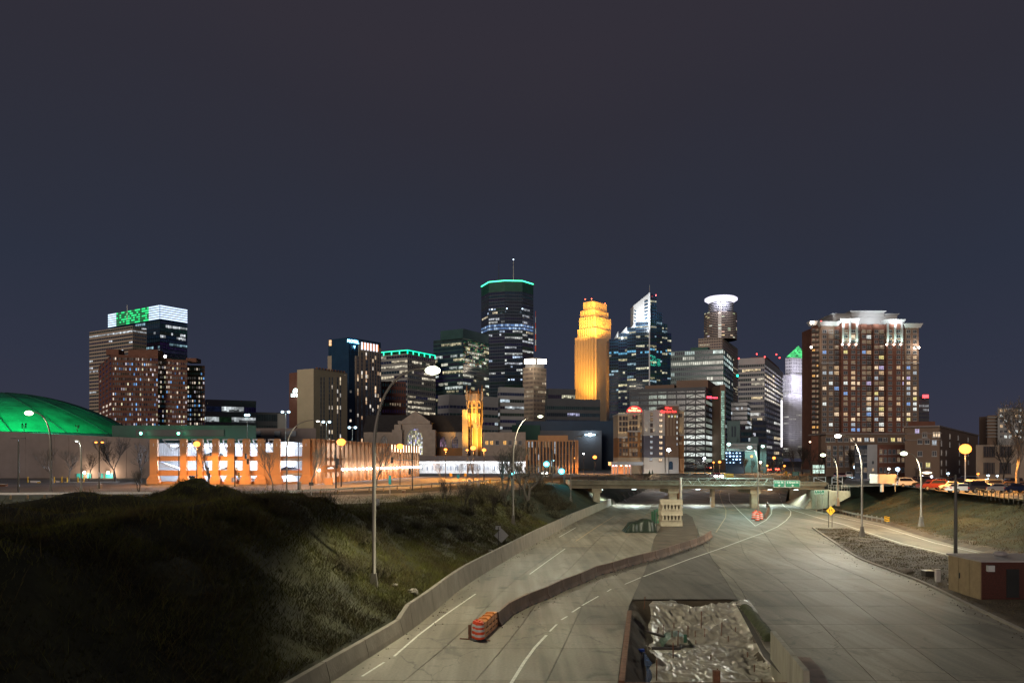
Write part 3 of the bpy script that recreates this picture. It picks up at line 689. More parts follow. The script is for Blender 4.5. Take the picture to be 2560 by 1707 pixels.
# ------------------------------------------------------------------ excavation with plastic sheeting
plm=bpy.data.materials.new('plastic_sheet'); plm.use_nodes=True; n,l=plm.node_tree.nodes,plm.node_tree.links
b=n['Principled BSDF']; b.inputs['Roughness'].default_value=0.40; b.inputs['Specular IOR Level'].default_value=0.6
t=n.new('ShaderNodeTexCoord'); nt=n.new('ShaderNodeTexNoise'); nt.inputs['Scale'].default_value=0.55; nt.inputs['Detail'].default_value=6; nt.inputs['Distortion'].default_value=1.5
r=n.new('ShaderNodeValToRGB'); e=r.color_ramp.elements; e[0].position=0.28; e[0].color=(0.012,0.014,0.022,1); e[1].position=0.36; e[1].color=(0.30,0.265,0.20,1); x=r.color_ramp.elements.new(0.6); x.color=(0.50,0.455,0.36,1)
l.new(t.outputs['Object'],nt.inputs['Vector']); l.new(nt.outputs['Fac'],r.inputs[0]); l.new(r.outputs[0],b.inputs['Base Color'])
mu=n.new('ShaderNodeTexMusgrave') if hasattr(bpy.types,'ShaderNodeTexMusgrave') else None
wv=n.new('ShaderNodeTexNoise'); wv.noise_type='RIDGED_MULTIFRACTAL'; wv.inputs['Scale'].default_value=0.75; wv.inputs['Detail'].default_value=3; wv.inputs['Distortion'].default_value=1.6; wv.inputs['Roughness'].default_value=0.65
mp=n.new('ShaderNodeMapping'); mp.inputs['Scale'].default_value=(1.7,0.6,1); mp.inputs['Rotation'].default_value=(0,0,0.5)
l.new(t.outputs['Object'],mp.inputs[0]); l.new(mp.outputs[0],wv.inputs['Vector'])
bp=n.new('ShaderNodeBump'); bp.inputs['Strength'].default_value=1.0; bp.inputs['Distance'].default_value=0.22; l.new(wv.outputs['Fac'],bp.inputs['Height']); l.new(bp.outputs[0],b.inputs['Normal'])
def pl(x): return M1(x)
def ridge(x,y,s=1.0): return 1-abs(mnoise.noise((x*s,y*s,0.3)))*2
def fsheet(u,v):
    y=36.6+(57.0-36.6)*v; xl=M1(y)+1.5+0.5*mnoise.noise((y*0.5,0,0)); xr=13.4+(y-36)*0.165
    if v>0.97: xl+=1.2
    x=xl+(xr-xl)*u; n1=0.0
    a=math.atan2(y-44,x-9.0); rr=math.hypot(x-9,y-44)
    n1+=0.09*max(0,ridge(a*7,rr*0.15,1.0))*min(1,rr/3); n1+=0.12*ridge(x*1.3+y*0.5,y*0.35,1.0)*0.6; n1+=0.06*ridge(x*2.5,y*2.2); n1+=0.25*mnoise.noise((x*0.35,y*0.35,5))
    fl=-1.0
    e=sst((y-49.5)/6); z=fl+0.80*e
    z+=0.6*sst((u-0.80)/0.2)+0.35*sst((0.12-u)/0.12)*(1 if v>0.3 else 0.2)
    z-=0.55*math.exp(-((x-9.6)/2.2)**2-((y-49)/1.6)**2)
    z+=(n1-0.15)*(1+0.9*e)
    z+=0.10*max(0,ridge(x*1.6+0.6*mnoise.noise((x,y,4)),y*0.5))*e*(1-e)*4
    return (x,y,min(z,0.06+0.12*n1))
patch(fsheet,190,190,plm,'plastic_sheet','crumpled pale plastic sheeting spread over the excavation floor and its slopes','plastic sheet',(9,46,-1.7))
pw=thing('pit_wall','rusty steel and timber shoring along the edge of the excavation','shoring',(M1(46),46,0))
mb=MB(); y=36.2
while y<52: mb.obox((M1(y)+0.02,y),(0.28,0),(M1(y+1.3)-M1(y),1.28),-1.9,0.05); y+=1.3
mb.build('side_board',M['rust'],pw)
mb=MB(); mb.box(M1(36.2),14.2,36.0,36.25,-1.9,-0.05); mb.build('front_beam',M['rust'],pw)
mb=MB(); mb.box(9.05,9.35,35.9,36.1,-0.4,0.55); mb.build('beam_stub',M['rust'],pw)
# water and blue liner left
mb=MB(); mb.face([(M1(38)+0.5,37,-1.1),(M1(38)+1.7,37,-1.1),(M1(44)+1.6,44,-1.1),(M1(44)+0.5,44,-1.1)]); mb.face([(M1(44)+0.4,43,-1.05),(M1(44)+1.5,43,-1.05),(M1(44)+1.5,46.5,-0.95),(M1(44)+0.6,46.5,-0.95)])
o=mb.build('blue_liner',mat('liner_blue',(0.03,0.06,0.13),0.25,var=0.5,scale=1.5,bump=0.5,bscale=4),None,loc=(6,40,-1.7)); tag(o,'dark blue waterproof liner at the left edge of the excavation','liner')
mb=MB(); p=W(1599,1601,45.5); mb.box(p[0]-0.2,p[0]+0.25,45.3,45.6,-0.85,-0.72); o=mb.build('blue_box',M['blue_bin'],None,loc=(p[0],45.5,-1.5)); tag(o,'small bright blue box at the left side of the excavation','box')
def prod(px,pt,pb,Y,lean,r=0.03,m='rust'):
    a=W(px,pb,Y); c=W(px+lean,pt,Y); mb=MB(); mb.tube([a,c],r,5); o=mb.build('steel_rod',M[m],None,loc=a)
    tag(o,'thin rusty steel rod standing up from the plastic sheeting in the excavation','rod','steel rods in the excavation')
z4=lambda x,y:(1500+x/4.704,1400+y/4.704)
for (x,yt,yb,Y,ln) in [(520,425,570,54,6),(740,755,895,46,5),(680,785,855,47,4),(915,825,1000,45,4),(1035,765,900,46,0),(1190,600,800,50,2),(1425,730,890,46,6),(860,965,1150,42,0),(1127,930,985,44,0),(1305,1110,1165,41,0),(1510,890,955,44.5,0),(1595,785,840,47,0),(1735,1075,1140,42,0),(665,1170,1410,39,2),(1380,1270,1325,39.5,0),(1815,1225,1310,40,1),(2140,1215,1440,38,1),(1905,1390,1440,37.5,0),(1230,800,900,46.5,2),(1120,830,900,46.3,0),(848,820,900,46.3,0),(870,730,800,48,0),(630,560,600,54,2)]:
    a=z4(x,yb); t_=z4(x,yt); prod(a[0],t_[1],a[1],Y,ln/3)
def pplank(p0,p1,Y0,Y1,w,h,m,name,lab,cat):
    a=Vector(W(*p0,Y0)); c=Vector(W(*p1,Y1)); d=(c-a); u=d.normalized(); nn=Vector((u.y,-u.x,0)).normalized()*w; up=Vector((0,0,h)); mb=MB()
    mb.hexa([a,c,c+nn,a+nn],[a+up,c+up,c+nn+up,a+nn+up]); o=mb.build(name,M[m],None,loc=tuple(a)); tag(o,lab,cat)
pplank(z4(555,845),z4(765,905),46.5,45,0.14,0.12,'dark_steel','steel_beam','dark steel beam lying slanted across the upper pit sheeting','beam')
pplank(z4(605,1045),z4(945,1048),43,43,0.14,0.14,'dark_steel','steel_beam','dark steel beam lying level across the middle of the pit sheeting','beam')
pplank(z4(1890,1070),z4(2010,1225),43,40,0.12,0.12,'white_box','pipe','short white pipe lying at the right side of the pit','pipe')
pplank((877,1592),(967,1538),45,49,0.12,0.12,'wood','timber','long timber rail lying in the grass behind the left wall','timber')
pplank((824,1614),(826.5,1614.5),44,44,0.1,0.7,'wood','stake','short wooden stake standing in the dark grass behind the left wall','stake')
pplank((871,1596),(873,1596),44.5,44.5,0.1,0.5,'wood','stake','wooden stake under the near end of the timber rail','stake')
mb=MB(); p=z4(1003,965); a=W(*p,45.3); mb.tube([a,(a[0],a[1],a[2]+0.45)],0.10,8); o=mb.build('green_pipe',M['green_plastic'],None,loc=a); tag(o,'upright light green pipe in the middle of the pit','pipe')
def culv(u,v): 
    a=u*math.pi; return (10.0+0.9*math.cos(a)*-1, 48.0+1.6*v+0.1*mnoise.noise((u*5,v*5,0)), -1.35+0.8*math.sin(a)+0.05*mnoise.noise((u*9,v*4,0)))
patch(culv,16,6,mat('green_film',(0.10,0.16,0.12),0.35,var=0.4,scale=2,bump=0.5),'pipe_cover','greenish film covered pipe mouth at the centre of the pit','pipe',(10,46,-1.9))
mb=MB(); mb.lathe((10.4,46.25,-1.1),[(0.3,0),(0.3,0.02)],12); 
# berm hose and wall right of the pit
def berm(u,v):
    P0=[Vector(G(1859,1515)),Vector(G(1885,1547)),Vector(G(1912,1580)),Vector(G(1926,1604))]; t=u*3; i=min(2,int(t)); p=P0[i].lerp(P0[i+1],t-i)
    a=v*math.pi; return (p.x-0.35*math.cos(a)+0.1*mnoise.noise((u*20,v,0)),p.y,0.02+0.34*math.sin(a)*sst(min(u,1-u)*12+0.1))
patch(berm,60,8,mat('moss_sock',(0.06,0.07,0.025),0.9,var=0.5,scale=4,bump=0.8),'erosion_sock','dark mossy erosion sock lying along the right edge of the pit','erosion sock',tuple(G(1890,1560)))
A=Vector(G(1927,1644)); B=Vector(G(2010,1760)); fw=thing('draped_wall','pale concrete wall draped with cloth at the right side of the pit','wall',tuple(A))
for i in range(6):
    a=A.lerp(B,i/6); c=A.lerp(B,(i+1)/6-0.006); u=(B-A).normalized(); nn=Vector((-u.y,u.x,0)); ht=1.38
    mb=MB(); k=8
    for j in range(k):
        p=a.lerp(c,j/k); q=a.lerp(c,(j+1)/k); o1=0.06*mnoise.noise((i*8+j,0,0)); o2=0.06*mnoise.noise((i*8+j+1,0,0))
        f0,f1=p-nn*(0.02+o1),q-nn*(0.02+o2)
        mb.hexa([f0+Vector((0,0,-1.0)),f1+Vector((0,0,-1.0)),q+nn*0.3+Vector((0,0,-1.0)),p+nn*0.3+Vector((0,0,-1.0))],[f0+Vector((0,0,ht+o1)),f1+Vector((0,0,ht+o2)),q+nn*0.22+Vector((0,0,ht+o2)),p+nn*0.22+Vector((0,0,ht+o1))])
    mb.build('wall_panel',M['drape'],fw)

# ------------------------------------------------------------------ utility building on the right
x0,y0=33.5,57.1; hb=2.86
ub=thing('utility_building','small dark red brick utility building with a flat grey roof','building',(x0,y0,0))
mb=MB(); mb.box(x0+0.03,43,y0+0.02,y0+4.2,-0.05,hb-0.12); mb.build('wall',M['brick_dark'],ub)
for k in range(3):
    ya=y0+0.06+k*1.4; mb=MB(); mb.box(x0-0.05+k*0.0,x0+0.03,ya,ya+1.34,0.05,hb-0.14); mb.build('side_panel',M['tan_wall'],ub)
mb=MB(); mb.box(x0-0.12,43.2,y0-0.15,y0+4.4,hb-0.12,hb); mb.build('roof',M['roof_grey'],ub)
mb=MB(); mb.box(X(2516,y0),X(2548,y0),y0-0.02,y0+0.01,0.2,Z(1422,y0)); d_=mb.build('door',M['black_paint'],ub)
mb=MB(); mb.box(X(2521,y0),X(2524,y0),y0-0.06,y0-0.025,1.0,1.12); mb.build('handle',M['steel'],d_)
mb=MB(); mb.box(X(2465,y0),X(2481,y0),y0-0.3,y0-0.01,Z(1427,y0),Z(1412,y0)); mb.build('wall_unit',M['sign_back'],ub)
mb=MB(); mb.box(x0-0.12,x0-0.06,y0+2.6,y0+2.7,1.2,1.6); mb.build('latch',M['black_paint'],ub)
mb=MB(); mb.box(x0+4.2,x0+9,y0-0.7,y0-0.5,0.0,0.12); mb.build('step_grate',M['steel'],ub)
mb=MB(); mb.blob((X(2500,60),60,hb+0.12),0.55,0.4,0.22,n=8); o=mb.build('sandbag',M['roof_grey'],None,loc=(X(2500,60),60,hb)); tag(o,'grey sandbag lying on the roof of the brick utility building','bag')
# things standing in the gravel
def cab(px0,px1,pt,pb,Y,m,name,lab,cat,dp=0.5,lid=True):
    x0,x1,z0,z1=X(px0,Y),X(px1,Y),Z(pb,Y),Z(pt,Y); t=thing(name,lab,cat,((x0+x1)/2,Y,z0)); mb=MB(); mb.box(x0,x1,Y,Y+dp,z0-0.05,z1-0.06); mb.build('body',M[m],t)
    mb=MB(); mb.box(x0-0.03,x1+0.03,Y-0.03,Y+dp+0.03,z1-0.058,z1); mb.build('lid',M['steel'],t); return t
cab(2314,2335,1426,1446,68,'dark_steel','cabinet','low black cabinet with a pale lid in the gravel','cabinet',0.7)
cab(2341,2352,1423,1457,65,'white_box','marker_post','white utility post beside the black cabinet','post',0.25)
t=thing('utility_pole','dark pole with a white meter box beside the brick building','pole',G(2389,1447))
p=G(2389,1447); Yp=p[1]
mb=MB(); mb.lathe(p,[(0.62,0),(0.62,0.35)],12); mb.build('footing',M['barrier_concrete'],t)
mb=MB(); mb.tube([(p[0],p[1],0.3),(p[0],p[1],1.2),(p[0],p[1],Z(1186,Yp))],[0.30,0.16,0.11],10); mb.build('pole',M['dark_steel'],t)
mb=MB(); mb.box(X(2386,Yp),X(2402,Yp),Yp-0.45,Yp-0.15,Z(1415,Yp),Z(1394,Yp)); mb.build('meter_box',M['white_box'],t)
mb=MB(); mb.box(X(2382,Yp),X(2385,Yp),Yp-0.4,Yp-0.2,Z(1414,Yp),Z(1394,Yp)); mb.build('side_box',M['white_box'],t)
mb=MB(); mb.tube([(p[0]-0.3,Yp-0.3,Z(1414,Yp)),(p[0]-0.45,Yp-0.3,0.9),(p[0]-0.7,Yp-0.3,0.3)],0.035,5); mb.build('conduit',M['white_box'],t)
mb=MB(); p=G(2388,1465); mb.box(p[0]-0.4,p[0]+0.7,p[1]-0.4,p[1]+0.4,0.08,0.17); o=mb.build('access_cover',M['steel'],None,loc=p); tag(o,'flat metal access cover in the gravel before the utility pole','cover')
# rubble
rk=[MB() for _ in range(3)]
for q in rk:
    q.blob((0,0,0.3),0.5,0.4,0.35,n=7)
    for i in range(len(q.v)): a=q.v[i]; s=1+0.35*mnoise.noise((a[0]*4,a[1]*4,a[2]*4)); q.v[i]=(a[0]*s,a[1]*s,a[2]*s)
rm=[q.mesh('rock',M['barrier_concrete']) for q in rk]
for i,(px,py,s,Y,lab) in enumerate([(2262,1430,0.9,0,'pale rubble chunk left of the black cabinet'),(2275,1428,0.7,0,'small rubble chunk next to the cabinet'),(1032,1490,0.9,1,'white rock in the grass behind the wall joint'),(1040,1486,0.5,1,'small white stone beside the white rock behind the wall joint'),(1227,1381,0.6,2,'white rock in the grass below the diamond sign'),(987,1527,0.5,1,'orange brown stone at the wall joint in the grass')]):
    o=bpy.data.objects.new('rock',rm[i%3]); C.objects.link(o)
    if Y==0: p=G(px,py,0.12)
    else:
        Yq=53 if Y==1 else 78; xx=X(px,Yq); p=(xx,Yq,height(xx,Yq)-0.05)
    o.location=p; o.scale=(s,s,s*0.7); o.rotation_euler=(0,0,i); tag(o,lab,'rock')
# ================================================================== buildings
def runs(rng,nr,nc,pf,pc,pal,ragged=True,full=()):
    """which windows are lit: floors are lit in runs; returns dict (row,col)->(rgb,fraction of height)"""
    out={}
    for r in range(nr):
        fl = rng.random()<pf or r in full
        c=0
        base=rng.choice(pal)
        while c<nc:
            n=rng.randint(1,6)
            if r in full or rng.random()<(pc if fl else pc*0.10):
                s=rng.uniform(0.35,1.0)
                for k in range(c,min(nc,c+n)):
                    q=s*rng.uniform(0.6,1.3); out[(r,k)]=(tuple(v*q for v in base),rng.uniform(0.45,1.0) if ragged else 1.0)
            c+=n
    return out
def facade(wb,gb,p0,p1,z0,z1,nr,nc,mz=0.35,mx=0.15,d=0.35,lit=None,m=0,gm=0,pier_first=False,dim=(0.004,0.006,0.009),inset=0.05,vert=True,horiz=True,pd=None):
    """grid of real glass panes, spandrels and piers on the wall from p0 to p1 (left to right as seen)"""
    ux,uy=p1[0]-p0[0],p1[1]-p0[1]; L=math.hypot(ux,uy); ux/=L; uy/=L; nx_,ny_=uy,-ux
    h=(z1-z0)/nr; w=L/nc
    def P(a,o,z): return (p0[0]+ux*a+nx_*o,p0[1]+uy*a+ny_*o,z)
    lit=lit or {}
    for r in range(nr):
        za=z0+r*h+h*mz*0.5; zb=z0+(r+1)*h-h*mz*0.5
        c=0
        while c<nc:
            k=(nr-1-r,c)
            if k in lit:
                col,fr=lit[k]; a0=c*w; a1=(c+1)*w; zm=zb-(zb-za)*fr
                gb.face([P(a0,inset,zm),P(a1,inset,zm),P(a1,inset,zb),P(a0,inset,zb)],gm,col)
                if fr<0.98: gb.face([P(a0,inset,za),P(a1,inset,za),P(a1,inset,zm),P(a0,inset,zm)],gm,tuple(v*0.12 for v in col))
                c+=1
            else:
                e=c
                while e<nc and (nr-1-r,e) not in lit: e+=1
                dd=tuple(v*R.uniform(0.3,2.2) for v in dim)
                gb.face([P(c*w,inset,za),P(e*w,inset,za),P(e*w,inset,zb),P(c*w,inset,zb)],gm,dd); c=e
    if horiz:
        for r in range(nr+1):
            za=max(z0,z0+r*h-h*mz*0.5); zb=min(z1,z0+r*h+h*mz*0.5)
            if zb-za>0.02: wb.obox((p0[0]+nx_*0.02,p0[1]+ny_*0.02),(ux*L,uy*L),(nx_*d,ny_*d),za,zb,m)
    if vert:
        pdd=pd if pd else d*0.8
        for c in range(nc+1):
            a0=max(0,c*w-w*mx*0.5); a1=min(L,c*w+w*mx*0.5)
            wb.obox((p0[0]+ux*a0+nx_*0.03,p0[1]+uy*a0+ny_*0.03),(ux*(a1-a0),uy*(a1-a0)),(nx_*pdd,ny_*pdd),z0,z1,m)
def foot(x0,xc,x1,D,ang):
    """footprint from the photo columns of its left end, near corner and right end; ang = turn of the left face away from the picture plane"""
    if x1>xc+0.5: ang=max(ang,math.degrees(math.atan((x1-1280)/F+0.13)))
    if x0<xc-0.5 and x0<1280: ang=min(ang,90-math.degrees(math.atan((1280-x0)/F+0.13)))
    a=math.radians(ang); Cn=(X(xc,D),D); dl=(-math.cos(a),math.sin(a)); dr=(math.sin(a),math.cos(a))
    def hit(px,d):
        k=(px-1280)/F; t=(k*Cn[1]-Cn[0])/(d[0]-k*d[1]); return (Cn[0]+d[0]*t,Cn[1]+d[1]*t)
    Lp=hit(x0,dl) if x0<xc-0.5 else None; Rp=hit(x1,dr) if x1>xc+0.5 else None
    if Lp is None: Lp=(Cn[0]+dl[0]*15,Cn[1]+dl[1]*15)
    if Rp is None: Rp=(Cn[0]+dr[0]*15,Cn[1]+dr[1]*15)
    Bk=(Lp[0]+Rp[0]-Cn[0],Lp[1]+Rp[1]-Cn[1])
    return Lp,Cn,Rp,Bk
def zt(py,D): return Z(py,D)
seed=[0]
def tower(name,label,x0,xc,x1,D,ytop,ang,wall,nr,ncl,ncr,pal,pf=0.4,pc=0.5,mz=0.35,mx=0.15,d=0.35,cat='building',parent=None,z0=5.0,group=None,par=0.0,full=(),ragged=True,pd=None,parapet=True,litL=None,litR=None,glass=None,left=True,right=True,partname='wall'):
    seed[0]+=1; rng=random.Random(100+seed[0])
    Lp,Cn,Rp,Bk=foot(x0,xc,x1,D,ang); z1=zt(ytop,D)
    t=parent or thing(name,label,cat,(Cn[0],Cn[1],5.0),group)
    wb=MB(); gb=MB()
    wb.prism([Lp,Cn,Rp,Bk],z0,z1-0.02)
    top=z1-par
    if left and x0<xc-0.5:
        facade(wb,gb,Lp,Cn,z0,top,nr,ncl,mz,mx,d,litL or runs(rng,nr,ncl,pf,pc,pal,ragged,full),pd=pd)
        if par>0.3: wb.obox((Lp[0],Lp[1]),(Cn[0]-Lp[0],Cn[1]-Lp[1]),(-(Lp[1]-Cn[1])/math.dist(Lp,Cn)*(d+.1) if False else 0,-d-0.1),top,z1+0.3)
    if right and x1>xc+0.5:
        facade(wb,gb,Cn,Rp,z0,top,nr,ncr,mz,mx,d,litR or runs(rng,nr,ncr,pf,pc,pal,ragged,full),pd=pd)
        if par>0.3: wb.obox((Cn[0],Cn[1]),(Rp[0]-Cn[0],Rp[1]-Cn[1]),(d*0.6+0.1,-d-0.1),top,z1+0.3)
    wo_=wb.build(partname,M[wall],t)
    if gb.f: gb.build('window',glass or GL,t,kind='stuff')
    return t,(Lp,Cn,Rp,Bk),z1
def penthouse(t,fp,z1,u0,u1,h,wall,v0=0.15,v1=0.85):
    Lp,Cn,Rp,Bk=fp
    def Q(u,v): return (Lp[0]+(Cn[0]-Lp[0])*u+(Rp[0]-Cn[0])*v,Lp[1]+(Cn[1]-Lp[1])*u+(Rp[1]-Cn[1])*v)
    mb=MB(); mb.prism([Q(u0,v0),Q(u1,v0),Q(u1,v1),Q(u0,v1)],z1-0.01,z1+h); mb.build('penthouse',M[wall],t)
def beacon(t,loc,r=0.8,col=(1,0.05,0.05),s=6,name='beacon'):
    mb=MB(); mb.blob(loc,r,r,r,n=8); return mb.build(name,emat('beacon_glow_%d'%len(bpy.data.materials),col,s),t)
def mast(t,px,Y,y0,y1,r=0.5,m='steel',name='antenna'):
    mb=MB(); mb.tube([W(px,y0,Y),W(px,y1,Y)],[r,r*0.4],5); return mb.build(name,M[m],t)

office=[tuple(v*0.75 for v in WHITE),tuple(v*0.7 for v in COOL),(0.75,0.62,0.42)]
cool=[tuple(v*0.85 for v in COOL),(0.75,0.82,0.85)]
warm=[(0.95,0.72,0.42),(0.9,0.75,0.55)]

# --- left cluster
t,fp,z1=tower('banded_office','pale banded office tower behind the left brick apartments, lit top floor',224,332,366,1000,814,32,'w_tan',38,24,8,[(0.8,0.88,0.95),(0.75,0.8,0.9)],0.28,0.4,mz=0.5,mx=0.06,full=(1,))
t2,fp2,z2=tower('glass_tower','dark glass tower with a white and green lit crown at far left',271,400,468,1050,800,34,'w_blueblack',40,26,15,[(0.6,0.85,1.0),(0.85,0.9,0.95),(0.3,0.5,0.6)],0.4,0.35,mz=0.22,mx=0.08,z0=5)
zc=zt(762,1050); zl=zt(798,1050)
Lp,Cn,Rp,Bk=fp2
mb=MB(); mb.prism([Lp,Cn,Rp,Bk],zl,zc); mb.build('crown_core',M['w_blueblack'],t2)
cw=MB(); cg=MB(); rng=random.Random(5)
for A,B,green in ((Lp,Cn,True),(Cn,Rp,False)):
    ux,uy=B[0]-A[0],B[1]-A[1]; L=math.hypot(ux,uy); ux/=L; uy/=L; nx_,ny_=uy,-ux
    for r in range(6):
        h=(zc-zl)/6; za=zl+r*h+h*0.22; zb=zl+(r+1)*h-h*0.10; n=30 if green else 16
        for c in range(n):
            tt=(c+0.5)/n; a0=L*c/n; a1=L*(c+1)/n-0.15
            q=[(A[0]+ux*a0+nx_*.5,A[1]+uy*a0+ny_*.5,za),(A[0]+ux*a1+nx_*.5,A[1]+uy*a1+ny_*.5,za),(A[0]+ux*a1+nx_*.5,A[1]+uy*a1+ny_*.5,zb),(A[0]+ux*a0+nx_*.5,A[1]+uy*a0+ny_*.5,zb)]
            if green and 0.15<tt<0.80:
                f=min(1,(tt-0.15)/0.06,(0.80-tt)/0.06)
                if rng.random()<0.52: cg.face(q,0,(0.02,0.95,0.28))
                else: cg.face(q,0,(0.0,0.10,0.04))
            else: cw.face(q,0,(0.75,1.0,1.3) if green else (0.9,1.1,1.45))
cw.build('white_lighting',glow_mat('crown_glow',(0.5,0.5,0.5),0.4,0.02,0.95),t2,kind='stuff'); cg.build('green_lighting',glow_mat('crown_glow_green',(0.1,0.3,0.1),0.4,0.02,0.95),t2,kind='stuff')
mast(t2,318,1060,800,762)
# brick apartments: three staggered slabs in one building
D=520
t,fp,z1=tower('apartment_block','tall dark red brick apartment slabs behind the garage, many lit windows',248,281,420,D,886,62,'w_brick_red',22,4,0,[(0.9,0.75,0.6)],0.3,0.3,mz=0.45,mx=0.4,right=False)
pal=[(1.0,0.82,0.65),(0.95,0.8,0.7),(0.9,0.85,0.55),(0.2,0.5,1.0),(0.8,0.75,0.85)]
def aptlit(rng,nr,nc,p=0.30):
    o={}
    for r in range(nr):
        for c in range(nc):
            if rng.random()<p: 
                b=rng.choice(pal); q=rng.choice((0.25,0.5,0.9,1.1)); o[(r,c)]=(tuple(v*q for v in b),1.0)
            elif rng.random()<0.5: o[(r,c)]=((0.06,0.055,0.05),1.0)
    return o
rng=random.Random(77); cnr=fp[1]; zt0=z1
for a,c,yt,dd in ((281,395,886,0),(395,430,890,6),(430,468,897,-5),(468,512,904,8)):
    p0=(X(a,D+dd+ (a-281)*0.06),D+dd+(a-281)*0.06); p1=(X(c,D+dd+(c-281)*0.06),D+dd+(c-281)*0.06); zz=zt(yt,D)
    wb=MB(); gb=MB(); wb.prism([p0,p1,(p1[0]*(p1[1]+24)/p1[1]-.3,p1[1]+24),(p0[0],p0[1]+24)],5,zz)
    nc=int((c-a)/5.0); facade(wb,gb,p0,p1,5.5,zz-1.0,22,nc,0.50,0.42,0.3,aptlit(rng,22,nc,0.42 if a==468 else 0.3)); wb.build('wall',M['w_brick'],t); gb.build('window',GL,t,kind='stuff')
for a,c,y0,y1 in ((269,300,874,888),(324,398,875,890),(468,494,896,906)):
    mb=MB(); mb.box(X(a,D+12),X(c,D+12),D+10,D+18,zt(y1,D+12),zt(y0,D+12)); mb.build('penthouse',M['w_brick'],t)
beacon(t,W(413,891,D-2),0.9,(1,0.95,1),8,'floodlight')
tower('low_office','low pale banded office right of the brick apartments',511,516,640,640,999,85,'w_white',6,1,20,cool,0.7,0.5,mz=0.5,mx=0.05,par=3)
tower('low_office','small white fronted office with lit windows left of the beige block',640,642,700,600,1030,80,'w_grey',5,1,14,cool,0.6,0.7,mz=0.4,mx=0.15)
tower('annex','tall white stair block standing left of the beige hotel block',695,696,716,590,1034,80,'w_white',1,1,1,cool,0,0,mz=0.9,mx=0.9)
# --- beige hotel block
D=450
t,fp,z1=tower('hotel_block','blank beige hotel block with narrow vertical window slots and a lit sign',743,784,868,D,921,30,'w_beige',1,1,1,cool,0,0,left=False,right=False)
mb=MB(); a=(X(764,D),D+8); mb=MB(); q=foot(743,764,764.6,D+7,30); mb.prism([(X(743,D+14),D+14),(X(764,D+7),D+7),(X(784,D+7),D+20),(X(743,D+14),D+30)],5,zt(933,D+7)); mb.build('lower_wing',M['w_beige'],t)
mb=MB(); mb.prism([(X(723,D+18),D+18),(X(743,D+13),D+13),(X(743,D+13),D+33),(X(723,D+18),D+33)],5,zt(931,D+14)); mb.build('brick_wing',M['w_brick_red'],t)
Lp,Cn,Rp,Bk=fp
def slot_row(px0,px1,pxa,pxb,yt,yb,nseg,t,litp,name,DD=0.0,pal_=None,rng=random.Random(9)):
    # vertical strip of panes on the right face (Cn->Rp), photo columns pxa..pxb
    k=lambda px: ((px-1280)/F*Cn[1]-Cn[0])/((Rp[0]-Cn[0])-(px-1280)/F*(Rp[1]-Cn[1]))
    ta,tb=k(pxa),k(pxb); pa=(Cn[0]+(Rp[0]-Cn[0])*ta,Cn[1]+(Rp[1]-Cn[1])*ta); pb=(Cn[0]+(Rp[0]-Cn[0])*tb,Cn[1]+(Rp[1]-Cn[1])*tb)
    L=math.dist(Cn,Rp); n_=((Rp[1]-Cn[1])/L,-(Rp[0]-Cn[0])/L); g=MB(); Dm=pa[1]
    zb_,zt_=max(5,Z(yb,Dm)),Z(yt,Dm)
    for i in range(nseg):
        za=zb_+(zt_-zb_)*i/nseg+0.12; zc_=zb_+(zt_-zb_)*(i+1)/nseg-0.12
        if rng.random()<litp: c=rng.choice(pal_ or [(1.0,0.8,0.55),(0.9,0.85,0.8),(0.7,0.6,0.5)]); q=rng.uniform(.4,1.1); c=tuple(v*q for v in c)
        else: c=(0.012,0.013,0.016)
        g.face([(pa[0]+n_[0]*.06,pa[1]+n_[1]*.06,za),(pb[0]+n_[0]*.06,pb[1]+n_[1]*.06,za),(pb[0]+n_[0]*.06,pb[1]+n_[1]*.06,zc_),(pa[0]+n_[0]*.06,pa[1]+n_[1]*.06,zc_)],0,c)
    g.build(name,GL,t)
for a,p in ((801,0.08),(808.5,0.1),(822,0.1),(829,0.12),(842.5,0.4),(849.5,0.4)): slot_row(0,0,a,a+2.6,942,1105,16,t,p*.6,'window_strip')
mb=MB()
for k in range(10): 
    tt=0.05+0.09*k; p=(Cn[0]+(Rp[0]-Cn[0])*tt,Cn[1]+(Rp[1]-Cn[1])*tt); mb.box(p[0],p[0]+1.2,p[1]+0.4,p[1]+1.2,z1-0.05,z1+0.9)
mb.build('parapet_block',M['w_brick'],t,kind='stuff')
# lit logo: an e shaped curl over a small word
sg=emat('sign_glow_white',(0.75,1.0,0.95),5)
mb=MB(); c=W(739,979,D+11); pts=[(c[0]+1.15*math.cos(a),c[1],c[2]+1.6*math.sin(a)) for a in [0.0,0.6,1.2,1.8,2.4,3.0,3.6,4.2,4.8,5.4]]; mb.tube([(c[0]-1.0,c[1],c[2])]+pts,0.42,6); c=W(737,988,D+11)
mb.build('sign_curl',sg,t)
sign_strokes(3,4.2,1.8,(c[0],c[1],c[2]),sg,t,0,3)
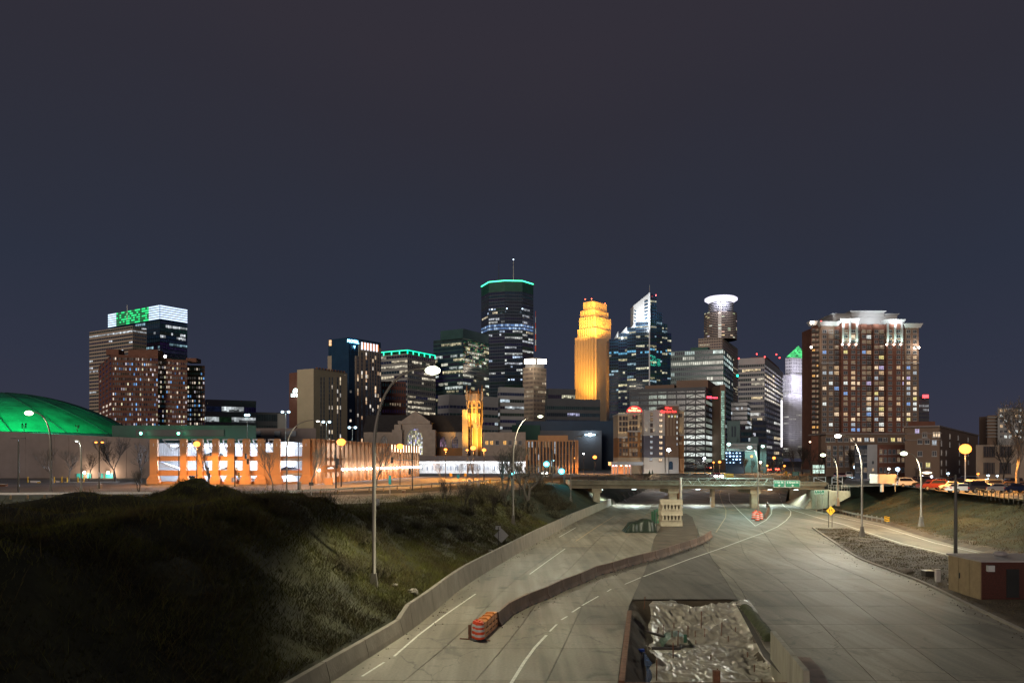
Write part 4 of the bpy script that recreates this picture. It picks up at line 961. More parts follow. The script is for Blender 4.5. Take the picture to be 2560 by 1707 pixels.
# --- HOTEL tower
D=520
t,fp,z1=tower('hotel_tower','navy and beige hotel tower with a lit HOTEL sign and orange crown windows',829,872,952,D,843,35,'w_navy',1,1,1,cool,0,0,left=False,right=False)
Lp,Cn,Rp,Bk=fp
def onR(px,out=0.0):
    k=((px-1280)/F*Cn[1]-Cn[0])/((Rp[0]-Cn[0])-(px-1280)/F*(Rp[1]-Cn[1])); L=math.dist(Cn,Rp); n_=((Rp[1]-Cn[1])/L,-(Rp[0]-Cn[0])/L)
    return (Cn[0]+(Rp[0]-Cn[0])*k+n_[0]*out,Cn[1]+(Rp[1]-Cn[1])*k+n_[1]*out)
mb=MB(); a,c=onR(896,0.4),onR(952,0.4); mb.prism([a,c,onR(952,-0.1),onR(896,-0.1)],5,Z(858,D)); a,c=onR(887.5,0.35),onR(896,0.35); mb.prism([a,c,onR(896,-0.1),onR(887.5,-0.1)],5,Z(887,D)); mb.build('beige_face',M['w_tan'],t)
mb=MB(); mb.prism([(X(819,D+30),D+30),(X(829,D+28),D+28),(X(829,D+28),D+45),(X(819,D+30),D+45)],5,Z(890,D+30)); mb.build('side_wing',M['w_tan'],t)
mb=MB(); mb.prism([(X(821,D+30),D+30),(X(829,D+28),D+28),(X(829,D+28),D+45),(X(821,D+30),D+45)],Z(890,D+30),Z(849,D+30)); mb.build('side_wing_top',M['w_navy'],t)
mb=MB(); mb.box(X(822.5,D+27),X(828.5,D+27),D+27,D+27.6,Z(864,D+27),Z(850,D+27),0,(1.0,0.45,0.1)); mb.build('corner_window',GL,t)
Cs,Rs=Cn,Rp
o_=onR; 
def slot2(pxa,pxb,yt,yb,nseg,litp,rng=random.Random(19)):
    g=MB(); pa,pb=onR(pxa,0.45),onR(pxb,0.45); Dm=pa[1]; zb_,zt_=max(5,Z(yb,Dm)),Z(yt,Dm)
    for i in range(nseg):
        za=zb_+(zt_-zb_)*i/nseg+0.15; zc_=zb_+(zt_-zb_)*(i+1)/nseg-0.15
        if rng.random()<litp: c=rng.choice([(1.0,0.75,0.5),(1.0,0.9,0.8),(0.8,0.5,0.3)]); q=rng.uniform(.5,1.2); c=tuple(v*q for v in c)
        else: c=(0.012,0.013,0.016)
        g.face([pa+(za,),pb+(za,),pb+(zc_,),pa+(zc_,)],0,c)
    g.build('window_strip',GL,t)
for a,yt,p in ((892,890,0.2),(902,880,0.2),(913,880,0.3),(916,880,0.25),(923,878,0.1),(929.5,878,0.1),(936,880,0.1),(942.5,882,0.15),(948,884,0.1)): slot2(a,a+(3.2),yt,1105,24,p)
ow=MB()
for i,a in enumerate((903.5,911,918,925.5,933,940.5)):
    pa,pb=onR(a,0.5),onR(a+4.5,0.5); ow.face([pa+(Z(867,D),),pb+(Z(867,D),),pb+(Z(850,D),),pa+(Z(850,D),)],0,(1.1,0.32,0.08))
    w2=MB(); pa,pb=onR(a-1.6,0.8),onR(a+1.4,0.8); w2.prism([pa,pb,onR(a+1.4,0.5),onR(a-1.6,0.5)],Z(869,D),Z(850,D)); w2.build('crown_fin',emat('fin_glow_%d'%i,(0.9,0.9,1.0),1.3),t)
ow.build('crown_window',GLN,t,kind='stuff')
ang=math.atan2(Rp[1]-Cn[1],Rp[0]-Cn[0]); sgb=emat('sign_glow_blue',(0.25,0.75,1.0),7)
p=onR(881,0.7); text('HOTEL',2.6,(p[0],p[1],Z(852.5,D)),sgb,t,rz=ang,name='sign_word',ext=0.2,sx=1.25)
p=onR(884.5,0.7); text('Y',2.4,(p[0],p[1],Z(866,D)),sgb,t,rz=ang,name='sign_mark',ext=0.2)
g=MB()
for py in (978,1026,1051):
    pa,pb=onR(874,0.1),onR(878.5,0.1); g.face([pa+(Z(py+3,D),),pb+(Z(py+3,D),),pb+(Z(py-3,D),),pa+(Z(py-3,D),)],0,(0.9,0.75,0.6) if py==1051 else (0.12,0.11,0.1))
g.build('window',GL,t,kind='stuff')
# --- green crowned office and brick block before it
t,fp,z1=tower('banded_office','pale banded office with a green lit open crown behind the street lamp',940,1019,1088,800,884,30,'w_white',22,12,14,[(1.0,0.85,0.6),(0.95,0.85,0.65)],0.55,0.55,mz=0.45,mx=0.06,full=(11,14,15,16,17))
Lp,Cn,Rp,Bk=fp; zc=zt(874,800)
mb=MB(); mb.prism([Lp,Cn,Rp,Bk],zc-0.5,zc+0.6); mb.build('crown_roof',M['w_grey'],t)
mb=MB(); g=emat('green_neon',(0.0,0.9,0.45),2.2)
for A,B,n in ((Lp,Cn,4),(Cn,Rp,5)):
    for i in range(n+1):
        x=A[0]+(B[0]-A[0])*i/n; y=A[1]+(B[1]-A[1])*i/n; mb.box(x-0.5,x+0.5,y-0.8,y,z1,zc-0.5)
    mb.tube([(A[0],A[1]-1,zc-0.6),(B[0],B[1]-1,zc-0.6)],0.45,4)
mb.build('green_tube',g,t,kind='stuff')
penthouse(t,fp,z1,0.12,0.9,zc-z1-0.6,'band_green_dark')
t,_,_=tower('brick_office','dark red brick block with square windows right of the hotel tower',953,955,1015,560,953,75,'w_brick_red',13,1,10,[(0.4,0.3,0.2)],0.05,0.1,mz=0.5,mx=0.5)
# --- dark tower with reflections
t,fp,z1=tower('dark_glass_tower','dark green glass tower with bright ragged office floors left of the tallest tower',1084,1157,1222,850,844,32,'w_dark_teal',32,22,20,[(0.95,0.92,0.75),(0.85,0.95,0.9),(0.9,0.8,0.5)],0.65,0.5,mz=0.28,mx=0.06)
Lp,Cn,Rp,Bk=fp; rng=random.Random(31)
mb=MB(); q=foot(1101,1157,1222,846,32); mb.prism(q,z1-1,zt(823,850)); mb.build('upper_block',M['w_dark_teal'],t)
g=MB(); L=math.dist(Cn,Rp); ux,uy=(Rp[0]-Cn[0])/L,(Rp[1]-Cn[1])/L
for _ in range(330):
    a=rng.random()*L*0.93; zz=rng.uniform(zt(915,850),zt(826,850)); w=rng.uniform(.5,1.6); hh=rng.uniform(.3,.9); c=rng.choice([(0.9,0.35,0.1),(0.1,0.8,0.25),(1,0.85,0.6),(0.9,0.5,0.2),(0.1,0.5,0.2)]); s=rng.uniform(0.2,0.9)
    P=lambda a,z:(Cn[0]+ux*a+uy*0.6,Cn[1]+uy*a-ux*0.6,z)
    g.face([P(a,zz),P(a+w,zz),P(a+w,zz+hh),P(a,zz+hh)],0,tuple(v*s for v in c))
g.build('painted_reflection',GL,t,kind='stuff')  # small glowing flecks painted as reflections in the glass
# --- low white banded blocks behind the church
tower('banded_block','white banded block with grey ribbon windows directly behind the gold church tower',1095,1123,1245,700,986,50,'w_pale',8,4,14,cool,0.1,0.15,mz=0.62,mx=0.02,par=7)
tower('banded_block','white banded block with some lit ribbon windows at the foot of the tallest tower',1245,1250,1310,740,968,70,'w_pale',11,1,10,cool,0.55,0.45,mz=0.55,mx=0.02,par=3)
# --- tallest tower, octagonal
D=1070; t=thing('skyscraper','tallest dark skyscraper with a green neon line round its flat top','skyscraper',(X(1268,D),D,5))
z1=zt(704,D)+1; oc=[(1203.5,1107),(1222,1079),(1262,1070),(1306,1072),(1333,1092)]
pts=[(X(a,Dd),Dd) for a,Dd in oc]; back=[(p[0],2*1120-p[1]+10) for p in pts[::-1]]
wb=MB(); gb=MB(); wb.prism(pts+back,5,z1)
rng=random.Random(8)
for A,B in zip(pts[:-1],pts[1:]):
    nc=max(3,int(math.dist(A,B)/2.6)); lit=runs(rng,56,nc,0.38,0.42,[(0.85,0.88,0.85),(0.6,0.75,1.0),(0.95,0.8,0.55),(0.85,0.9,1.0)])
    for r in (0,1,2,3,4,5,6): 
        for c in range(nc): lit.pop((r,c),None)
    for c in range(nc):
        for r in (13,14): lit[(r,c)]=((0.12,0.22,0.45) if rng.random()<0.7 else (0.5,0.7,1.0),1.0)
        for r in (44,45): 
            if rng.random()<.7: lit[(r,c)]=((0.4,0.5,0.9),0.6)
    facade(wb,gb,A,B,8,z1-1,56,nc,0.35,0.12,0.3,lit)
wb.build('wall',M['w_dark'],t); gb.build('window',GL,t,kind='stuff')
mb=MB(); pp=[(p[0],p[1]-0.8,z1+0.2) for p in pts]; mb.tube(pp,0.75,5); mb.build('green_neon_line',emat('neon_line',(0.05,1.0,0.42),3.5),t)
mb=MB(); 
for A,B in zip(pts[:-1],pts[1:]): mb.hexa([(A[0],A[1]-0.9,z1-14),(B[0],B[1]-0.9,z1-14),(B[0],B[1]-0.3,z1-14),(A[0],A[1]-0.3,z1-14)],[(A[0],A[1]-0.9,z1-1.4),(B[0],B[1]-0.9,z1-1.4),(B[0],B[1]-0.3,z1-1.4),(A[0],A[1]-0.3,z1-1.4)])
mb.build('crown_band',M['band_green_dark'],t)
mast(t,1283.5,1090,706,650,0.7); beacon(t,W(1283.5,649,1090),0.9,(0.6,0.8,1),4); mast(t,1247,1090,706,655,0.5,'dark_steel')
for px,py in ((1230,773),(1267,771),(1306,772),(1272,949)): beacon(t,W(px,py,1060),0.8,(0.6,0.8,1),5,'floodlight')
m_=thing('radio_mast','thin red and white radio mast right of the tallest tower','mast',(X(1339,950),950,5))
for i in range(7): 
    mb=MB(); ya,yb=878-100*i/7,878-100*(i+1)/7; mb.tube([W(1339,ya,950),W(1339,yb,950)],0.9*(1-i*0.12),5); mb.build('mast_section',M['drum_orange'] if i%2==0 else M['sign_white'],m_)
# --- white tower with floodlit crown
t,fp,z1=tower('stone_tower','slim white stone tower with two glaring floodlights at its crown',1308,1334,1365,900,917,42,'w_tan',22,8,9,[(1.0,0.85,0.6),(0.9,0.75,0.5)],0.5,0.4,mz=0.5,mx=0.45,ragged=False)
penthouse(t,fp,z1,0.1,0.95,zt(893,900)-z1,'w_pale',0.08,0.9)
fl=emat('flood_glow',(1.0,0.86,0.68),9)
for a,c in ((1311,1338),(1344,1366)):
    mb=MB(); mb.box(X(a,888),X(c,888),888,889.5,Z(909,888),Z(898,888)); mb.build('floodlight',fl,t)
light('POINT',W(1324,914,884),3000,(1,0.85,0.65),t,size=1); light('POINT',W(1355,914,884),3000,(1,0.85,0.65),t,size=1)
# --- dark banded blocks
tower('dark_block','dark banded block behind, left of the gold tower base',1366,1370,1438,800,972,75,'w_grey',10,1,14,[(0.9,0.85,0.6)],0.5,0.5,mz=0.5,mx=0.1,par=4)
tower('dark_block','dark banded block in front of the gold tower base',1363,1366,1500,750,997,75,'w_grey',9,1,26,[(0.9,0.8,0.6),(0.6,0.6,0.9)],0.35,0.2,mz=0.5,mx=0.1,par=5)
# --- gold tower
D=1160
gt_=thing('gold_tower','stepped skyscraper floodlit bright gold','skyscraper',(X(1488,D),D,5))
def tier(x0,xc,x1,yt,yb,Dd,ang=45,n1=10,n2=14,lit=0.1,nr=8,m='w_gold'):
    fp=foot(x0,xc,x1,Dd,ang); wb=MB(); gb=MB(); wb.prism(fp,Z(yb,Dd),Z(yt,Dd)); rng=random.Random(int(x0*yt)); Lp,Cn,Rp,Bk=fp
    facade(wb,gb,Lp,Cn,Z(yb,Dd),Z(yt,Dd)-1,nr,n1,0.25,0.5,0.5,runs(rng,nr,n1,.3,lit,[(0.9,0.75,0.5)]),pd=2.0); facade(wb,gb,Cn,Rp,Z(yb,Dd),Z(yt,Dd)-1,nr,n2,0.25,0.5,0.5,runs(rng,nr,n2,.4,lit*1.5,[(0.9,0.8,0.6)]),pd=2.0)
    wb.build('tier_wall',M[m],gt_); gb.build('window',GL,gt_,kind='stuff'); return fp
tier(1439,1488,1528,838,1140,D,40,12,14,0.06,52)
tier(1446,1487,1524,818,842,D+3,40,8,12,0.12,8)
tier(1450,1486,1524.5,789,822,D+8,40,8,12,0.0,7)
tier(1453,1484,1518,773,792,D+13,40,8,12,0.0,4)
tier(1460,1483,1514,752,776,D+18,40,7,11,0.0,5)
for a,yb,yt in ((1463,752,746),(1479,752,745),(1513,762,757)):
    beacon(gt_,W(a,yt+2,D+16),0.8)
GOLD=(1.0,0.48,0.06)
def flood(loc,to,p,col,ang,parent,lab=None):
    light('SPOT',loc,p,col,parent,to=to,size=1.5,angle=ang,blend=0.9,name='flood_lamp')
flood(W(1440,1085,D-45),W(1465,960,D+5),6e5,GOLD,55,gt_)
flood(W(1462,1040,D-30),W(1466,900,D+8),8e5,GOLD,60,gt_)
flood(W(1478,1010,D-26),W(1480,890,D+4),1.2e5,GOLD,60,gt_)
flood(W(1446,838,D-22),W(1464,790,D+12),4.2e5,GOLD,100,gt_)
flood(W(1492,842,D-24),W(1497,790,D+14),4.2e5,GOLD,85,gt_)
flood(W(1522,838,D-10),W(1510,790,D+22),1.8e5,GOLD,80,gt_)
flood(W(1484,772,D-10),W(1485,752,D+14),1.2e5,GOLD,120,gt_)
# --- stepped dark glass tower with a white lit top
D=1000
t=thing('stepped_tower','stepped dark blue glass tower with a floodlit white slanted top and a thin spine','skyscraper',(X(1623,D),D,5))
rng=random.Random(12)
aL,aR=28,52
def wallseg(xa,xb,yt,side,nr0=None,yb=1140):
    a=math.radians(aL)
    def hit(px,left):
        Cn=(X(1623,D),D); d=(-math.cos(a),math.sin(a)) if left else (math.cos(a),math.sin(a)); k=(px-1280)/F; tt=(k*Cn[1]-Cn[0])/(d[0]-k*d[1]); return (Cn[0]+d[0]*tt,Cn[1]+d[1]*tt)
    A,B=hit(xa,side=='L'),hit(xb,side=='L'); zt_=Z(yt,D); wb=MB(); gb=MB()
    wb.prism([A,B,(B[0],B[1]+30),(A[0],A[1]+30)],5,zt_); nr=int((zt_-5)/4.0); nc=max(2,int(math.dist(A,B)/2.5))
    z0=zt_-nr*4.0; lit=runs(rng,nr,nc,0.42,0.45,[(0.95,0.85,0.5),(0.9,0.85,0.6),(0.5,0.75,0.9)])
    zz=int((zt_-Z(876,D))/4.0)
    for c in range(nc): lit.pop((0,c),None); 
    if 0<zz<nr:
        for c in range(nc):
            if rng.random()<0.6: lit[(zz,c)]=((0.15,0.45,0.7),0.8)
    facade(wb,gb,A,B,z0,zt_,nr,nc,0.3,0.08,0.3,lit); wb.build('wall',M['w_blueblack'],t); gb.build('window',GL,t,kind='stuff'); return A,B
for a,c,y in ((1523,1546,840),(1546,1568,828),(1568,1590,816),(1590,1623,804)): wallseg(a,c,y,'L')
for a,c,y in ((1623,1641,733),(1641,1655,778),(1655,1668,806),(1668,1678,828)): wallseg(a,c,y,'R')
# white slab
A=(X(1585.5,D+12),D+18); B=(X(1622,D),D+1); mb=MB(); mb.hexa([(A[0],A[1],Z(806,D)),(B[0],B[1],Z(806,D)),(B[0],B[1]+25,Z(806,D)),(A[0],A[1]+25,Z(806,D))],[(A[0],A[1],Z(757,D)),(B[0],B[1],Z(733,D)),(B[0],B[1]+25,Z(733,D)),(A[0],A[1]+25,Z(757,D))]); mb.build('white_slab',M['w_pale'],t)
mb=MB()
for i in range(6):
    zz=Z(752+i*8.5,D); mb.hexa([(X(1612,D),D+4.2,zz-1.6),(X(1620,D),D+1.2,zz-0.4),(X(1620,D),D+1.6,zz-0.4),(X(1612,D),D+4.6,zz-1.6)],[(X(1612,D),D+4.2,zz+0.2),(X(1620,D),D+1.2,zz+1.4),(X(1620,D),D+1.6,zz+1.4),(X(1612,D),D+4.6,zz+0.2)])
    if i>1: mb.box(X(1586,D+14),X(1591,D+14),D+15.0,D+15.4,zz-2,zz-0.6)
mb.build('louvre',M['w_blueblack'],t,kind='stuff')
for i,(a,c,y0,y1) in enumerate(((1575,1592,804,816),(1552,1568,816,828),(1537,1546,828,840))):
    mb=MB(); p=(X(a,D+20),D+22); q=(X(c,D+12),D+14); mb.hexa([p+(Z(y1,D),),q+(Z(y1,D),),(q[0],q[1]+5,Z(y1,D)),(p[0],p[1]+5,Z(y1,D))],[p+(Z(y1-1.5,D),),q+(Z(y0-5,D),),(q[0],q[1]+5,Z(y0-5,D)),(p[0],p[1]+5,Z(y1-1.5,D))]); mb.build('white_wedge',M['w_pale'],t)
    light('POINT',((p[0]+q[0])/2,p[1]-12,Z(y1-3,D)),5000,(0.85,0.95,1),t,size=1)
mb=MB(); mb.box(X(1621.8,D),X(1624.6,D),D-1.5,D+1,5,Z(732,D)); mb.build('spine',M['metal_white'],t)
mast(t,1624,D+5,733,712,0.4); beacon(t,W(1640,738,D),0.9)
flood(W(1590,812,D-20),W(1608,780,D+8),1.3e5,(0.9,0.96,1),110,t); flood(W(1608,810,D-14),W(1606,770,D+8),6e4,(0.9,0.96,1),110,t)
g=MB(); 
for _ in range(120):
    px=rng.uniform(1625,1653); py=rng.uniform(888,914)
    if (px-1625)/28*14+884<py: 
        A_=W(px,py,D-1); w=rng.uniform(.4,1.4); g.face([(A_[0],A_[1]+ (px-1623)*0.25,A_[2]),(A_[0]+w,A_[1]+(px-1623)*0.25,A_[2]),(A_[0]+w,A_[1]+(px-1623)*0.25,A_[2]+0.5),(A_[0],A_[1]+(px-1623)*0.25,A_[2]+0.5)],0,(0.05,0.75,0.5))
g.build('green_window_light',GL,t,kind='stuff')
# --- teal office, round tower
t,fp,z1=tower('teal_office','grey green office with rows of lit square windows in front of the round tower',1677,1808,1832,800,872,15,'w_teal',22,26,6,[(0.8,1.0,0.95),(0.95,0.95,0.8)],0.45,0.5,mz=0.4,mx=0.25,ragged=False,full=(2,))
penthouse(t,fp,z1,0.35,0.68,zt(861,800)-z1,'band_green_dark'); beacon(t,W(1844,939,795),1.2,(0,1,0.5),5)
D=1130
t=thing('round_tower','tall round tower with a glowing white disc crown','skyscraper',(X(1803,D),D,5))
rng=random.Random(3)
def drum_t(cx,w,y0,y1,fl,mw,lp,name='drum_wall',col=[(0.9,0.88,0.7),(0.9,0.8,0.55)]):
    r=w/2/F*D; c=(X(cx,D+r),D+r+2); wb=MB(); gb=MB(); n=32; za,zb=Z(y1,D),Z(y0,D)
    wb.lathe((c[0],c[1],0),[(r*0.985,za),(r*0.985,zb)],n)
    for i in range(fl):
        zz=za+(zb-za)*i/fl; wb.lathe((c[0],c[1],0),[(r,zz),(r,zz+(zb-za)/fl*0.42)],n)
        for k in range(n):
            t0=2*math.pi*k/n; t1=2*math.pi*(k+1)/n
            if math.sin((t0+t1)/2)>0.1: continue
            q=(0.01,0.01,0.012) if rng.random()>lp else tuple(v*rng.uniform(.5,1) for v in rng.choice(col))
            rr=r*0.992; gb.face([(c[0]+rr*math.cos(t0),c[1]+rr*math.sin(t0),zz+(zb-za)/fl*.42),(c[0]+rr*math.cos(t1),c[1]+rr*math.sin(t1),zz+(zb-za)/fl*.42),(c[0]+rr*math.cos(t1),c[1]+rr*math.sin(t1),zz+(zb-za)/fl),(c[0]+rr*math.cos(t0),c[1]+rr*math.sin(t0),zz+(zb-za)/fl)],0,q)
    wb.build(name,M[mw],t); gb.build('window',GL,t,kind='stuff'); return c,r
c,r=drum_t(1803.5,62,752,778,6,'w_pale',0.02)
drum_t(1802,82,776,844,16,'w_tan',0.12)
fp=foot(1746,1805,1844,D,25); wb=MB(); gb=MB(); wb.prism(fp,5,Z(843,D)); 
for A,B,n in ((fp[0],fp[1],14),(fp[1],fp[2],12)): facade(wb,gb,A,B,5,Z(843,D),46,n,0.45,0.4,0.4,runs(rng,46,n,.3,.3,[(0.95,0.85,0.6)]))
wb.build('base_wall',M['w_tan'],t); gb.build('window',GL,t,kind='stuff')
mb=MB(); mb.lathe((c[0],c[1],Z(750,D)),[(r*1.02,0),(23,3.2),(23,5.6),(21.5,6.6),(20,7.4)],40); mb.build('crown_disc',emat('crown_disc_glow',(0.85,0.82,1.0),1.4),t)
light('POINT',(c[0],c[1]-r-9,Z(753,D)),30000,(0.8,0.8,1),t,size=2); light('POINT',(c[0]-r*0.8,c[1]-r-5,Z(753,D)),15000,(0.8,0.8,1),t,size=2)
# --- white grid office pair
t,fp,z1=tower('grid_office','white gridded office tower with red beacons right of the round tower',1846,1911,1957,760,894,20,'w_pale',22,14,10,[(1.0,0.78,0.45),(0.95,0.85,0.65)],0.7,0.45,mz=0.42,mx=0.12,par=5)
penthouse(t,fp,z1,0.35,0.95,zt(884,760)-z1,'w_brick')
for px,py in ((1847,896),(1892,885),(1912,892),(1941,886),(1949,894)): beacon(t,W(px,py,752),0.7)
tower('grid_office','lower white gridded office block in front of the beaconed office',1876,1910,1955,700,1001,20,'w_pale',12,8,10,[(1.0,0.8,0.5),(0.9,0.9,0.85)],0.7,0.45,mz=0.42,mx=0.06)
tower('dark_office','curved dark office between teal office and white grid tower',1828,1868,1884,720,1004,15,'w_grey',14,14,4,[(0.8,0.85,0.9),(0.7,0.8,0.9)],0.5,0.5,mz=0.35,mx=0.08)
tower('dark_office','low dark office below the white grid office',1880,1882,1916,640,1050,70,'w_grey',8,1,10,[(0.8,0.8,0.9)],0.5,0.5,mz=0.4,mx=0.12)
tower('dark_office','small dark office left of the white lit strip',1850,1852,1882,660,1062,70,'w_grey',7,1,8,cool,0.5,0.5,mz=0.4,mx=0.12)
# --- purple white tower with the green pyramid
D=900; VI=(0.80,0.78,1.0)
t=thing('pyramid_tower','white stone tower lit violet with a glowing green pyramid roof','skyscraper',(X(1999,D),D,5))
rng=random.Random(21)
for x0,xc,x1,yt,yb,Dd,nr,n1,n2 in ((1956,1972,2027,984,1145,D,30,5,16),(1958,1978,2026,935,984,D+6,10,5,14),(1964,1980,2025,893,936,D+12,5,4,11)):
    q=foot(x0,xc,x1,Dd,62); wb=MB(); gb=MB(); wb.prism(q,Z(yb,Dd),Z(yt,Dd)); facade(wb,gb,q[0],q[1],Z(yb,Dd),Z(yt,Dd)-1,nr,n1,.45,.45,.5,runs(rng,nr,n1,.4,.4,[(0.9,.9,.8)],False)); facade(wb,gb,q[1],q[2],Z(yb,Dd),Z(yt,Dd)-1,nr,n2,.3 if nr==5 else .45,.45,.5,runs(rng,nr,n2,.4,.3,[(0.9,.9,.75)],False) if nr>5 else None,pd=0.8)
    wb.build('tier_wall',M['w_pale'],t); gb.build('window',GL,t,kind='stuff')
q=foot(1966,1981,2025,D+14,62); ap=W(2004,864,D+25); mb=MB(); zb=Z(890,D+14); cx=sum(p[0] for p in q)/4; cyy=sum(p[1] for p in q)/4
n=9
for i in range(4):
    A,B=q[i],q[(i+1)%4]
    for j in range(n):
        f0,f1=j/n,(j+1)/n-0.03
        def PP(p,f,e=0): return (p[0]+(cx-p[0])*f,p[1]+(cyy-p[1])*f,zb+(ap[2]-zb)*f)
        for k in range(6):
            s0,s1=k/6,(k+1)/6; lerp=lambda s:(A[0]+(B[0]-A[0])*s,A[1]+(B[1]-A[1])*s); v=R.choice((0.15,0.5,0.9,1.1))
            mb.face([PP(lerp(s0),f0),PP(lerp(s1),f0),PP(lerp(s1),f1),PP(lerp(s0),f1)],0,(0.12*v,0.95*v,0.30*v))
mb.build('pyramid_roof',glow_mat('pyramid_glow',(0.05,0.2,0.08),0.4,0.15,0.5),t)
flood(W(1998,940,D-22),W(2003,912,D+12),0.8e5,VI,120,t); flood(W(1985,985,D-24),W(2000,955,D+8),0.9e5,VI,110,t); flood(W(2018,985,D-16),W(2010,955,D+12),0.5e5,VI,110,t); flood(W(1993,1120,D-40),W(1998,1040,D+4),0.5e5,VI,80,t)
mb=MB(); mb.box(X(1953,690),X(1956,690),690,691,Z(1117,690),Z(1000,690)); o=mb.build('light_column',emat('column_glow',(1,0.97,1),2.0),None,loc=(X(1954,690),690,5)); tag(o,'tall glowing white light strip at the edge of the white office','light column')
# ================================================================== nearer buildings
WM={}
def winmesh(w,h,kind,bars=1,frame='sign_back',depth=0.12,sill=True):
    key=(round(w,2),round(h,2),kind,bars,frame)
    if key in WM: return WM[key]
    mb=MB(); t=min(0.09,w*0.08)
    mb.box(-w/2,-w/2+t,-depth,0,0,h); mb.box(w/2-t,w/2,-depth,0,0,h); mb.box(-w/2+t,w/2-t,-depth,0,0,t); mb.box(-w/2+t,w/2-t,-depth,0,h-t,h)
    for i in range(bars):
        a=-w/2+w*(i+1)/(bars+1); mb.box(a-t/2,a+t/2,-depth*0.8,-0.03,t,h-t)
    if sill: mb.box(-w/2-0.1,w/2+0.1,-depth-0.12,0,-0.14,-0.005)
    mb.face([(-w/2,-0.025,0),(w/2,-0.025,0),(w/2,-0.025,h),(-w/2,-0.025,h)],1,WK[kind])
    for i in range(len(mb.g)-1): mb.g[i]=None
    WM[key]=mb.mesh('window',[M[frame],GLN]); return WM[key]
WK={'wb':(1.15,0.85,0.55),'wm':(0.75,0.5,0.28),'wd':(0.25,0.17,0.10),'cb':(0.95,1.0,0.95),'cm':(0.45,0.5,0.55),'bl':(0.25,0.42,0.8),'ye':(0.95,0.8,0.3),'pu':(0.6,0.5,0.8),'d1':(0.012,0.012,0.014),'d2':(0.04,0.032,0.028),'gr':(0.3,0.7,0.5),'or':(1.0,0.5,0.12)}
def wins(parent,p0,p1,z0,cells,w,h,rz=None,bars=1,frame='sign_back',out=0.0,name='window'):
    """cells: list of (distance along the wall, z of the sill, kind[, w, h])"""
    ux,uy=p1[0]-p0[0],p1[1]-p0[1]; L=math.hypot(ux,uy); ux/=L; uy/=L; nx_,ny_=uy,-ux; rz=math.atan2(uy,ux)
    for c in cells:
        a,z,k=c[:3]; ww,hh=(c[3],c[4]) if len(c)>3 else (w,h)
        o=bpy.data.objects.new(name,winmesh(ww,hh,k,bars,frame)); C.objects.link(o); o.parent=parent
        o.location=Vector((p0[0]+ux*a+nx_*out,p0[1]+uy*a+ny_*out,z))-parent.location; o.rotation_euler=(0,0,rz)
def wallbox(t,x0,x1,y0,y1,Y,dp,m,name='wall',z0=None,dy=0.0):
    mb=MB(); a,b_=X(x0,Y),X(x1,Y); Yb=Y+dy+dp; a2=max(a,X(x0,Yb)) if a>0 else a; b2=min(b_,X(x1,Yb)) if b_<0 else b_
    mb.prism([(a,Y+dy),(b_,Y+dy),(b2,Yb),(a2,Yb)],5.0 if z0 is None else z0,Z(y0,Y)); return mb.build(name,M[m],t)
# --- residential tower on the right
D=420; rng=random.Random(4)
rt=thing('residential_tower','large brown brick apartment tower with a floodlit white crown, right','residential tower',(X(2170,D),D,5))
cells_p=lambda px:X(px,D)
bays=[(2053,2086,814,'w_taupe',0),(2086,2102,812,'w_brick',1.6),(2102,2141,805,'w_brick',-0.9),(2141,2152,810,'w_brick',0.8),(2152,2166,810,'w_brick',-0.3),(2166,2183,810,'w_brick',1.6),(2183,2197,810,'w_brick',-0.3),(2197,2214,810,'w_brick',1.2),(2214,2254,805,'w_brick',-0.9),(2254,2262,812,'w_brick',0.8),(2262,2297,815,'w_taupe',0)]
for a,c,yt,m,o in bays:
    mb=MB(); mb.box(X(a,D),X(c,D),D+o,D+(30 if a>2100 else 6),5,Z(yt,D)); mb.build('wall_bay',M[m],rt)
    if m=='w_taupe':
        mb=MB(); mb.box(X(a,D)+0.01,X(c,D)-0.01,D+o-0.35,D+o-0.02,Z(908,D),Z(906,D)); mb.build('string_course',M['w_pale'],rt)
mb=MB(); mb.prism([(X(2028,D+4),D+4),(X(2053,D+2),D+4),(X(2053,D+2),D+30),(X(2031,D+30),D+30)],5,Z(808,D)); mb.build('side_wing',M['w_brick'],rt)
cols=[(2061,2.1,0,'n'),(2077,2.1,0,'n'),(2094,2.6,1.6,'b'),(2112,2.2,-0.9,'n'),(2131,2.2,-0.9,'n'),(2146.5,2.0,0.8,'n'),(2159,2.0,-0.3,'n'),(2174.5,2.8,1.6,'b'),(2190,2.0,-0.3,'n'),(2205.5,2.8,1.2,'b'),(2223,2.1,-0.9,'n'),(2244,2.1,-0.9,'n'),(2258,1.3,0.8,'n'),(2271,2.0,0,'n'),(2287,2.0,0,'n')]
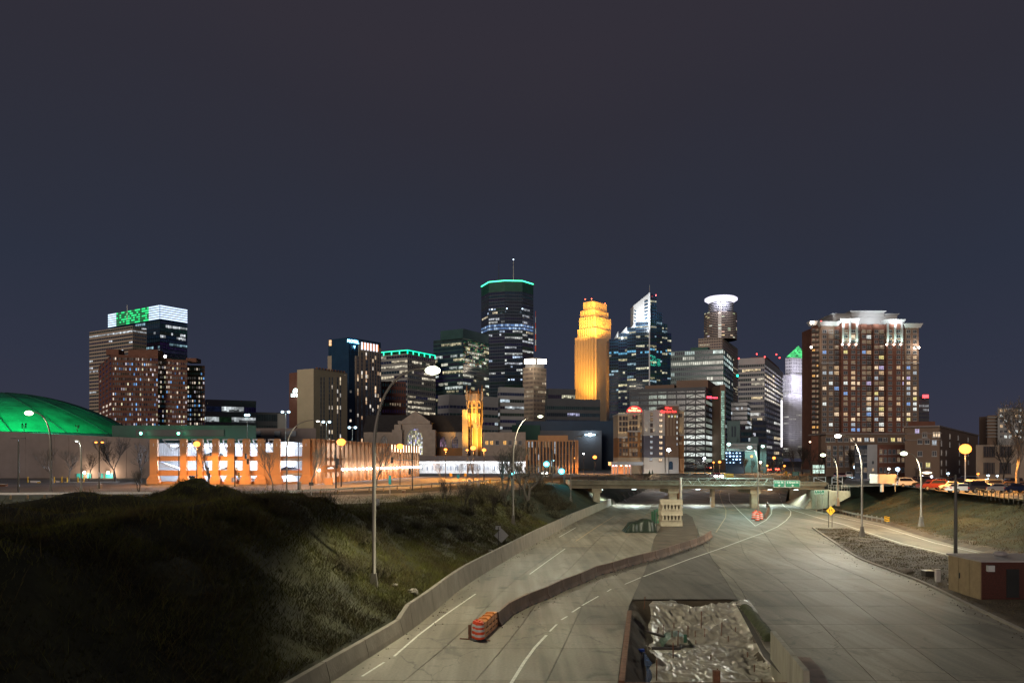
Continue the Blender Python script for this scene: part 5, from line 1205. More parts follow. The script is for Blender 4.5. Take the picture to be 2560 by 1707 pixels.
for ci,(px,w,o,ty) in enumerate(cols):
    cl=[]
    for r in range(20):
        py=828+r*12.9; 
        if py>1083: continue
        q=rng.random(); hot= 0.42 if px in(2271,2287,2131,2174.5,2205.5) else 0.16
        k=rng.choice(['wb','wb','wm','wm','cb','ye','bl','pu','cm']) if q<hot*(1.2 if r>6 else 0.45) else ('d2' if q<0.85 else 'wd')
        cl.append((X(px,D)-X(2053,D),Z(py+5,D),k))
    wins(rt,(X(2053,D),D+o),(X(2297,D),D+o),0,cl,w,1.75 if ty=='n' else 2.0,bars=1 if ty=='n' else 2,out=0.0)
    if ty=='b':
        for r in range(20):
            zz=Z(828+r*12.9+5.6,D); mb=MB(); mb.box(X(px,D)-w*0.62,X(px,D)+w*0.62,D+o-1.5,D+o-0.02,zz-0.15,zz); 
            for k in range(5): mb.box(X(px,D)-w*0.6+k*w*0.29,X(px,D)-w*0.6+k*w*0.29+0.06,D+o-1.48,D+o-1.42,zz,zz+0.95)
            mb.box(X(px,D)-w*0.62,X(px,D)+w*0.62,D+o-1.49,D+o-1.41,zz+0.92,zz+1.0); mb.build('balcony',M['dark_steel'],rt)
cl=[]
for r in range(21):
    z=Z(822+r*12.9+5,D)
    for a in (2034,2045):
        cl.append((X(a,D+4)-X(2028,D+4),z,'wd' if rng.random()<.8 else rng.choice(['wb','or','d2'])))
    mb=MB(); mb.box(X(2030,D+2),X(2051,D+2),D+2.6,D+3.98,z-0.5,z-0.36); mb.box(X(2030,D+2),X(2051,D+2),D+2.6,D+2.68,z-0.36,z+0.5); mb.build('balcony',M['dark_steel'],rt)
wins(rt,(X(2028,D+4),D+4),(X(2053,D+4),D+4),0,cl,1.6,1.8)
# crown
for a,c,y0,y1,o,dp in ((2090,2252,786,808,4,18),(2134,2216,780,790,2.8,22)):
    mb=MB(); mb.box(X(a,D),X(c,D),D+o,D+o+dp,Z(y1,D),Z(y0,D)); mb.build('crown_block',M['w_pale'],rt)
    xa,xb=X(a,D),X(c,D); zz=Z(y0,D); mb=MB()
    mb.hexa([(xa,D+o,zz),(xb,D+o,zz),(xb,D+o+dp,zz),(xa,D+o+dp,zz)],[(xa-1,D+o-1.3,zz+1.0),(xb+1,D+o-1.3,zz+1.0),(xb+1,D+o+dp,zz+1.0),(xa-1,D+o+dp,zz+1.0)]); mb.build('cornice',M['w_pale'],rt)
for a,c,yt in ((2052,2094,809),(2102,2142,802),(2214,2256,804),(2260,2299,814),(2028,2038,808)):
    xa,xb=X(a,D),X(c,D); zz=Z(yt,D); mb=MB(); e=1.0
    mb.hexa([(xa,D-0.9,zz-1.2),(xb,D-0.9,zz-1.2),(xb,D+3,zz-1.2),(xa,D+3,zz-1.2)],[(xa-e,D-2,zz+0.9),(xb+e,D-2,zz+0.9),(xb+e,D+4,zz+0.9),(xa-e,D+4,zz+0.9)]); mb.build('cornice',M['w_pale'],rt)
sm2=emat('sconce_glow',(1.0,0.85,0.7),10)
for i,px in enumerate((2105.5,2122.5,2140,2217,2235,2252)):
    mb=MB(); mb.box(X(px-2.2,D),X(px+2.2,D),D-1.5,D-0.92,Z(862,D),Z(805,D)); mb.build('pilaster',M['w_pale'],rt)
    mb=MB(); mb.blob(W(px,861,D-1.9),0.5,0.4,0.5,n=8); mb.build('sconce',sm2,rt)
    light('SPOT',W(px,860,D-2.6),2600,(0.65,1.0,0.85),rt,to=W(px,815,D-1.5),size=0.3,angle=100,blend=0.7)
for px,py in ((2028,808),(2028,868),(2297,869)):
    mb=MB(); mb.blob(W(px,py,D-1.5),0.6,0.5,0.6,n=8); mb.build('sconce',sm2,rt); light('POINT',W(px,py-2,D-2.5),1500,(1,0.85,0.7),rt,size=0.3)
beacon(rt,W(2053,804,D-1),0.5,(1,0.05,0.05),5)
for px,p in ((2110,5),(2150,3.5),(2175,2.5),(2200,3.5),(2240,5)):
    light('SPOT',W(px,810,D-5),p*800,(0.85,0.93,1.0),rt,to=W(px,786,D+4),size=0.8,angle=120,blend=0.8)
light('SPOT',W(2080,822,D-6),2000,(0.9,0.95,1.0),rt,to=W(2080,806,D),size=0.5,angle=120,blend=0.8)
t,_,_=tower('far_tower','small pale tower with a red rooftop sign right of the brown tower',2296,2297,2322,700,990,75,'w_grey',18,1,8,[(0.9,0.9,0.95)],0.5,0.4,mz=0.45,mx=0.5,ragged=False)
p=W(2313,990,690); mb=MB(); mb.box(p[0]-2.2,p[0]+3,690,690.5,p[2]-1.5,p[2]+1.2); mb.build('red_sign',emat('sign_glow_red_b',(1,0.04,0.05),4),t)
# --- X braced office
D=420
t,fp,z1=tower('braced_office','glass office with diagonal braces and bright floors behind the garden hotel',1575,1763,1804,D,968,20,'w_grey',1,1,1,cool,0,0,left=False,right=False)
bo=t; Lp,Cn,Rp,Bk=fp; rng=random.Random(14)
def brace_face(A,B,nb,bright,xb):
    L=math.dist(A,B); ux,uy=(B[0]-A[0])/L,(B[1]-A[1])/L; nx_,ny_=uy,-ux; nr=14; h=(z1-5)/nr
    P=lambda a,o,z:(A[0]+ux*a+nx_*o,A[1]+uy*a+ny_*o,z)
    wb=MB()
    for r in range(nr):
        zs=5+r*h
        for k in range(nb):
            a0,a1=L*k/nb+0.25,L*(k+1)/nb-0.25; rr=nr-1-r
            if rr in bright: c=(0.85*bright[rr],0.95*bright[rr],0.9*bright[rr])
            elif rng.random()<0.45: s=rng.uniform(.08,.4); c=(0.8*s,0.95*s,0.8*s)
            else: c=(0.01,0.016,0.02)
            g=MB(); n=4
            for j in range(n):
                b0,b1=a0+(a1-a0)*j/n+0.05,a0+(a1-a0)*(j+1)/n-0.05; fr=rng.uniform(.75,1); s=rng.uniform(.6,1.15)
                zt1=zs+h*0.88; zm=zt1-(h*0.62)*fr; cc=tuple(v*s for v in c)
                g.face([P(b0,.06,zm),P(b1,.06,zm),P(b1,.06,zt1),P(b0,.06,zt1)],0,cc)
                if fr<.97: g.face([P(b0,.06,zs+h*.26),P(b1,.06,zs+h*.26),P(b1,.06,zm),P(b0,.06,zm)],0,tuple(v*.4 for v in cc))
            g.build('window',GLN,bo)
        wb.obox(P(0,.02,0)[:2],(ux*L,uy*L),(nx_*.25,ny_*.25),zs-h*0.10,zs+h*0.24)
    for k in range(nb+1): wb.obox(P(L*k/nb-0.25,.02,0)[:2],(ux*.5,uy*.5),(nx_*.3,ny_*.3),5,z1)
    wb.obox(P(0,.02,0)[:2],(ux*L,uy*L),(nx_*.35,ny_*.35),z1-h*0.55,z1+0.2)
    wb.build('cladding',M['w_grey'],bo)
    if xb:
        br=MB()
        for r in range(nr-1):
            zs=5+r*h; a0,a1=xb; m_=(a0+a1)/2; tr=0.18
            for s0,s1 in ((a0,m_),(a1,m_)) : br.tube([P(s0,.2,zs+h*.24),P(s1,.2,zs+h*.9)],tr,4)
        br.build('diagonal_brace',M['w_grey'],bo,kind='stuff')
LL=math.dist(Lp,Cn)
brace_face(Lp,Cn,8,{8:1.0,9:1.0,11:1.0},(LL*6/8+.3,LL*7.9/8))
brace_face(Cn,Rp,2,{8:0.9,9:1.0,11:0.9},None)
penthouse(bo,fp,z1,0.15,0.55,3,'w_taupe'); penthouse(bo,fp,z1,0.58,1.0,zt(944,D)-z1,'w_taupe')
mb=MB(); mb.prism([(X(1804,D),D+3),(X(1816,D),D+2),(X(1816,D),D+20),(X(1804,D),D+20)],5,Z(960,D)); mb.build('stair_tower',M['w_taupe'],bo)
g=MB()
for r in range(30):
    for c in range(3):
        a0=X(1805.5+c*2.7,D); a1=X(1805.5+c*2.7+2.4,D); z0_=Z(1148-r*5.75,D); s=rng.uniform(.25,.8); g.face([(a0,D+1.9,z0_),(a1,D+1.9,z0_),(a1,D+1.9,z0_+1.0),(a0,D+1.9,z0_+1.0)],0,(0.6*s,1.0*s,0.8*s))
g.build('stair_glazing',GLN,bo,kind='stuff')
p=onp=W(1777,992,D-3); sign_strokes(9,6.6,1.1,W(1781,993,D-.5),emat('sign_glow_red',(1,0.03,0.06),6),bo,math.radians(20),5)
mb=MB()
# --- teal pavilion and concrete blocks in front of it
cp=thing('canopy_building','low teal lit louvred building below the office towers','building',(X(1855,330),330,5))
wallbox(cp,1815,1893,1106,0,330,20,'w_teal')
mb=MB()
for k in range(6): mb.box(X(1816,329.6),X(1892,329.6),329.4,329.9,Z(1128-k*3.6,330),Z(1126.6-k*3.6,330))
mb.build('louvre',M['metal_white'],cp,kind='stuff')
wallbox(cp,1900,1916,1110,0,332,20,'w_teal','side_block')
cb=thing('concrete_block','windowless pale concrete building with tall slots right of the stair tower','building',(X(1830,360),360,5))
wallbox(cb,1818,1850,1052,0,360,20,'w_teal')
for a in (1829,1836): wallbox(cb,a,a+3.5,1065,0,359.7,0.4,'w_dark','slot',z0=Z(1092,360))
wallbox(cb,1824,1842,1092,0,355,4,'w_teal','front_block'); wallbox(cb,1876,1896,1092,0,356,4,'w_teal','front_block')
lb=thing('blue_lit_building','low dark building dotted with blue white lights beneath the teal pavilion','building',(X(1838,300),300,5))
wallbox(lb,1814,1862,1127,0,300,12,'w_navy')
for i in range(5):
    for j in range(4):
        if rng.random()<0.85:
            mb=MB(); s=rng.uniform(.12,.32); mb.blob(W(1816+i*8.5+(j%2),1132+j*8,299.5),s*1.4,0.1,s,n=8); mb.build('light',emat('blue_dot_%d%d'%(i,j),(0.45,0.7,1.0),rng.uniform(2,6)),lb)
# --- garden hotel
D=300
gh=thing('garden_hotel','brown and cream stepped hotel with red rooftop signs and wall uplights','hotel',(X(1625,D),D,5)); rng=random.Random(2)
def seg(a,c,yt,ysplit,mt,mbm,dy=0.0,dp=14,ybase=None,mbase=None):
    x0,x1=X(a,D),X(c,D); zs=Z(ysplit,D)
    mb=MB(); mb.box(x0,x1,D+dy,D+dy+dp,zs,Z(yt,D)); mb.build('upper_wall',M[mt],gh)
    zb=Z(ybase,D) if ybase else 5.0
    mb=MB(); mb.box(x0,x1,D+dy,D+dy+dp,zb,zs-0.001); mb.build('lower_wall',M[mbm],gh)
    if ybase: mb=MB(); mb.box(x0,x1,D+dy-0.02,D+dy+dp,5,zb-0.001); mb.build('base_wall',M[mbase],gh)
    mb=MB(); mb.box(x0-0.15,x1+0.15,D+dy-0.3,D+dy-0.03,zs-0.25,zs+0.25); mb.build('string_course',M['w_pale'],gh)
    mb=MB(); mb.box(x0-0.2,x1+0.2,D+dy-0.35,D+dy+dp+0.2,Z(yt,D)+0.001,Z(yt,D)+0.5); mb.build('cornice',M['w_pale'],gh)
seg(1545,1569,1037,1093,'w_cream','w_brown',0,14,1143,'w_cream'); seg(1569,1600,1033,1078,'w_cream','w_brown',-0.8,14,1143,'w_cream'); seg(1600,1606,1036,1088,'w_cream','w_brown',0.5,14,1143,'w_cream')
seg(1605,1657,1030,1088,'w_pale','w_bluegrey',-4,16,1143,'w_pale')
seg(1657,1689,1017,1180,'w_taupe','w_taupe',-5.5,18,1143,'w_pale'); seg(1689,1706,1028,1088,'w_cream','w_brown',-3,14,1146,'w_orange')
def gwin(pxs,rows,w,h,kf,dy,bars=1):
    cl=[]
    for px in pxs:
        for py in rows: cl.append((X(px,D)-X(1545,D),Z(py,D),kf(px,py)))
    wins(gh,(X(1545,D),D+dy),(X(1700,D),D+dy),0,cl,w,h,bars=bars,frame='w_taupe')
dk=lambda px,py: rng.choice(['d1','d1','d2','wd'])
rws=[1050,1064,1078]; low=[1104,1117,1130,1139]
gwin((1551,1559.5,1566.5),rws+low,0.9,1.5,dk,0); gwin((1575,1583,1590),[1048,1062,1076],0.9,1.5,dk,-0.8); gwin((1575,1583,1590),[1090,1103,1117,1130,1140],0.9,1.5,dk,-0.8)
gwin((1603,),[1050,1064,1100,1115,1130],0.6,1.4,dk,0.5)
gwin((1624,),[1041,1054,1067.5,1081],1.0,1.3,dk,-4); gwin((1623.5,),[1094.5,1108.5,1122.5,1136.5],1.0,1.1,lambda a,b:'cm',-4); gwin((1622.5,),[1152],1.0,1.3,lambda a,b:'cm',-4)
gwin((1647,),[1042,1055.5,1069,1083,1096.5,1110.5,1124,1137.5],1.25,1.1,lambda a,b:'wb',-4); gwin((1646,),[1153],1.2,1.1,lambda a,b:'wb',-4)
gwin((1664,1671.5,1679),[1046],0.85,1.0,lambda a,b:'ye' if a!=1671.5 else 'cb',-5.5); gwin((1685,),[1046,1060,1073,1087,1100,1114],0.35,1.0,lambda a,b:'cb' if b<1110 else 'cm',-5.5,0)
gwin((1695,1699),[1043,1100,1112],0.5,1.2,dk,-3)
mb=MB(); xx=X(1669.5,D); y_=D-5.5; zz=Z(1178,D)
mb.box(xx-0.75,xx+0.75,y_-0.16,y_-0.03,zz+0.8,zz+3.2); mb.hexa([(xx-0.75,y_-0.16,zz+3.2),(xx+0.75,y_-0.16,zz+3.2),(xx+0.75,y_-0.03,zz+3.2),(xx-0.75,y_-0.03,zz+3.2)],[(xx-0.4,y_-0.16,zz+3.8),(xx+0.4,y_-0.16,zz+3.8),(xx+0.4,y_-0.03,zz+3.8),(xx-0.4,y_-0.03,zz+3.8)]); mb.build('arched_door',M['w_navy'],gh)
for px in (1662.5,1670,1677.5):
    mb=MB(); mb.box(X(px-0.6,D),X(px+0.6,D),D-5.75,D-5.52,Z(1090,D),Z(1030,D)); mb.build('pilaster',M['w_cream'],gh)
for px in (1690.5,1694.5,1698.5,1702.5):
    mb=MB(); mb.box(X(px-0.7,D),X(px+0.7,D),D-3.3,D-3.02,Z(1088,D),Z(1045,D)); mb.build('pilaster',M['w_cream'],gh)
    mb=MB(); mb.box(X(px-0.5,D),X(px+0.5,D),D-3.2,D-3.05,5,Z(1148,D)); mb.build('pilaster',M['w_brown'],gh)
for px,py,dy in ((1548,1089,0),(1555.5,1089,0),(1564,1088,0),(1571.5,1075,-.8),(1579,1075,-.8),(1589,1074,-.8),(1596,1074,-.8),(1601,1086,.5),(1571,1121,-.8),(1578,1116,-.8),(1588,1116,-.8),(1595,1121,-.8),(1600,1137,.5),(1616.5,1083,-4),(1635,1083,-4),(1653.5,1082,-4),(1693,1086,-3.3),(1698,1086,-3.3),(1703,1086,-3.3)):
    light('SPOT',W(px,py,D+dy-0.5),130,(1,0.75,0.42),gh,to=W(px,py-16,D+dy-0.1),size=0.05,angle=55,blend=1.0,name='uplight')
red=emat('sign_glow_red_a',(1.0,0.02,0.02),5)
mb=MB(); c=W(1586,1030,D-1.4); n=12; pts=[(c[0]+3.0*math.cos(math.pi*i/n),c[1],c[2]+2.4*math.sin(math.pi*i/n)) for i in range(n+1)]
mb.hexa(pts,[(p[0],p[1]+0.25,p[2]) for p in pts]); mb.build('sign_board',emat('sign_board_glow',(0.8,0.0,0.0),1.2),gh)
yt_=emat('sign_word_glow',(1.0,0.62,0.25),5)
text('Hilton',0.85,(c[0],c[1]-0.03,c[2]+1.45),yt_,gh,name='sign_word'); text('Garden Inn',1.0,(c[0],c[1]-0.03,c[2]+0.6),yt_,gh,name='sign_word')
c=W(1671,1026,D-5.6); text('Hilton',1.0,(c[0],c[1]-0.05,c[2]+0.9),red,gh,name='sign_word',ext=0.05); text('Garden Inn',1.25,(c[0],c[1]-0.05,c[2]-0.35),red,gh,name='sign_word',ext=0.05)
mb=MB(); mb.box(X(1566,1) if False else X(1583.5,D),X(1587.5,D),D-1.1,D-0.85,Z(1041,D),Z(1036,D)); mb.build('red_panel',emat('red_panel_glow',(0.5,0,0),0.5),gh)
# entrance canopy of the hotel
ec=thing('entrance_canopy','pink lit entrance canopy in front of the garden hotel','canopy',(X(1550,285),285,5))
mb=MB(); mb.box(X(1528,285),X(1608,285),285,294,Z(1163,285),Z(1154,285)); mb.build('canopy_roof',M['w_pale'],ec)
for px in (1529,1536,1543,1560,1569,1576): 
    mb=MB(); mb.box(X(px,285),X(px+2.5,285),285.2,286,5,Z(1163,285)); mb.build('column',M['w_pale'],ec)
mb=MB(); mb.box(X(1528,293),X(1578,293),292,293,5,Z(1163,293)); mb.build('back_wall',M['w_orange'],ec)
for px,cc in ((1533,(1,0.35,0.4)),(1541,(1,0.7,0.5)),(1553,(1,0.5,0.2)),(1566,(1,0.6,0.35)),(1575,(1,0.4,0.4))):
    mb=MB(); mb.blob(W(px,1163.5,287),0.35,0.2,0.2,n=8); mb.build('lamp',emat('canopy_lamp_%d'%px,cc,12),ec); light('POINT',W(px,1168,287),160,cc,ec,size=0.2)
light('POINT',W(1620,1172,288),500,(1,0.85,0.6),ec,size=0.4); light('POINT',W(1640,1170,290),400,(1,0.85,0.65),ec,size=0.4)
# --- church
D=340; rng=random.Random(6)
ch=thing('church','stone church with a steep dark slate roof, gabled transept and tall stained window','church',(X(1040,D),D,5))
def roofb(a,c,yr,ye,y0,dp,name='roof'):
    mb=MB(); xa,xb=X(a,D),X(c,D); ze,zr=Z(ye,D),Z(yr,D)
    mb.hexa([(xa,y0,ze),(xb,y0,ze),(xb,y0+dp,ze),(xa,y0+dp,ze)],[(xa,y0+dp*.45,zr),(xb,y0+dp*.45,zr),(xb,y0+dp*.55,zr),(xa,y0+dp*.55,zr)]); mb.build(name,M['w_slate'],ch)
mb=MB(); mb.box(X(905,D),X(1158,D),D+4,D+24,5,Z(1079,D)); mb.build('nave_wall',M['w_stone'],ch)
roofb(903,1160,1033,1078.5,D+3.4,21)
# transept
mb=MB(); mb.box(X(987,D),X(1090,D),D-3,D+20,5,Z(1075,D)); mb.build('transept_wall',M['w_stone'],ch)
mb=MB(); q0=[(X(1000,D),D-3.1,Z(1075,D)+.01),(X(1078,D),D-3.1,Z(1075,D)+.01),(X(1078,D),D+20,Z(1075,D)+.01),(X(1000,D),D+20,Z(1075,D)+.01)]; q1=[(p[0],p[1],Z(1055,D)) for p in q0]; mb.hexa(q0,q1); mb.build('transept_upper',M['w_stone'],ch)
mb=MB(); za,zb=Z(1055,D)+.01,Z(1028,D); xa,xb,xm=X(1003,D),X(1077,D),X(1041,D)
mb.hexa([(xa,D-3.2,za),(xb,D-3.2,za),(xb,D+22,za),(xa,D+22,za)],[(xm-.1,D-3.2,zb),(xm+.1,D-3.2,zb),(xm+.1,D+22,zb),(xm-.1,D+22,zb)]); mb.build('gable',M['w_stone'],ch)
for a,c,y0,y1 in ((989,1006,1062,0),(1064,1082,1062,0),(984,1009,1075,0),(1063,1091,1075,0)):
    mb=MB(); mb.box(X(a,D),X(c,D),D-4.6 if y0==1075 else D-4.2,D-3.02,5,Z(y0,D)); mb.build('buttress',M['w_stone'],ch)
mb=MB(); mb.box(X(998,D),X(1077,D),D-3.9,D-3.12,Z(1060,D),Z(1053,D)); mb.build('parapet',M['w_stone'],ch)
def arch(cx,w,yt,yb,dy,frame_m,lit,nl=5,name='window'):
    x=X(cx,D); ww=w/2/F*D; z0_,zt_=Z(yb,D),Z(yt,D); zs=zt_-ww*1.6; y=D+dy
    def half(z): 
        if z<=zs: return ww
        f=(z-zs)/(zt_-zs); return ww*math.sqrt(max(0.0,1-f**1.7))
    ring=[(x-half(z)*1.16,z) for z in np.linspace(z0_,zt_*1.0,14)]+[(x,zt_+ww*0.2)]+[(x+half(z)*1.16,z) for z in np.linspace(zt_,z0_,14)]
    mb=MB(); mb.tube([(p[0],y-0.1,p[1]) for p in ring],0.32,5); fr=mb.build(name,M[frame_m],ch)
    g=MB(); n=int((zt_-z0_)/0.9)
    for r in range(n):
        za,zc=z0_+(zt_-z0_)*r/n,z0_+(zt_-z0_)*(r+1)/n-0.12; hw=half((za+zc)/2)
        for k in range(nl):
            a0,a1=-ww+2*ww*k/nl+.08,-ww+2*ww*(k+1)/nl-.08
            a0,a1=max(a0,-hw),min(a1,hw)
            if a1-a0<0.1: continue
            for j in range(2):
                b0=a0+(a1-a0)*j/2; b1=b0+(a1-a0)/2-0.05
                if lit=='y': c=rng.choice([(1,0.95,0.75),(0.95,0.85,0.45),(0.55,0.5,0.95),(0.3,0.28,0.25),(0.9,0.95,1),(0.75,0.8,0.5)]); s=rng.uniform(.25,1.25)*(1.25 if r<n*.55 else .7)
                else: c=lit; s=rng.uniform(0,1.0)*(1.0 if r<n*.4 else .3)
                g.face([(x+b0,y-0.06,za),(x+b1,y-0.06,za),(x+b1,y-0.06,zc),(x+b0,y-0.06,zc)],0,tuple(v*s for v in c))
    pn=g.build('pane',GLN,None); pn.parent=fr; pn.location=-Vector(ch.location)*0
    me=pn.data; me.transform(__import__('mathutils').Matrix.Translation(-Vector(ch.location)))
    pn['kind']='stuff'
arch(1040,38,1071,1136,-3.15,'w_pale','y',5)
arch(1106,16,1090,1116,3.9,'w_stone',(0.45,0.25,0.4),3); arch(1136,16,1090,1120,3.9,'w_stone',(0.16,0.13,0.22),3); arch(957,16,1088,1112,3.9,'w_stone',(0.12,0.09,0.07),3)
mb=MB(); mb.box(X(1156,D),X(1170,D),D-1,D+8,5,Z(1024,D)); mb.build('stair_turret',M['w_stone'],ch)
mb=MB(); mb.box(X(1092,D),X(1156,D),D+0.5,D+3.9,5,Z(1119,D)); mb.build('aisle_wall',M['w_brown'],ch)
# bell tower
bt=thing('bell_tower','octagonal stone church tower floodlit gold with dark pinnacles','bell tower',(X(1190,D),D,5))
def octa(cx,w,y0,y1,name,m,Yc=D+4,k=0.40):
    r=w/2/F*Yc; c=X(cx,Yc); q=[(c-r,Yc-r*k),(c-r*k,Yc-r),(c+r*k,Yc-r),(c+r,Yc-r*k),(c+r,Yc+r*k),(c+r*k,Yc+r),(c-r*k,Yc+r),(c-r,Yc+r*k)]
    mb=MB(); mb.prism(q,Z(y1,Yc),Z(y0,Yc)); mb.build(name,M[m],bt); return c,r
octa(1186.5,39,1000,1062,'shaft','w_gold'); octa(1190,34,1062,1068,'string_course','w_gold'); octa(1191,31,1068,1200,'lower_shaft','w_gold'); octa(1186,45,985.5,990,'cornice','w_gold'); octa(1186,41,990,1000,'upper_shaft','w_gold')
octa(1186,38,979,985.4,'lantern_wall','w_brown')
for px,w in ((1167,3),(1205,3),(1176,2.2),(1196,2.2)):
    for dy in (-5.5,2):
        c,r=octa(px,w*1.6,978 if dy<0 else 980,1000,'corner_turret','w_gold',D+4+dy*0.55,1) if w==3 else octa(px,w,975,986,'corner_turret','w_brown',D+4+dy*0.9,1)
        mb=MB(); Yc=D+4+dy*0.55; cx_=X(px,Yc); top=Z(962 if w==3 else 970,Yc); mb.lathe((cx_,Yc,0),[(r*1.15,Z(979,Yc)),(r*0.9,Z(972,Yc)),(0.06,top)],6); mb.build('pinnacle',M['w_brown'],bt)
for px,yt,yb,w in ((1175,1003,1022,8),(1186,1003,1058,8.5),(1198,1003,1022,7)):
    x=X(px,D); ww=w/2/F*D; y=D-2.65 if px==1186 else D-2.0; mb=MB(); zt_,zb_=Z(yt,D),Z(yb,D)
    ring=[(x-ww,zb_),(x-ww,zt_-ww*1.3),(x-ww*.7,zt_-ww*.5),(x,zt_),(x+ww*.7,zt_-ww*.5),(x+ww,zt_-ww*1.3),(x+ww,zb_)]
    mb.tube([(p[0],y,p[1]) for p in ring],0.2,5); mb.build('arch_moulding',M['w_gold'],bt)
    mb=MB(); 
    for s in (-.4,.4): mb.box(x+ww*s-.22,x+ww*s+.22,y-.1,y+.02,zt_-2.6,zt_-1.3); mb.box(x+ww*s-.22,x+ww*s+.22,y-.1,y+.02,zt_-5.2,zt_-3.2)
    mb.build('louvre_opening',M['black_paint'],bt,kind='stuff')
for px in (1166.5,1173,1199,1206): 
    mb=MB(); mb.box(X(px-1,D),X(px+1,D),D-1.9 if px in(1173,1199) else D+1,D+2,Z(1066,D),Z(1003,D)); mb.build('buttress',M['w_gold'],bt)
for px in (1182,1194,1204): 
    mb=MB(); mb.box(X(px-.8,D),X(px+.8,D),D-1.6,D+2,5,Z(1070,D)); mb.build('buttress',M['w_gold'],bt)
light('SPOT',W(1191,1118,D-11),26000,GOLD,bt,to=W(1190,1060,D),size=0.5,angle=100,blend=0.8,name='flood_lamp')
light('SPOT',W(1186,1060,D-5.5),9000,GOLD,bt,to=W(1186,1010,D-0.5),size=0.5,angle=90,blend=0.8,name='flood_lamp')
light('SPOT',W(1212,1100,D-6),17000,GOLD,bt,to=W(1200,1020,D+2),size=0.5,angle=80,blend=0.8,name='flood_lamp')
light('SPOT',W(1165,1060,D-6),6000,GOLD,bt,to=W(1176,1010,D),size=0.5,angle=80,blend=0.8,name='flood_lamp')
# --- parking garage
rng=random.Random(15); YG0=167.0
pg=thing('parking_garage','three storey parking garage with orange lit piers and bright white decks','parking garage',(X(560,YG0),YG0,5))
glw=emat('garage_inner_glow',(0.8,0.86,1.0),0.55)
zT=Z(1096,YG0); z2=[Z(1179,YG0),Z(1187,YG0)]; z3=[Z(1143,YG0),Z(1150,YG0)]
piers=[(374,393),(449.5,466),(491,506),(530,546),(568,585),(606,623),(643,661),(684,700),(755,775)]
for a,c in piers:
    xa,xb=X(a,YG0),X(c,YG0); mb=MB(); f=0.45
    mb.hexa([(xa-f,YG0-0.45,5),(xb+f,YG0-0.45,5),(xb+f,YG0+.9,5),(xa-f,YG0+.9,5)],[(xa-f,YG0-0.45,5.9),(xb+f,YG0-0.45,5.9),(xb+f,YG0+.9,5.9),(xa-f,YG0+.9,5.9)])
    mb.hexa([(xa-f,YG0-0.45,5.9),(xb+f,YG0-0.45,5.9),(xb+f,YG0+.9,5.9),(xa-f,YG0+.9,5.9)],[(xa,YG0,6.9),(xb,YG0,6.9),(xb,YG0+.8,6.9),(xa,YG0+.8,6.9)])
    mb.box(xa,xb,YG0,YG0+.8,6.9,zT-0.25); mb.hexa([(xa,YG0,zT-.25),(xb,YG0,zT-.25),(xb,YG0+.8,zT-.25),(xa,YG0+.8,zT-.25)],[(xa+.2,YG0+.2,zT),(xb-.2,YG0+.2,zT),(xb-.2,YG0+.7,zT),(xa+.2,YG0+.7,zT)])
    mb.box((xa+xb)/2-.05,(xa+xb)/2+.05,YG0-.06,YG0-.01,zT-1.6,zT-1.0,1)
    mb.build('pier',[M['w_orange'],M['metal_white']],pg)
xa,xb=X(661,YG0),X(684,YG0); mb=MB(); mb.box(xa,xb,YG0+0.1,YG0+.6,5,Z(1130,YG0)); mb.build('infill_wall',M['w_orange'],pg)
x0,x1=X(385,YG0),X(765,YG0)
for za,zb in ((z2[1],z2[0]),(z3[1],z3[0]),(5.0,5.25)):
    mb=MB(); mb.box(x0,x1,YG0+0.9,YG0+1.2,za-0.15,zb+.3); mb.build('deck_edge',M['w_orange'],pg)
    mb=MB(); mb.prism([(x0,YG0+1.2),(x1,YG0+1.2),(x1,YG0+17),(X(374,YG0+17),YG0+17)],za,za+.28); mb.build('deck',M['w_pale'],pg)
mb=MB(); mb.box(X(374,YG0+17),x1,YG0+17,YG0+17.3,5,zT-0.6); mb.build('back_wall',M['w_pale'],pg)
for za in (z2[1],z3[1],zT-1.3):
    for k in range(9):
        xx=x0+(x1-x0)*(k+.5)/9; mb=MB(); mb.box(xx-1.3,xx+1.3,YG0+7,YG0+7.25,za-0.16,za-0.03); mb.build('tube_light',emat('tube_glow_%d'%len(bpy.data.materials),(0.85,0.9,1),9),pg)
        light('POINT',(xx,YG0+8.5,za-0.6),2800,(0.66,0.78,1.0),pg,size=0.4)
mb=MB()
for k in range(62):
    xx=x0+(x1-x0)*k/61; mb.box(xx-.03,xx+.03,YG0+1.5,YG0+1.56,z3[1]+.3,zT-.9)
for za in (z2[0]+1.0,z3[0]+1.4,5.9): mb.box(x0,x1,YG0+1.5,YG0+1.55,za,za+.06)
mb.build('screen_bar',M['sign_back'],pg,kind='stuff')
for a,c in zip(piers[:-2],piers[1:-1]):
    xa,xb=X(a[1],YG0),X(c[0],YG0); xm=(xa+xb)/2; mb=MB()
    for s in (-1,1): mb.tube([(xm+s*(xb-xa)/2,YG0+2.6,zT-.2),(xm+s*(xb-xa)/2*0.15,YG0+2.6,zT-2.3)],0.14,4)
    mb.tube([(xa,YG0+2.4,zT-.15),(xb,YG0+2.4,zT-.15)],.12,4); mb.build('roof_truss',M['metal_white'],pg)
mb=MB(); mb.hexa([(X(400,YG0+8),YG0+8,z2[0]+1.6),(X(446,YG0+8),YG0+8,z2[0]+.2),(X(446,YG0+8),YG0+9,z2[0]+.2),(X(400,YG0+8),YG0+9,z2[0]+1.6)],[(X(400,YG0+8),YG0+8,z2[0]+2.1),(X(446,YG0+8),YG0+8,z2[0]+.7),(X(446,YG0+8),YG0+9,z2[0]+.7),(X(400,YG0+8),YG0+9,z2[0]+2.1)]); mb.build('stair_flight',M['metal_white'],pg)
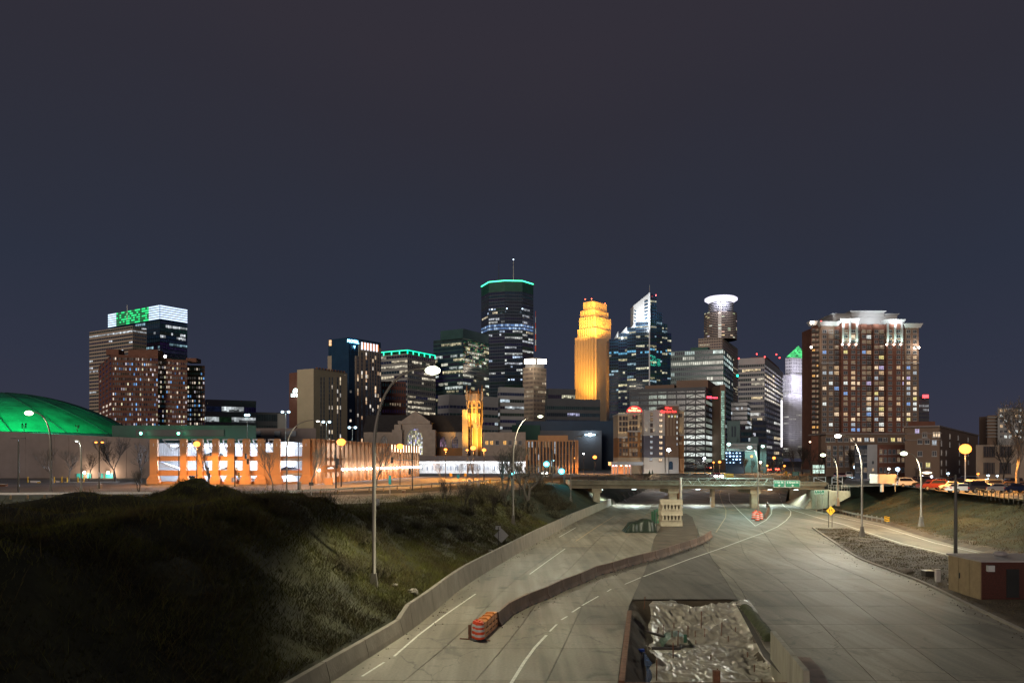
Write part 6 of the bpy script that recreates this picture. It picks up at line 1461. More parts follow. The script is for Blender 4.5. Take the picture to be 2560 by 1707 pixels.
# receding facade with fins
FA=(X(775,YG0),YG0); FB=(X(1045,250),250.0); L=math.dist(FA,FB); ux,uy=(FB[0]-FA[0])/L,(FB[1]-FA[1])/L; nx_,ny_=uy,-ux
PF=lambda a,o:(FA[0]+ux*a+nx_*o,FA[1]+uy*a+ny_*o)
nf=30
for i in range(nf):
    a=L*(i+0.3)/nf; w=1.0 if i>5 else 1.15; mb=MB(); q=[PF(a,-.2),PF(a+w,-.2),PF(a+w,.7),PF(a,.7)]; zz=zT+ (0.0)
    mb.prism([q[3],q[2],q[1],q[0]],5,zz); mb.build('fin',M['w_orange'],pg)
mb=MB(); q=[PF(0,-8),PF(L,-8),PF(L,-8.3),PF(0,-8.3)]; mb.prism([q[3],q[2],q[1],q[0]],5,zT-.5); mb.build('inner_wall',M['w_pale'],pg)
for z_ in (z2[1],z3[1]):
    q=[PF(0,-8),PF(L,-8),PF(L,-.3),PF(0,-.3)]; mb=MB(); mb.prism(q,z_,z_+.4); mb.build('deck',M['w_pale'],pg)
q=[PF(0.2,-.4),PF(L,-.4),PF(L,-.25),PF(0.2,-.25)]; 
mb=MB(); mb.prism(q,zT-.9,zT-.3); mb.prism(q,z3[1]-.2,z3[0]+.2); mb.build('band',M['w_orange'],pg)
q=[PF(13.5,.1),PF(L,.1),PF(L,.3),PF(13.5,.3)]; mb=MB(); mb.prism(q,5,6.3); mb.build('base_wall',M['w_orange'],pg)
q=[PF(3.6,.1),PF(17,.1),PF(17,.75),PF(3.6,.75)]; mb=MB(); mb.prism(q,Z(1179,175),Z(1163,175)); mb.build('entrance_beam',M['w_orange'],pg)
p=PF(9.5,.8); sign_strokes(6,3.6,.4,(p[0],p[1],Z(1169.5,175)),emat('park_sign',(1,.9,.8),1.6),pg,math.atan2(uy,ux),7)
q=[PF(7.2,.77),PF(11.8,.77),PF(11.8,.79),PF(7.2,.79)]; mb=MB(); mb.prism(q,Z(1172,175),Z(1167,175)); mb.build('sign_board',M['black_paint'],pg)
wl2=emat('wall_light_glow',(0.86,0.92,1.0),14)
for i in range(nf):
    if 1<=i<=4: continue
    a=L*(i+0.85)/nf; p=PF(a,.95); mb=MB(); mb.blob((p[0],p[1],7.9),.3,.3,.26,n=8); mb.build('wall_light',wl2,pg)
    if i%2==0: light('POINT',(p[0]+nx_*.6,p[1]+ny_*.6,7.9),240,(0.82,0.9,1.0),pg,size=.25)
    if i%3==0:
        p=PF(a,-4); light('POINT',(p[0],p[1],z3[1]-.6),600,(0.8,0.87,1),pg,size=.4); light('POINT',(p[0],p[1],zT-2),500,(0.8,0.87,1),pg,size=.4); light('POINT',(p[0],p[1],7.5),500,(0.8,0.87,1),pg,size=.4)
for k in range(11):
    a=L*(19.3+k)/nf+.5; p=PF(a,.75); mb=MB(); mb.tube([(p[0],p[1]-.05,zT-2.2),(p[0],p[1]-.05,zT-.2)],.11,5); mb.build('fin_light',emat('fin_light_glow_%d'%k,(1,.72,.5),4),pg)
# --- glass lobby
YL=312; lo=thing('glass_lobby','long low glass lobby glowing white beyond the garage','lobby',(X(1200,YL),YL,5))
mb=MB(); mb.box(X(1040,YL),X(1370,YL),YL-1,YL+16,Z(1152,YL),Z(1139,YL)); mb.build('fascia',M['w_conv'],lo)
mb=MB(); mb.box(X(1040,YL),X(1370,YL),YL+10,YL+10.3,5,Z(1152,YL)); mb.build('inner_wall',M['w_pale'],lo)
mb=MB()
for k in range(56): xx=X(1050+k*4.2,YL+6); mb.box(xx,xx+rng.choice((.15,.3,.45)),YL+6,YL+6.3,6.0,rng.uniform(7.2,8.2)) if 1085<1050+k*4.2<1235 or rng.random()<.2 else None
mb.build('display_stand',M['w_dark'],lo,kind='stuff')
mb=MB()
for k in range(34): xx=X(1046+k*9.6,YL); mb.box(xx-.06,xx+.06,YL-.1,YL+.1,5,Z(1152,YL))
mb.build('mullion',M['metal_white'],lo,kind='stuff')
for k in range(11):
    px=1060+k*30; mb=MB(); c=W(px,1154,YL+5); mb.box(c[0]-2,c[0]+2,c[1]-1,c[1]+1,c[2]-.35,c[2]-.2); mb.build('ceiling_panel',emat('ceiling_glow_%d'%k,(.9,.95,1),10),lo)
    light('POINT',(c[0],c[1]-1,c[2]-.8),1100,(.88,.93,1),lo,size=.8)
mb=MB(); mb.box(X(1040,YL),X(1370,YL),YL-3,YL+20,4.9,5.04); mb.build('floor',M['w_pale'],lo)
# --- convention centre
YC=225; cvn=thing('convention_centre','long windowless taupe wall of a convention hall behind the left car park','building',(X(180,YC),YC,5))
nseg=18
for i in range(nseg):
    a,c=-260+i*36,-260+(i+1)*36-0.25
    mb=MB(); yt=lambda px:1078+max(0,px)*0.048
    xa,xb=X(a,YC),X(c,YC); o=rng.uniform(0,.12); mb.hexa([(xa,YC+o,4.9),(xb,YC+o,4.9),(xb,YC+3,4.9),(xa,YC+3,4.9)],[(xa,YC+o,Z(yt(a),YC)),(xb,YC+o,Z(yt(c),YC)),(xb,YC+3,Z(yt(c),YC)),(xa,YC+3,Z(yt(a),YC))]); mb.build('wall_panel',M['w_conv'],cvn)
mb=MB(); mb.hexa([(X(-260,YC),YC+3,5),(X(388,YC),YC+3,5),(X(388,YC),YC+60,5),(X(-260,YC),YC+60,5)],[(X(-260,YC),YC+3,Z(1077,YC)),(X(388,YC),YC+3,Z(1096,YC)),(X(388,YC),YC+60,Z(1096,YC)),(X(-260,YC),YC+60,Z(1077,YC))]); mb.build('roof_body',M['w_dark'],cvn)
for a,c in ((193,208),(219,228),(252,258),(265,283)): 
    mb=MB(); mb.box(X(a,YC),X(c,YC),YC-.3,YC-.02,5,Z(1183,YC)); mb.build('teal_door',M['sign_teal'],cvn)
for px in (211,270):
    mb=MB(); mb.blob(W(px,1181,YC-1.2),.42,.3,.42,n=10); mb.build('wall_lamp',emat('wall_lamp_%d'%px,(1,.66,.42),14),cvn); light('POINT',W(px,1183,YC-1.9),900,(1,.7,.45),cvn,size=.3)
# green dome
DD=300; Rb=323/F*DD; hc=Z(977,DD)-Z(1084,DD); cx=X(-30,DD); zc0=Z(1086,DD)
dm=thing('green_dome','huge shallow dome lit vivid green at the left edge','dome',(cx,DD,zc0)); Rs=(Rb*Rb+hc*hc)/(2*hc)
def dome(u,v): pass
mb=MB(); nr,na=9,36
def dp(r,k):
    rr=Rb*r/nr; t_=2*math.pi*(k+(0.5 if r%2 else 0))/na; return (cx+rr*math.cos(t_),DD+8+rr*math.sin(t_),zc0+math.sqrt(Rs*Rs-rr*rr)-(Rs-hc))
dpan=bpy.data.objects.new
for r in range(nr):
    mb=MB()
    for k in range(na):
        A,B,Cc,Dd_=dp(r,k),dp(r,k+1),dp(r+1,k+(0 if r%2==0 else 1)),dp(r+1,k+1 if r%2 else k+1)
        mb.face([A,B,dp(r+1,k+(1 if r%2 else 0))]); mb.face([dp(r+1,k+(1 if r%2 else 0)),dp(r+1,k+(1 if r%2 else 0)-1 if False else k+(1 if r%2 else 0)+1),B] if False else [dp(r+1,k+(1 if r%2 else 0)),B,dp(r+1,k+1+(1 if r%2 else 0))])
    mb.build('dome_ring',M['dome_green'],dm)
mb=MB()
for k in range(18):
    pts=[]
    for r in range(nr+1):
        rr=Rb*r/nr; t_=2*math.pi*k/18+r*0.05; pts.append((cx+rr*math.cos(t_),DD+8+rr*math.sin(t_),zc0+math.sqrt(Rs*Rs-rr*rr)-(Rs-hc)+.12))
    mb.tube(pts,.24,4)
mb.build('dome_seam',M['band_green_dark'],dm,kind='stuff')
mb=MB(); mb.lathe((cx,DD+8,zc0),[(Rb+1.2,-2.5),(Rb+1.2,-.3),(Rb-.5,.2)],48); mb.build('dome_rim',M['w_dark'],dm)
GR=(0.04,1.0,0.42)
for px,p in ((-40,9000),(60,9000),(160,7000),(250,4500),(120,4000)):
    light('SPOT',W(px,1076,DD-52 if px<200 else DD-35),p*3.2,GR,dm,to=W(px-30,1030,DD-8),size=1,angle=120,blend=.8,name='flood_lamp')
for cx0,cy0,n in ((60,1065,6),(193,1073,3)):
    t=thing('loudspeaker_cluster' if False else 'light_cluster','%s cluster of round dark floodlights before the green dome'%('larger' if n==6 else 'smaller'),'floodlight',W(cx0,1078,228)); mb=MB(); mb.tube([W(cx0,1079,228),W(cx0,1062,228)],.08,5); mb.build('pole',M['black_paint'],t)
    for k in range(n): mb=MB(); mb.blob(W(cx0+(-4.5 if k%2 else 4.5)*(0.8 if n==3 else 1)+(4 if n==3 else 0)*0,1062+ (k//2)*4.2-(2 if n==6 else -2),228),.24,.2,.24,n=8); mb.build('lamp_head',M['black_paint'],t)
# dark green band building and others behind the garage
gb_=thing('green_band_building','dark low building washed green behind the parking garage','building',(X(480,250),250,5))
wallbox(gb_,280,640,1063,0,250,20,'band_green_dark'); wallbox(gb_,340,560,1074,0,249.6,.5,'black_paint','window_band',z0=Z(1090,250))
light('POINT',W(352,1083,247),180,GR,gb_,size=.4); light('POINT',W(446,1082,247),200,GR,gb_,size=.4); light('POINT',W(520,1080,244),150,GR,gb_,size=.4)
for px in (352,446): mb=MB(); mb.blob(W(px,1083,247.6),.45,.3,.45,n=8); mb.build('green_lamp',emat('green_lamp_%d'%px,(.2,1,.6),8),gb_)
t=thing('low_building','low brown building with dark openings behind the garage roof','building',(X(680,280),280,5)); wallbox(t,600,790,1070,0,280,20,'w_conv')
for a,c in ((635,652),(686,701),(716,740)): wallbox(t,a,c,1077,0,279.6,.5,'w_navy','dark_opening',z0=Z(1091,280))
# --- buildings between church and hotel
D=360
t=thing('dark_hall','long dark blue roofed hall with concrete fly block in the middle distance','building',(X(1400,D),D,5))
wallbox(t,1290,1545,1052,0,400,20,'w_navy'); wallbox(t,1350,1504,1076,0,380,10,'w_grey','grey_wall'); wallbox(t,1280,1350,1062,0,399,1,'band_green_dark','side_wall')
c=W(1475,1086.5,379); mb=MB(); mb.box(c[0]-2.4,c[0]+2.4,378.6,379,c[2]-.3,c[2]+.3); mb.build('sign_bar',emat('bar_glow',(.6,.85,1),6),t); mb=MB(); mb.blob((c[0],378.3,c[2]),1.0,.4,.8,n=8); mb.build('sign_lamp',emat('bar_glow_b',(.6,.85,1),9),t); light('POINT',(c[0],376.5,c[2]),900,(.6,.8,1),t,size=.5)
D=300
t=thing('column_building','orange brown building with tall narrow window bays behind the bare trees','building',(X(1400,D),D,5)); rng=random.Random(44)
wallbox(t,1314,1446,1100,0,D,14,'w_orange'); wallbox(t,1345,1420,1088,0,D+4,8,'w_orange','upper_wall'); 
for i in range(15):
    a=1321+i*8.1; cl=[]
    for r in range(5): cl.append((X(a+2,D)-X(1314,D),Z(1118+r*16+ (0),D),rng.choice(['d1','d1','d2','cm','wd'] if i<10 else ['d1','d2'])))
    wins(t,(X(1314,D),D),(X(1446,D),D),0,cl,0.72,2.2,bars=0,frame='w_navy')
for i in range(16):
    mb=MB(); a=1317.2+i*8.1; mb.box(X(a-1.6,D),X(a+1.6,D),D-.9,D-.03,5,Z(1103,D)); mb.build('pier',M['w_orange'],t)
t=thing('orange_lit_building','low brown building with orange windows beside the bell tower','building',(X(1260,330),330,5)); wallbox(t,1207,1314,1080,0,330,14,'w_stone')
wins(t,(X(1207,330),330),(X(1314,330),330),0,[(X(a,330)-X(1207,330),Z(1112,330),k) for a,k in ((1217,'or'),(1229,'or'),(1243,'d1'),(1262,'or'),(1275,'d2'),(1288,'wm'),(1300,'d2'))],1.4,1.8)
# --- right middle ground
D=250; rng=random.Random(10)
t=thing('lowrise_flats','long brown low rise flats with a flat roof before the brown tower','building',(X(2170,D),D,5))
wallbox(t,2064,2288,1086,0,D,14,'w_taupe'); mb=MB(); mb.box(X(2062,D),X(2290,D),D-.7,D+14,Z(1086,D)+.001,Z(1082,D)); mb.build('roof_slab',M['w_conv'],t)
wins(t,(X(2064,D),D),(X(2288,D),D),0,[(X(a,D)-X(2064,D),Z(1104,D),k) for a,k in ((2070,'d1'),(2082,'d2'),(2100,'d1'),(2115,'d2'),(2131,'wb'),(2148,'wb'),(2166,'cm'),(2180,'wb'),(2200,'d1'),(2213,'d2'),(2232,'ye'),(2248,'wm'),(2264,'d1'),(2278,'d2'))],1.4,1.3)
wins(t,(X(2064,D),D),(X(2288,D),D),0,[(X(a,D)-X(2064,D),Z(1124+r*14,D),rng.choice(['d1','d2','wd'])) for r in range(4) for a in range(2072,2286,15)],1.2,1.3)
t=thing('dark_flats','dark flats with a pale blue grey stair block behind the white billboard','building',(X(2230,215),215,5)); D=215
wallbox(t,2137,2168,1113,0,D,8,'w_dark'); wallbox(t,2168,2193,1111,0,D-.5,9,'sign_back','stair_block'); wallbox(t,2193,2320,1111,0,D,8,'w_brick')
wins(t,(X(2137,D),D-.0),(X(2320,D),D),0,[(X(a,D)-X(2137,D),Z(y,D),rng.choice(['d1','d2','d1','wd'])) for y in (1135,1155,1180) for a in list(range(2143,2166,10))+list(range(2202,2316,11))],0.8,1.3)
wins(t,(X(2137,D),D-.52),(X(2320,D),D-.52),0,[(X(2180,D)-X(2137,D),Z(1178,D),'wm'),(X(2180,D)-X(2137,D),Z(1160,D),'d1')],0.6,0.9)
wins(t,(X(2137,D),D-.03),(X(2320,D),D-.03),0,[(X(2280.5,D)-X(2137,D),Z(1137,D),'cm'),(X(2286,D)-X(2137,D),Z(1137,D),'cm'),(X(2292,D)-X(2137,D),Z(1137,D),'cm')],0.5,1.25,bars=0)
wallbox(t,2270,2338,1053,0,260,10,'w_brick','rear_block')
D=185
t,fp,z1=tower('brown_building','brown four storey building with corner at the orange street lamp',2262,2349,2445,D,1067,32,'w_taupe',1,1,1,cool,0,0,left=False,right=False)
Lp,Cn,Rp,Bk=fp
kk=lambda A,B,px:(((px-1280)/F*A[1]-A[0])/((B[0]-A[0])-(px-1280)/F*(B[1]-A[1])))*math.dist(A,B)
wins(t,Cn,Rp,0,[(kk(Cn,Rp,px),Z(py,D),k) for px,py,k in ((2374,1092,'wb'),(2343+10,1137,'wm'),(2353,1163,'wm'),(2365,1137,'wd'),(2398,1137,'d2'),(2420,1137,'d1'),(2365,1163,'d2'),(2398,1163,'d2'),(2420,1163,'d2'),(2353,1186,'wd'),(2365,1186,'d2'),(2398,1186,'d1'),(2395,1092,'d1'),(2420,1092,'d1'),(2353,1114,'d1'),(2374,1114,'d2'),(2398,1114,'d1'),(2420,1114,'d1'))],1.1,1.2,bars=2)
wins(t,Lp,Cn,0,[(kk(Lp,Cn,px),Z(py,D+5),k) for px,py,k in ((2293,1085,'pu'),(2338,1094,'wb'),(2345,1094,'wb'),(2320,1168,'ye'),(2300,1110,'d1'),(2318,1110,'d1'),(2336,1113,'cm'),(2300,1140,'d1'),(2336,1140,'d2'),(2300,1168,'d1'),(2312,1094,'d2'))],1.0,1.2)
mb=MB(); q=foot(2259,2349,2449,D-1.2,32); mb.prism(q,z1,z1+.35); mb.build('roof_edge',M['w_conv'],t)
for py in (1083,1099): 
    a,c=Lp,Cn; mb=MB(); mb.prism([(a[0],a[1]-.9),(c[0],c[1]-.9),(c[0],c[1]-.05),(a[0],a[1]-.05)],Z(py,D)-.1,Z(py,D)+.1); mb.build('balcony_slab',M['w_conv'],t)
mb=MB(); c=W(2317,1181,D-6); mb.blob(c,1.2,.5,.25,n=8); mb.build('door_canopy',emat('door_glow',(1,.75,.5),3),t); light('POINT',(c[0],c[1]-.5,c[2]-.4),220,(1,.8,.6),t,size=.3)
for px in (2306,2329): mb=MB(); mb.blob(W(px,1191,D-7),.28,.28,.28,n=8); mb.build('globe_lamp',emat('globe_%d'%px,(.9,.85,1),5),t)
D=170
t=thing('school_hall','tan hall with tall mullioned windows at far right','building',(X(2500,D),D,5))
wallbox(t,2440,2600,1112,0,D,14,'w_tan')
for a in (2472,2512):
    for y0,y1 in ((1115,1142),(1156,1184)):
        cl=[(X(a-12+k*4.1,D)-X(2440,D),Z(y1,D),rng.choice(['d1','d1','d2'])) for k in range(7)]
        wins(t,(X(2440,D),D),(X(2600,D),D),0,cl,0.31,(y1-y0)/F*D,bars=0,frame='w_taupe')
t=thing('far_flats','pale concrete flats with balconies on the right skyline','building',(X(2520,D),400,5)); D=400
wallbox(t,2494,2556,1020,0,D,16,'w_white'); wallbox(t,2556,2600,1026,0,D+6,16,'w_white','rear_wall'); wallbox(t,2468,2494,1038,0,D+4,16,'w_taupe','left_wall')
wins(t,(X(2468,D),D),(X(2560,D),D),0,[(X(a,D)-X(2468,D),Z(y,D),rng.choice(['d1','d2','d2','cb','wm','d1'])) for y in range(1030,1100,13) for a in (2503,2514,2525,2541,2550)],1.5,1.5)
for y in range(1044,1100,8): mb=MB(); mb.box(X(2467,D+3),X(2494,D+3),D+2,D+3.9,Z(y,D+3)-.1,Z(y,D+3)+.35); mb.build('balcony_slab',M['w_white'],t)
# white billboard
t=thing('billboard','blank pinkish white panel standing on the edge of the right car park','billboard',(X(2220,140),140,5))
mb=MB(); mb.box(X(2199,140),X(2241,140),140,140.2,Z(1209,140),Z(1185,140)); mb.build('panel',M['white_box'],t)
mb=MB(); mb.obox((X(2194,140),140.1),(X(2199,140)-X(2194,140)-.02,-.1),(0,3),Z(1208,140),Z(1185,140)); mb.build('side_panel',M['sign_back'],t)
for a in (2202,2238): mb=MB(); mb.box(X(a,140),X(a+1.2,140),140.02,140.18,4.5,Z(1209,140)); mb.build('post',M['steel'],t)
cab(2205,2209,1210,1228,134,'white_box','utility_box','small white utility cabinet on the grass below the billboard','cabinet',.4)
# ================================================================== upper streets
def sheet(px,z,m,name,parent=None):
    mb=MB(); q=[G(a,c,z) for a,c in px]
    ar=sum(q[i][0]*q[(i+1)%len(q)][1]-q[(i+1)%len(q)][0]*q[i][1] for i in range(len(q)))
    if ar<0: q=q[::-1]
    mb.face(q); return struct(mb.build(name,M[m]))
sheet([(-300,1234),(700,1234),(1000,1223),(1240,1206),(1290,1196),(1290,1183),(1150,1185),(1050,1191),(778,1209.5),(-300,1209.5)],5.03,'street_asphalt','street')
sheet([(640,1262),(800,1262),(1000,1254),(1240,1232),(1400,1206),(1400,1200),(1240,1214),(1050,1231),(700,1241),(640,1241)],5.03,'concrete_road','side_road')
sheet([(-300,1209.3),(372,1209.3),(372,1196),(-300,1196)],5.03,'street_asphalt','car_park')
sheet([(1380,1193),(1425,1193),(1560,1184.6),(1500,1171),(1380,1171)],5.05,'street_asphalt','street')
sheet([(1497,1168.5),(1548,1170),(1585,1177),(1590,1181),(1500,1177.5)],5.07,'concrete_road','ramp')
sheet([(1590,1177),(1690,1173.5),(1770,1178),(1830,1184),(1600,1184)],5.07,'concrete_road','ramp')
sheet([(1690,1165),(2110,1168),(2110,1176),(1980,1181),(1820,1176.5),(1690,1171.5)],5.06,'street_asphalt','street')
sheet([(2100,1217),(2250,1214),(2390,1232),(2700,1262),(2700,1196),(2120,1189)],5.05,'street_asphalt','car_park')
for i,(a,c,s,h,m) in enumerate([(1455,1176,9,3.2,'dirt'),(1640,1178,12,2.6,'dirt'),(1690,1177,7,2.0,'dirt')]):
    p=G(a,c,5); 
    def pile(u,v,p=p,s=s,h=h): 
        x=(u-.5)*2; y=(v-.5)*2; r=math.hypot(x,y); return (p[0]+x*s,p[1]+y*s*.8,5.0+h*max(0,(1-r))**1.0*(1+.3*mnoise.noise((x*3,y*3,s)))-.05)
    patch(pile,24,24,M[m],'dirt_pile',['dark dirt mound beyond the left end of the overpass','wide dark dirt mound before the garden hotel','small dirt mound right of the wide one beyond the overpass'][i],'dirt pile',p)
# street guardrail
def rail_fence(pts,name,lab,n,h=0.8,hang=0.28):
    t=thing(name,lab,'guardrail',pts[0]); P=[Vector(p) for p in pts]; seg_=[(P[i+1]-P[i]).length for i in range(len(P)-1)]; T=sum(seg_)
    def at(s):
        for i,l in enumerate(seg_):
            if s<=l or i==len(seg_)-1: return P[i].lerp(P[i+1],min(1,s/l))
            s-=l
    for k in range(n+1): p=at(T*k/n); mb=MB(); mb.box(p.x-.09,p.x+.09,p.y,p.y+.16,p.z-.1,p.z+h); mb.build('post',M['wood'],t)
    mb=MB()
    for k in range(n*2): p,q=at(T*k/n/2),at(T*(k+1)/n/2); mb.hexa([(p.x,p.y-.08,p.z+h-hang),(q.x,q.y-.08,q.z+h-hang),(q.x,q.y-.01,q.z+h-hang),(p.x,p.y-.01,p.z+h-hang)],[(p.x,p.y-.08,p.z+h),(q.x,q.y-.08,q.z+h),(q.x,q.y-.01,q.z+h),(p.x,p.y-.01,p.z+h)])
    mb.build('rail',M['steel'],t); return t
rail_fence([G(-60,1247,5),G(400,1244,5)],'guardrail','low steel guardrail along the street at the far left',11)
rail_fence([G(560,1243,5),G(700,1241,5),G(860,1232,5),G(1035,1222,5),G(1250,1207,5),G(1290,1203,5)],'guardrail','long steel guardrail with wooden posts along the middle street',24)
# ------------------------------------------------------------------ lamps
LMAT={}
def lens_mat(col,s):
    if min(col)<.30 and s>5: s=5.5
    elif min(col)<.62 and s>5: s=4.0
    elif min(col)<.8 and s>9: s=7
    if col[0]>.9 and min(col)<.28: col=(1.0,.27,.035); s=4.2
    k=(col,s)
    if k not in LMAT: LMAT[k]=emat('lens_glow_%d'%len(LMAT),col,s)
    return LMAT[k]
def profile(L,k=4.0,cut=0.10):
    d=L.data; d.use_nodes=True; n,l=d.node_tree.nodes,d.node_tree.links; e=n['Emission']; t=n.new('ShaderNodeTexCoord'); s=n.new('ShaderNodeSeparateXYZ'); l.new(t.outputs['Normal'],s.inputs[0])
    a=n.new('ShaderNodeMath'); a.operation='ABSOLUTE'; l.new(s.outputs['Z'],a.inputs[0])
    p=n.new('ShaderNodeMath'); p.operation='POWER'; p.inputs[1].default_value=-2.0; l.new(a.outputs[0],p.inputs[0])
    m=n.new('ShaderNodeMath'); m.operation='MINIMUM'; m.inputs[1].default_value=k; l.new(p.outputs[0],m.inputs[0]); 
    r=n.new('ShaderNodeMapRange'); r.inputs[1].default_value=0.02; r.inputs[2].default_value=cut+0.12; l.new(a.outputs[0],r.inputs[0])
    q=n.new('ShaderNodeMath'); q.operation='MULTIPLY'; l.new(m.outputs[0],q.inputs[0]); l.new(r.outputs[0],q.inputs[1]); l.new(q.outputs[0],e.inputs['Strength'])
def cobra(lab,bx,by,Yb,lx,ly,col,power,hs=0.35,gs=30,zb=None,r=0.13,flare=True,group='curved highway street lamps',tilt=0.0,k=4.0,m='lamp_steel',name='street_lamp',ang=172):
    x=X(bx,Yb); zb=Z(by,Yb) if zb is None else zb; L=W(lx,ly,Yb); t=thing(name,lab,'street lamp',(x,Yb,zb),group)
    H=L[2]-zb; P0=Vector((x,Yb,zb+H*.66)); P1=Vector((x+(L[0]-x)*.08,Yb,L[2]+H*.015)); P2=Vector((L[0],Yb,L[2]+.12))
    pts=[Vector((x,Yb,zb+.3)),Vector((x,Yb,zb+H*.35))]+[(P0*(1-u)**2+P1*2*u*(1-u)+P2*u*u) for u in [i/14 for i in range(15)]]
    mb=MB(); mb.tube(pts,[r-(r*.62)*i/(len(pts)-1) for i in range(len(pts))],10); mb.build('pole',M[m],t,smooth=True)
    mb=MB(); mb.hexa([(x-.32,Yb-.32,zb-.3),(x+.32,Yb-.32,zb-.3),(x+.32,Yb+.32,zb-.3),(x-.32,Yb+.32,zb-.3)],[(x-.15,Yb-.15,zb+1.1),(x+.15,Yb-.15,zb+1.1),(x+.15,Yb+.15,zb+1.1),(x-.15,Yb+.15,zb+1.1)]); mb.build('base',M[m],t)
    s=1 if L[0]>x else -1; c=(L[0]+s*.25,Yb,L[2])
    mb=MB(); mb.blob((c[0],c[1],c[2]+.10),.45,.2,.13,n=10); mb.build('lamp_head',M[m],t,smooth=True)
    mb=MB(); mb.blob((c[0],c[1],c[2]-.02),hs,hs*.7,hs*.55,n=12); mb.build('lens',lens_mat(col,gs),t,smooth=True)
    if power>0:
        o=light('SPOT',(c[0],c[1],c[2]-hs*.6-.05),power,GWL if col==GW else col,t,to=(c[0]+tilt*10,c[1],c[2]-10),size=.25,angle=ang,blend=.15 if ang>150 else .5); profile(o,k)
    return t
GW=(0.93,1.0,0.66); GWL=(1.0,0.94,0.68); SOD=(1.0,0.43,0.09); CW=(0.75,0.9,1.0); WW=(1.0,0.93,0.8)
cobra('tallest curved street lamp, glaring greenish white over the left lanes',935,1475,51,1072,925,GW,6800,hs=.50,gs=40,zb=1.7,r=.125,tilt=.5,k=4.0,ang=138)
cobra('curved street lamp on the left bank below the diamond sign, slim pale pole',1283,1308,100,1346,1040,GW,6000,hs=.33,zb=2.05,r=.11,tilt=-.1)
cobra('slim curved street lamp at the left end of the overpass, unlit',1427,1256,150,1447,1092,(.5,.5,.45),0,hs=.15,gs=.3,r=.12)
cobra('tall curved street lamp on the gravel between highway and ramp',2155,1337,104,2099,1089,(0.98,.95,.8),6800,hs=.42,zb=.3,r=.13,tilt=-.2)
cobra('curved street lamp halfway up the right bank',2303,1310,112,2264,1133,GW,4200,hs=.50,zb=None,r=.14,tilt=-.1)
cobra('short curved street lamp on the right bank beside the retaining wall',2094,1260,146,2061,1137,GW,3200,hs=.50,r=.14,tilt=-.1)
cobra('curved street lamp standing behind the overpass drums, teal white',1895,1275,158,1877,1118,(.6,1,.9),3800,hs=.5,r=.14,zb=0)
cobra('curved street lamp behind the earth mound, dim lamp over brown street',717,1244,105,790,1052,(1,.95,.75),700,hs=.22,gs=8,zb=5,r=.11)
cobra('curved street lamp at far left shining before the green dome',127,1243,105,77,1032,GW,1400,hs=.55,gs=25,zb=5,r=.13)
cobra('small grey street lamp left of the pale bare trees',203,1238,115,196,1102,(.9,1,.95),500,hs=.22,gs=4,zb=5,r=.13)
def post(lab,bx,Yb,ytop,col,power,hs=.3,gs=25,zb=5.0,r=.09,head='ball',group='lamp posts in the city streets',m='dark_steel',dz=.5,k=3.0,heads=1,wid=.0):
    x=X(bx,Yb); z=Z(ytop,Yb); t=thing('street_lamp',lab,'street lamp',(x,Yb,zb),group)
    mb=MB(); mb.tube([(x,Yb,zb-.1),(x,Yb,z-.1)],[r*1.3,r*.8],8); mb.build('pole',M[m],t)
    xs_=[x] if heads==1 else [x-wid,x+wid]
    for q in xs_:
        mb=MB(); mb.box(q-.3,q+.3,Yb-.18,Yb+.18,z+.02,z+.16); mb.build('lamp_head',M[m],t)
        if gs>0: mb=MB(); mb.blob((q,Yb-.03,z-.06),hs,hs*.7,hs*.8,n=10); mb.build('lens',lens_mat(col,gs),t,smooth=True)
    if heads>1: mb=MB(); mb.box(xs_[0],xs_[1],Yb-.05,Yb+.05,z+.03,z+.12); mb.build('cross_arm',M[m],t)
    if power>0:
        o=light('SPOT',(x,Yb,z-hs-.15),power,col,t,to=(x,Yb,z-10),size=.2,angle=174,blend=.1); profile(o,k)
    return t
# sodium lamps of the left streets
post('orange street lamp before the third garage pier',492,158,1109,SOD,5200,hs=.7,gs=30)
post('pinkish orange street lamp over the garage corner',853,150,1104,(1,.5,.22),5500,hs=.85,gs=35)
post('orange street lamp before the far end of the garage',1000,160,1115,SOD,7000,hs=.7,gs=30)
post('orange street lamp in front of the church aisle',1114,215,1123,SOD,9000,hs=.45)
post('smaller orange street lamp left of the gold bell tower foot',1168,225,1124,SOD,1500,hs=.38)
post('bright orange street lamp at the foot of the gold bell tower',1183,200,1119,SOD,9000,hs=.7,gs=35)
post('orange street lamp right of the gold bell tower',1210,190,1124,SOD,9000,hs=.5)
post('dark double headed lamp post at the far left edge of the street',46,118,1097,SOD,0,gs=0,heads=2,wid=.75,r=.11)
post('rust coloured lamp post with a dark double head before the convention wall',248,140,1104,SOD,500,hs=.25,gs=3,heads=2,wid=.55,r=.1)
post('thin dark lamp post with a flat top before the wide garage opening',746,130,1102,SOD,0,gs=0,heads=2,wid=.45,r=.07)
post('tall thin dark pole before the second garage pier',447,150,1096,(.1,1,.5),0,gs=0,r=.07)
# twin blue white lamps on the garage roof
for i,(px,py,Y,lab) in enumerate([(618,1037,230,'blue white lamp mast behind the garage, leftmost'),(714,1029,230,'twin blue white lamps on a tall mast left of the beige hotel'),(816,1054,235,'twin blue white lamps before the beige hotel slots'),(881,1068,240,'twin blue white lamps before the navy hotel tower')]):
    post(lab,px,Y,py,(.55,.85,1.0),1200,hs=.45,gs=25,heads=2,wid=.9 if i else .4,m='steel',group='blue white lamps on the garage roof',k=3)
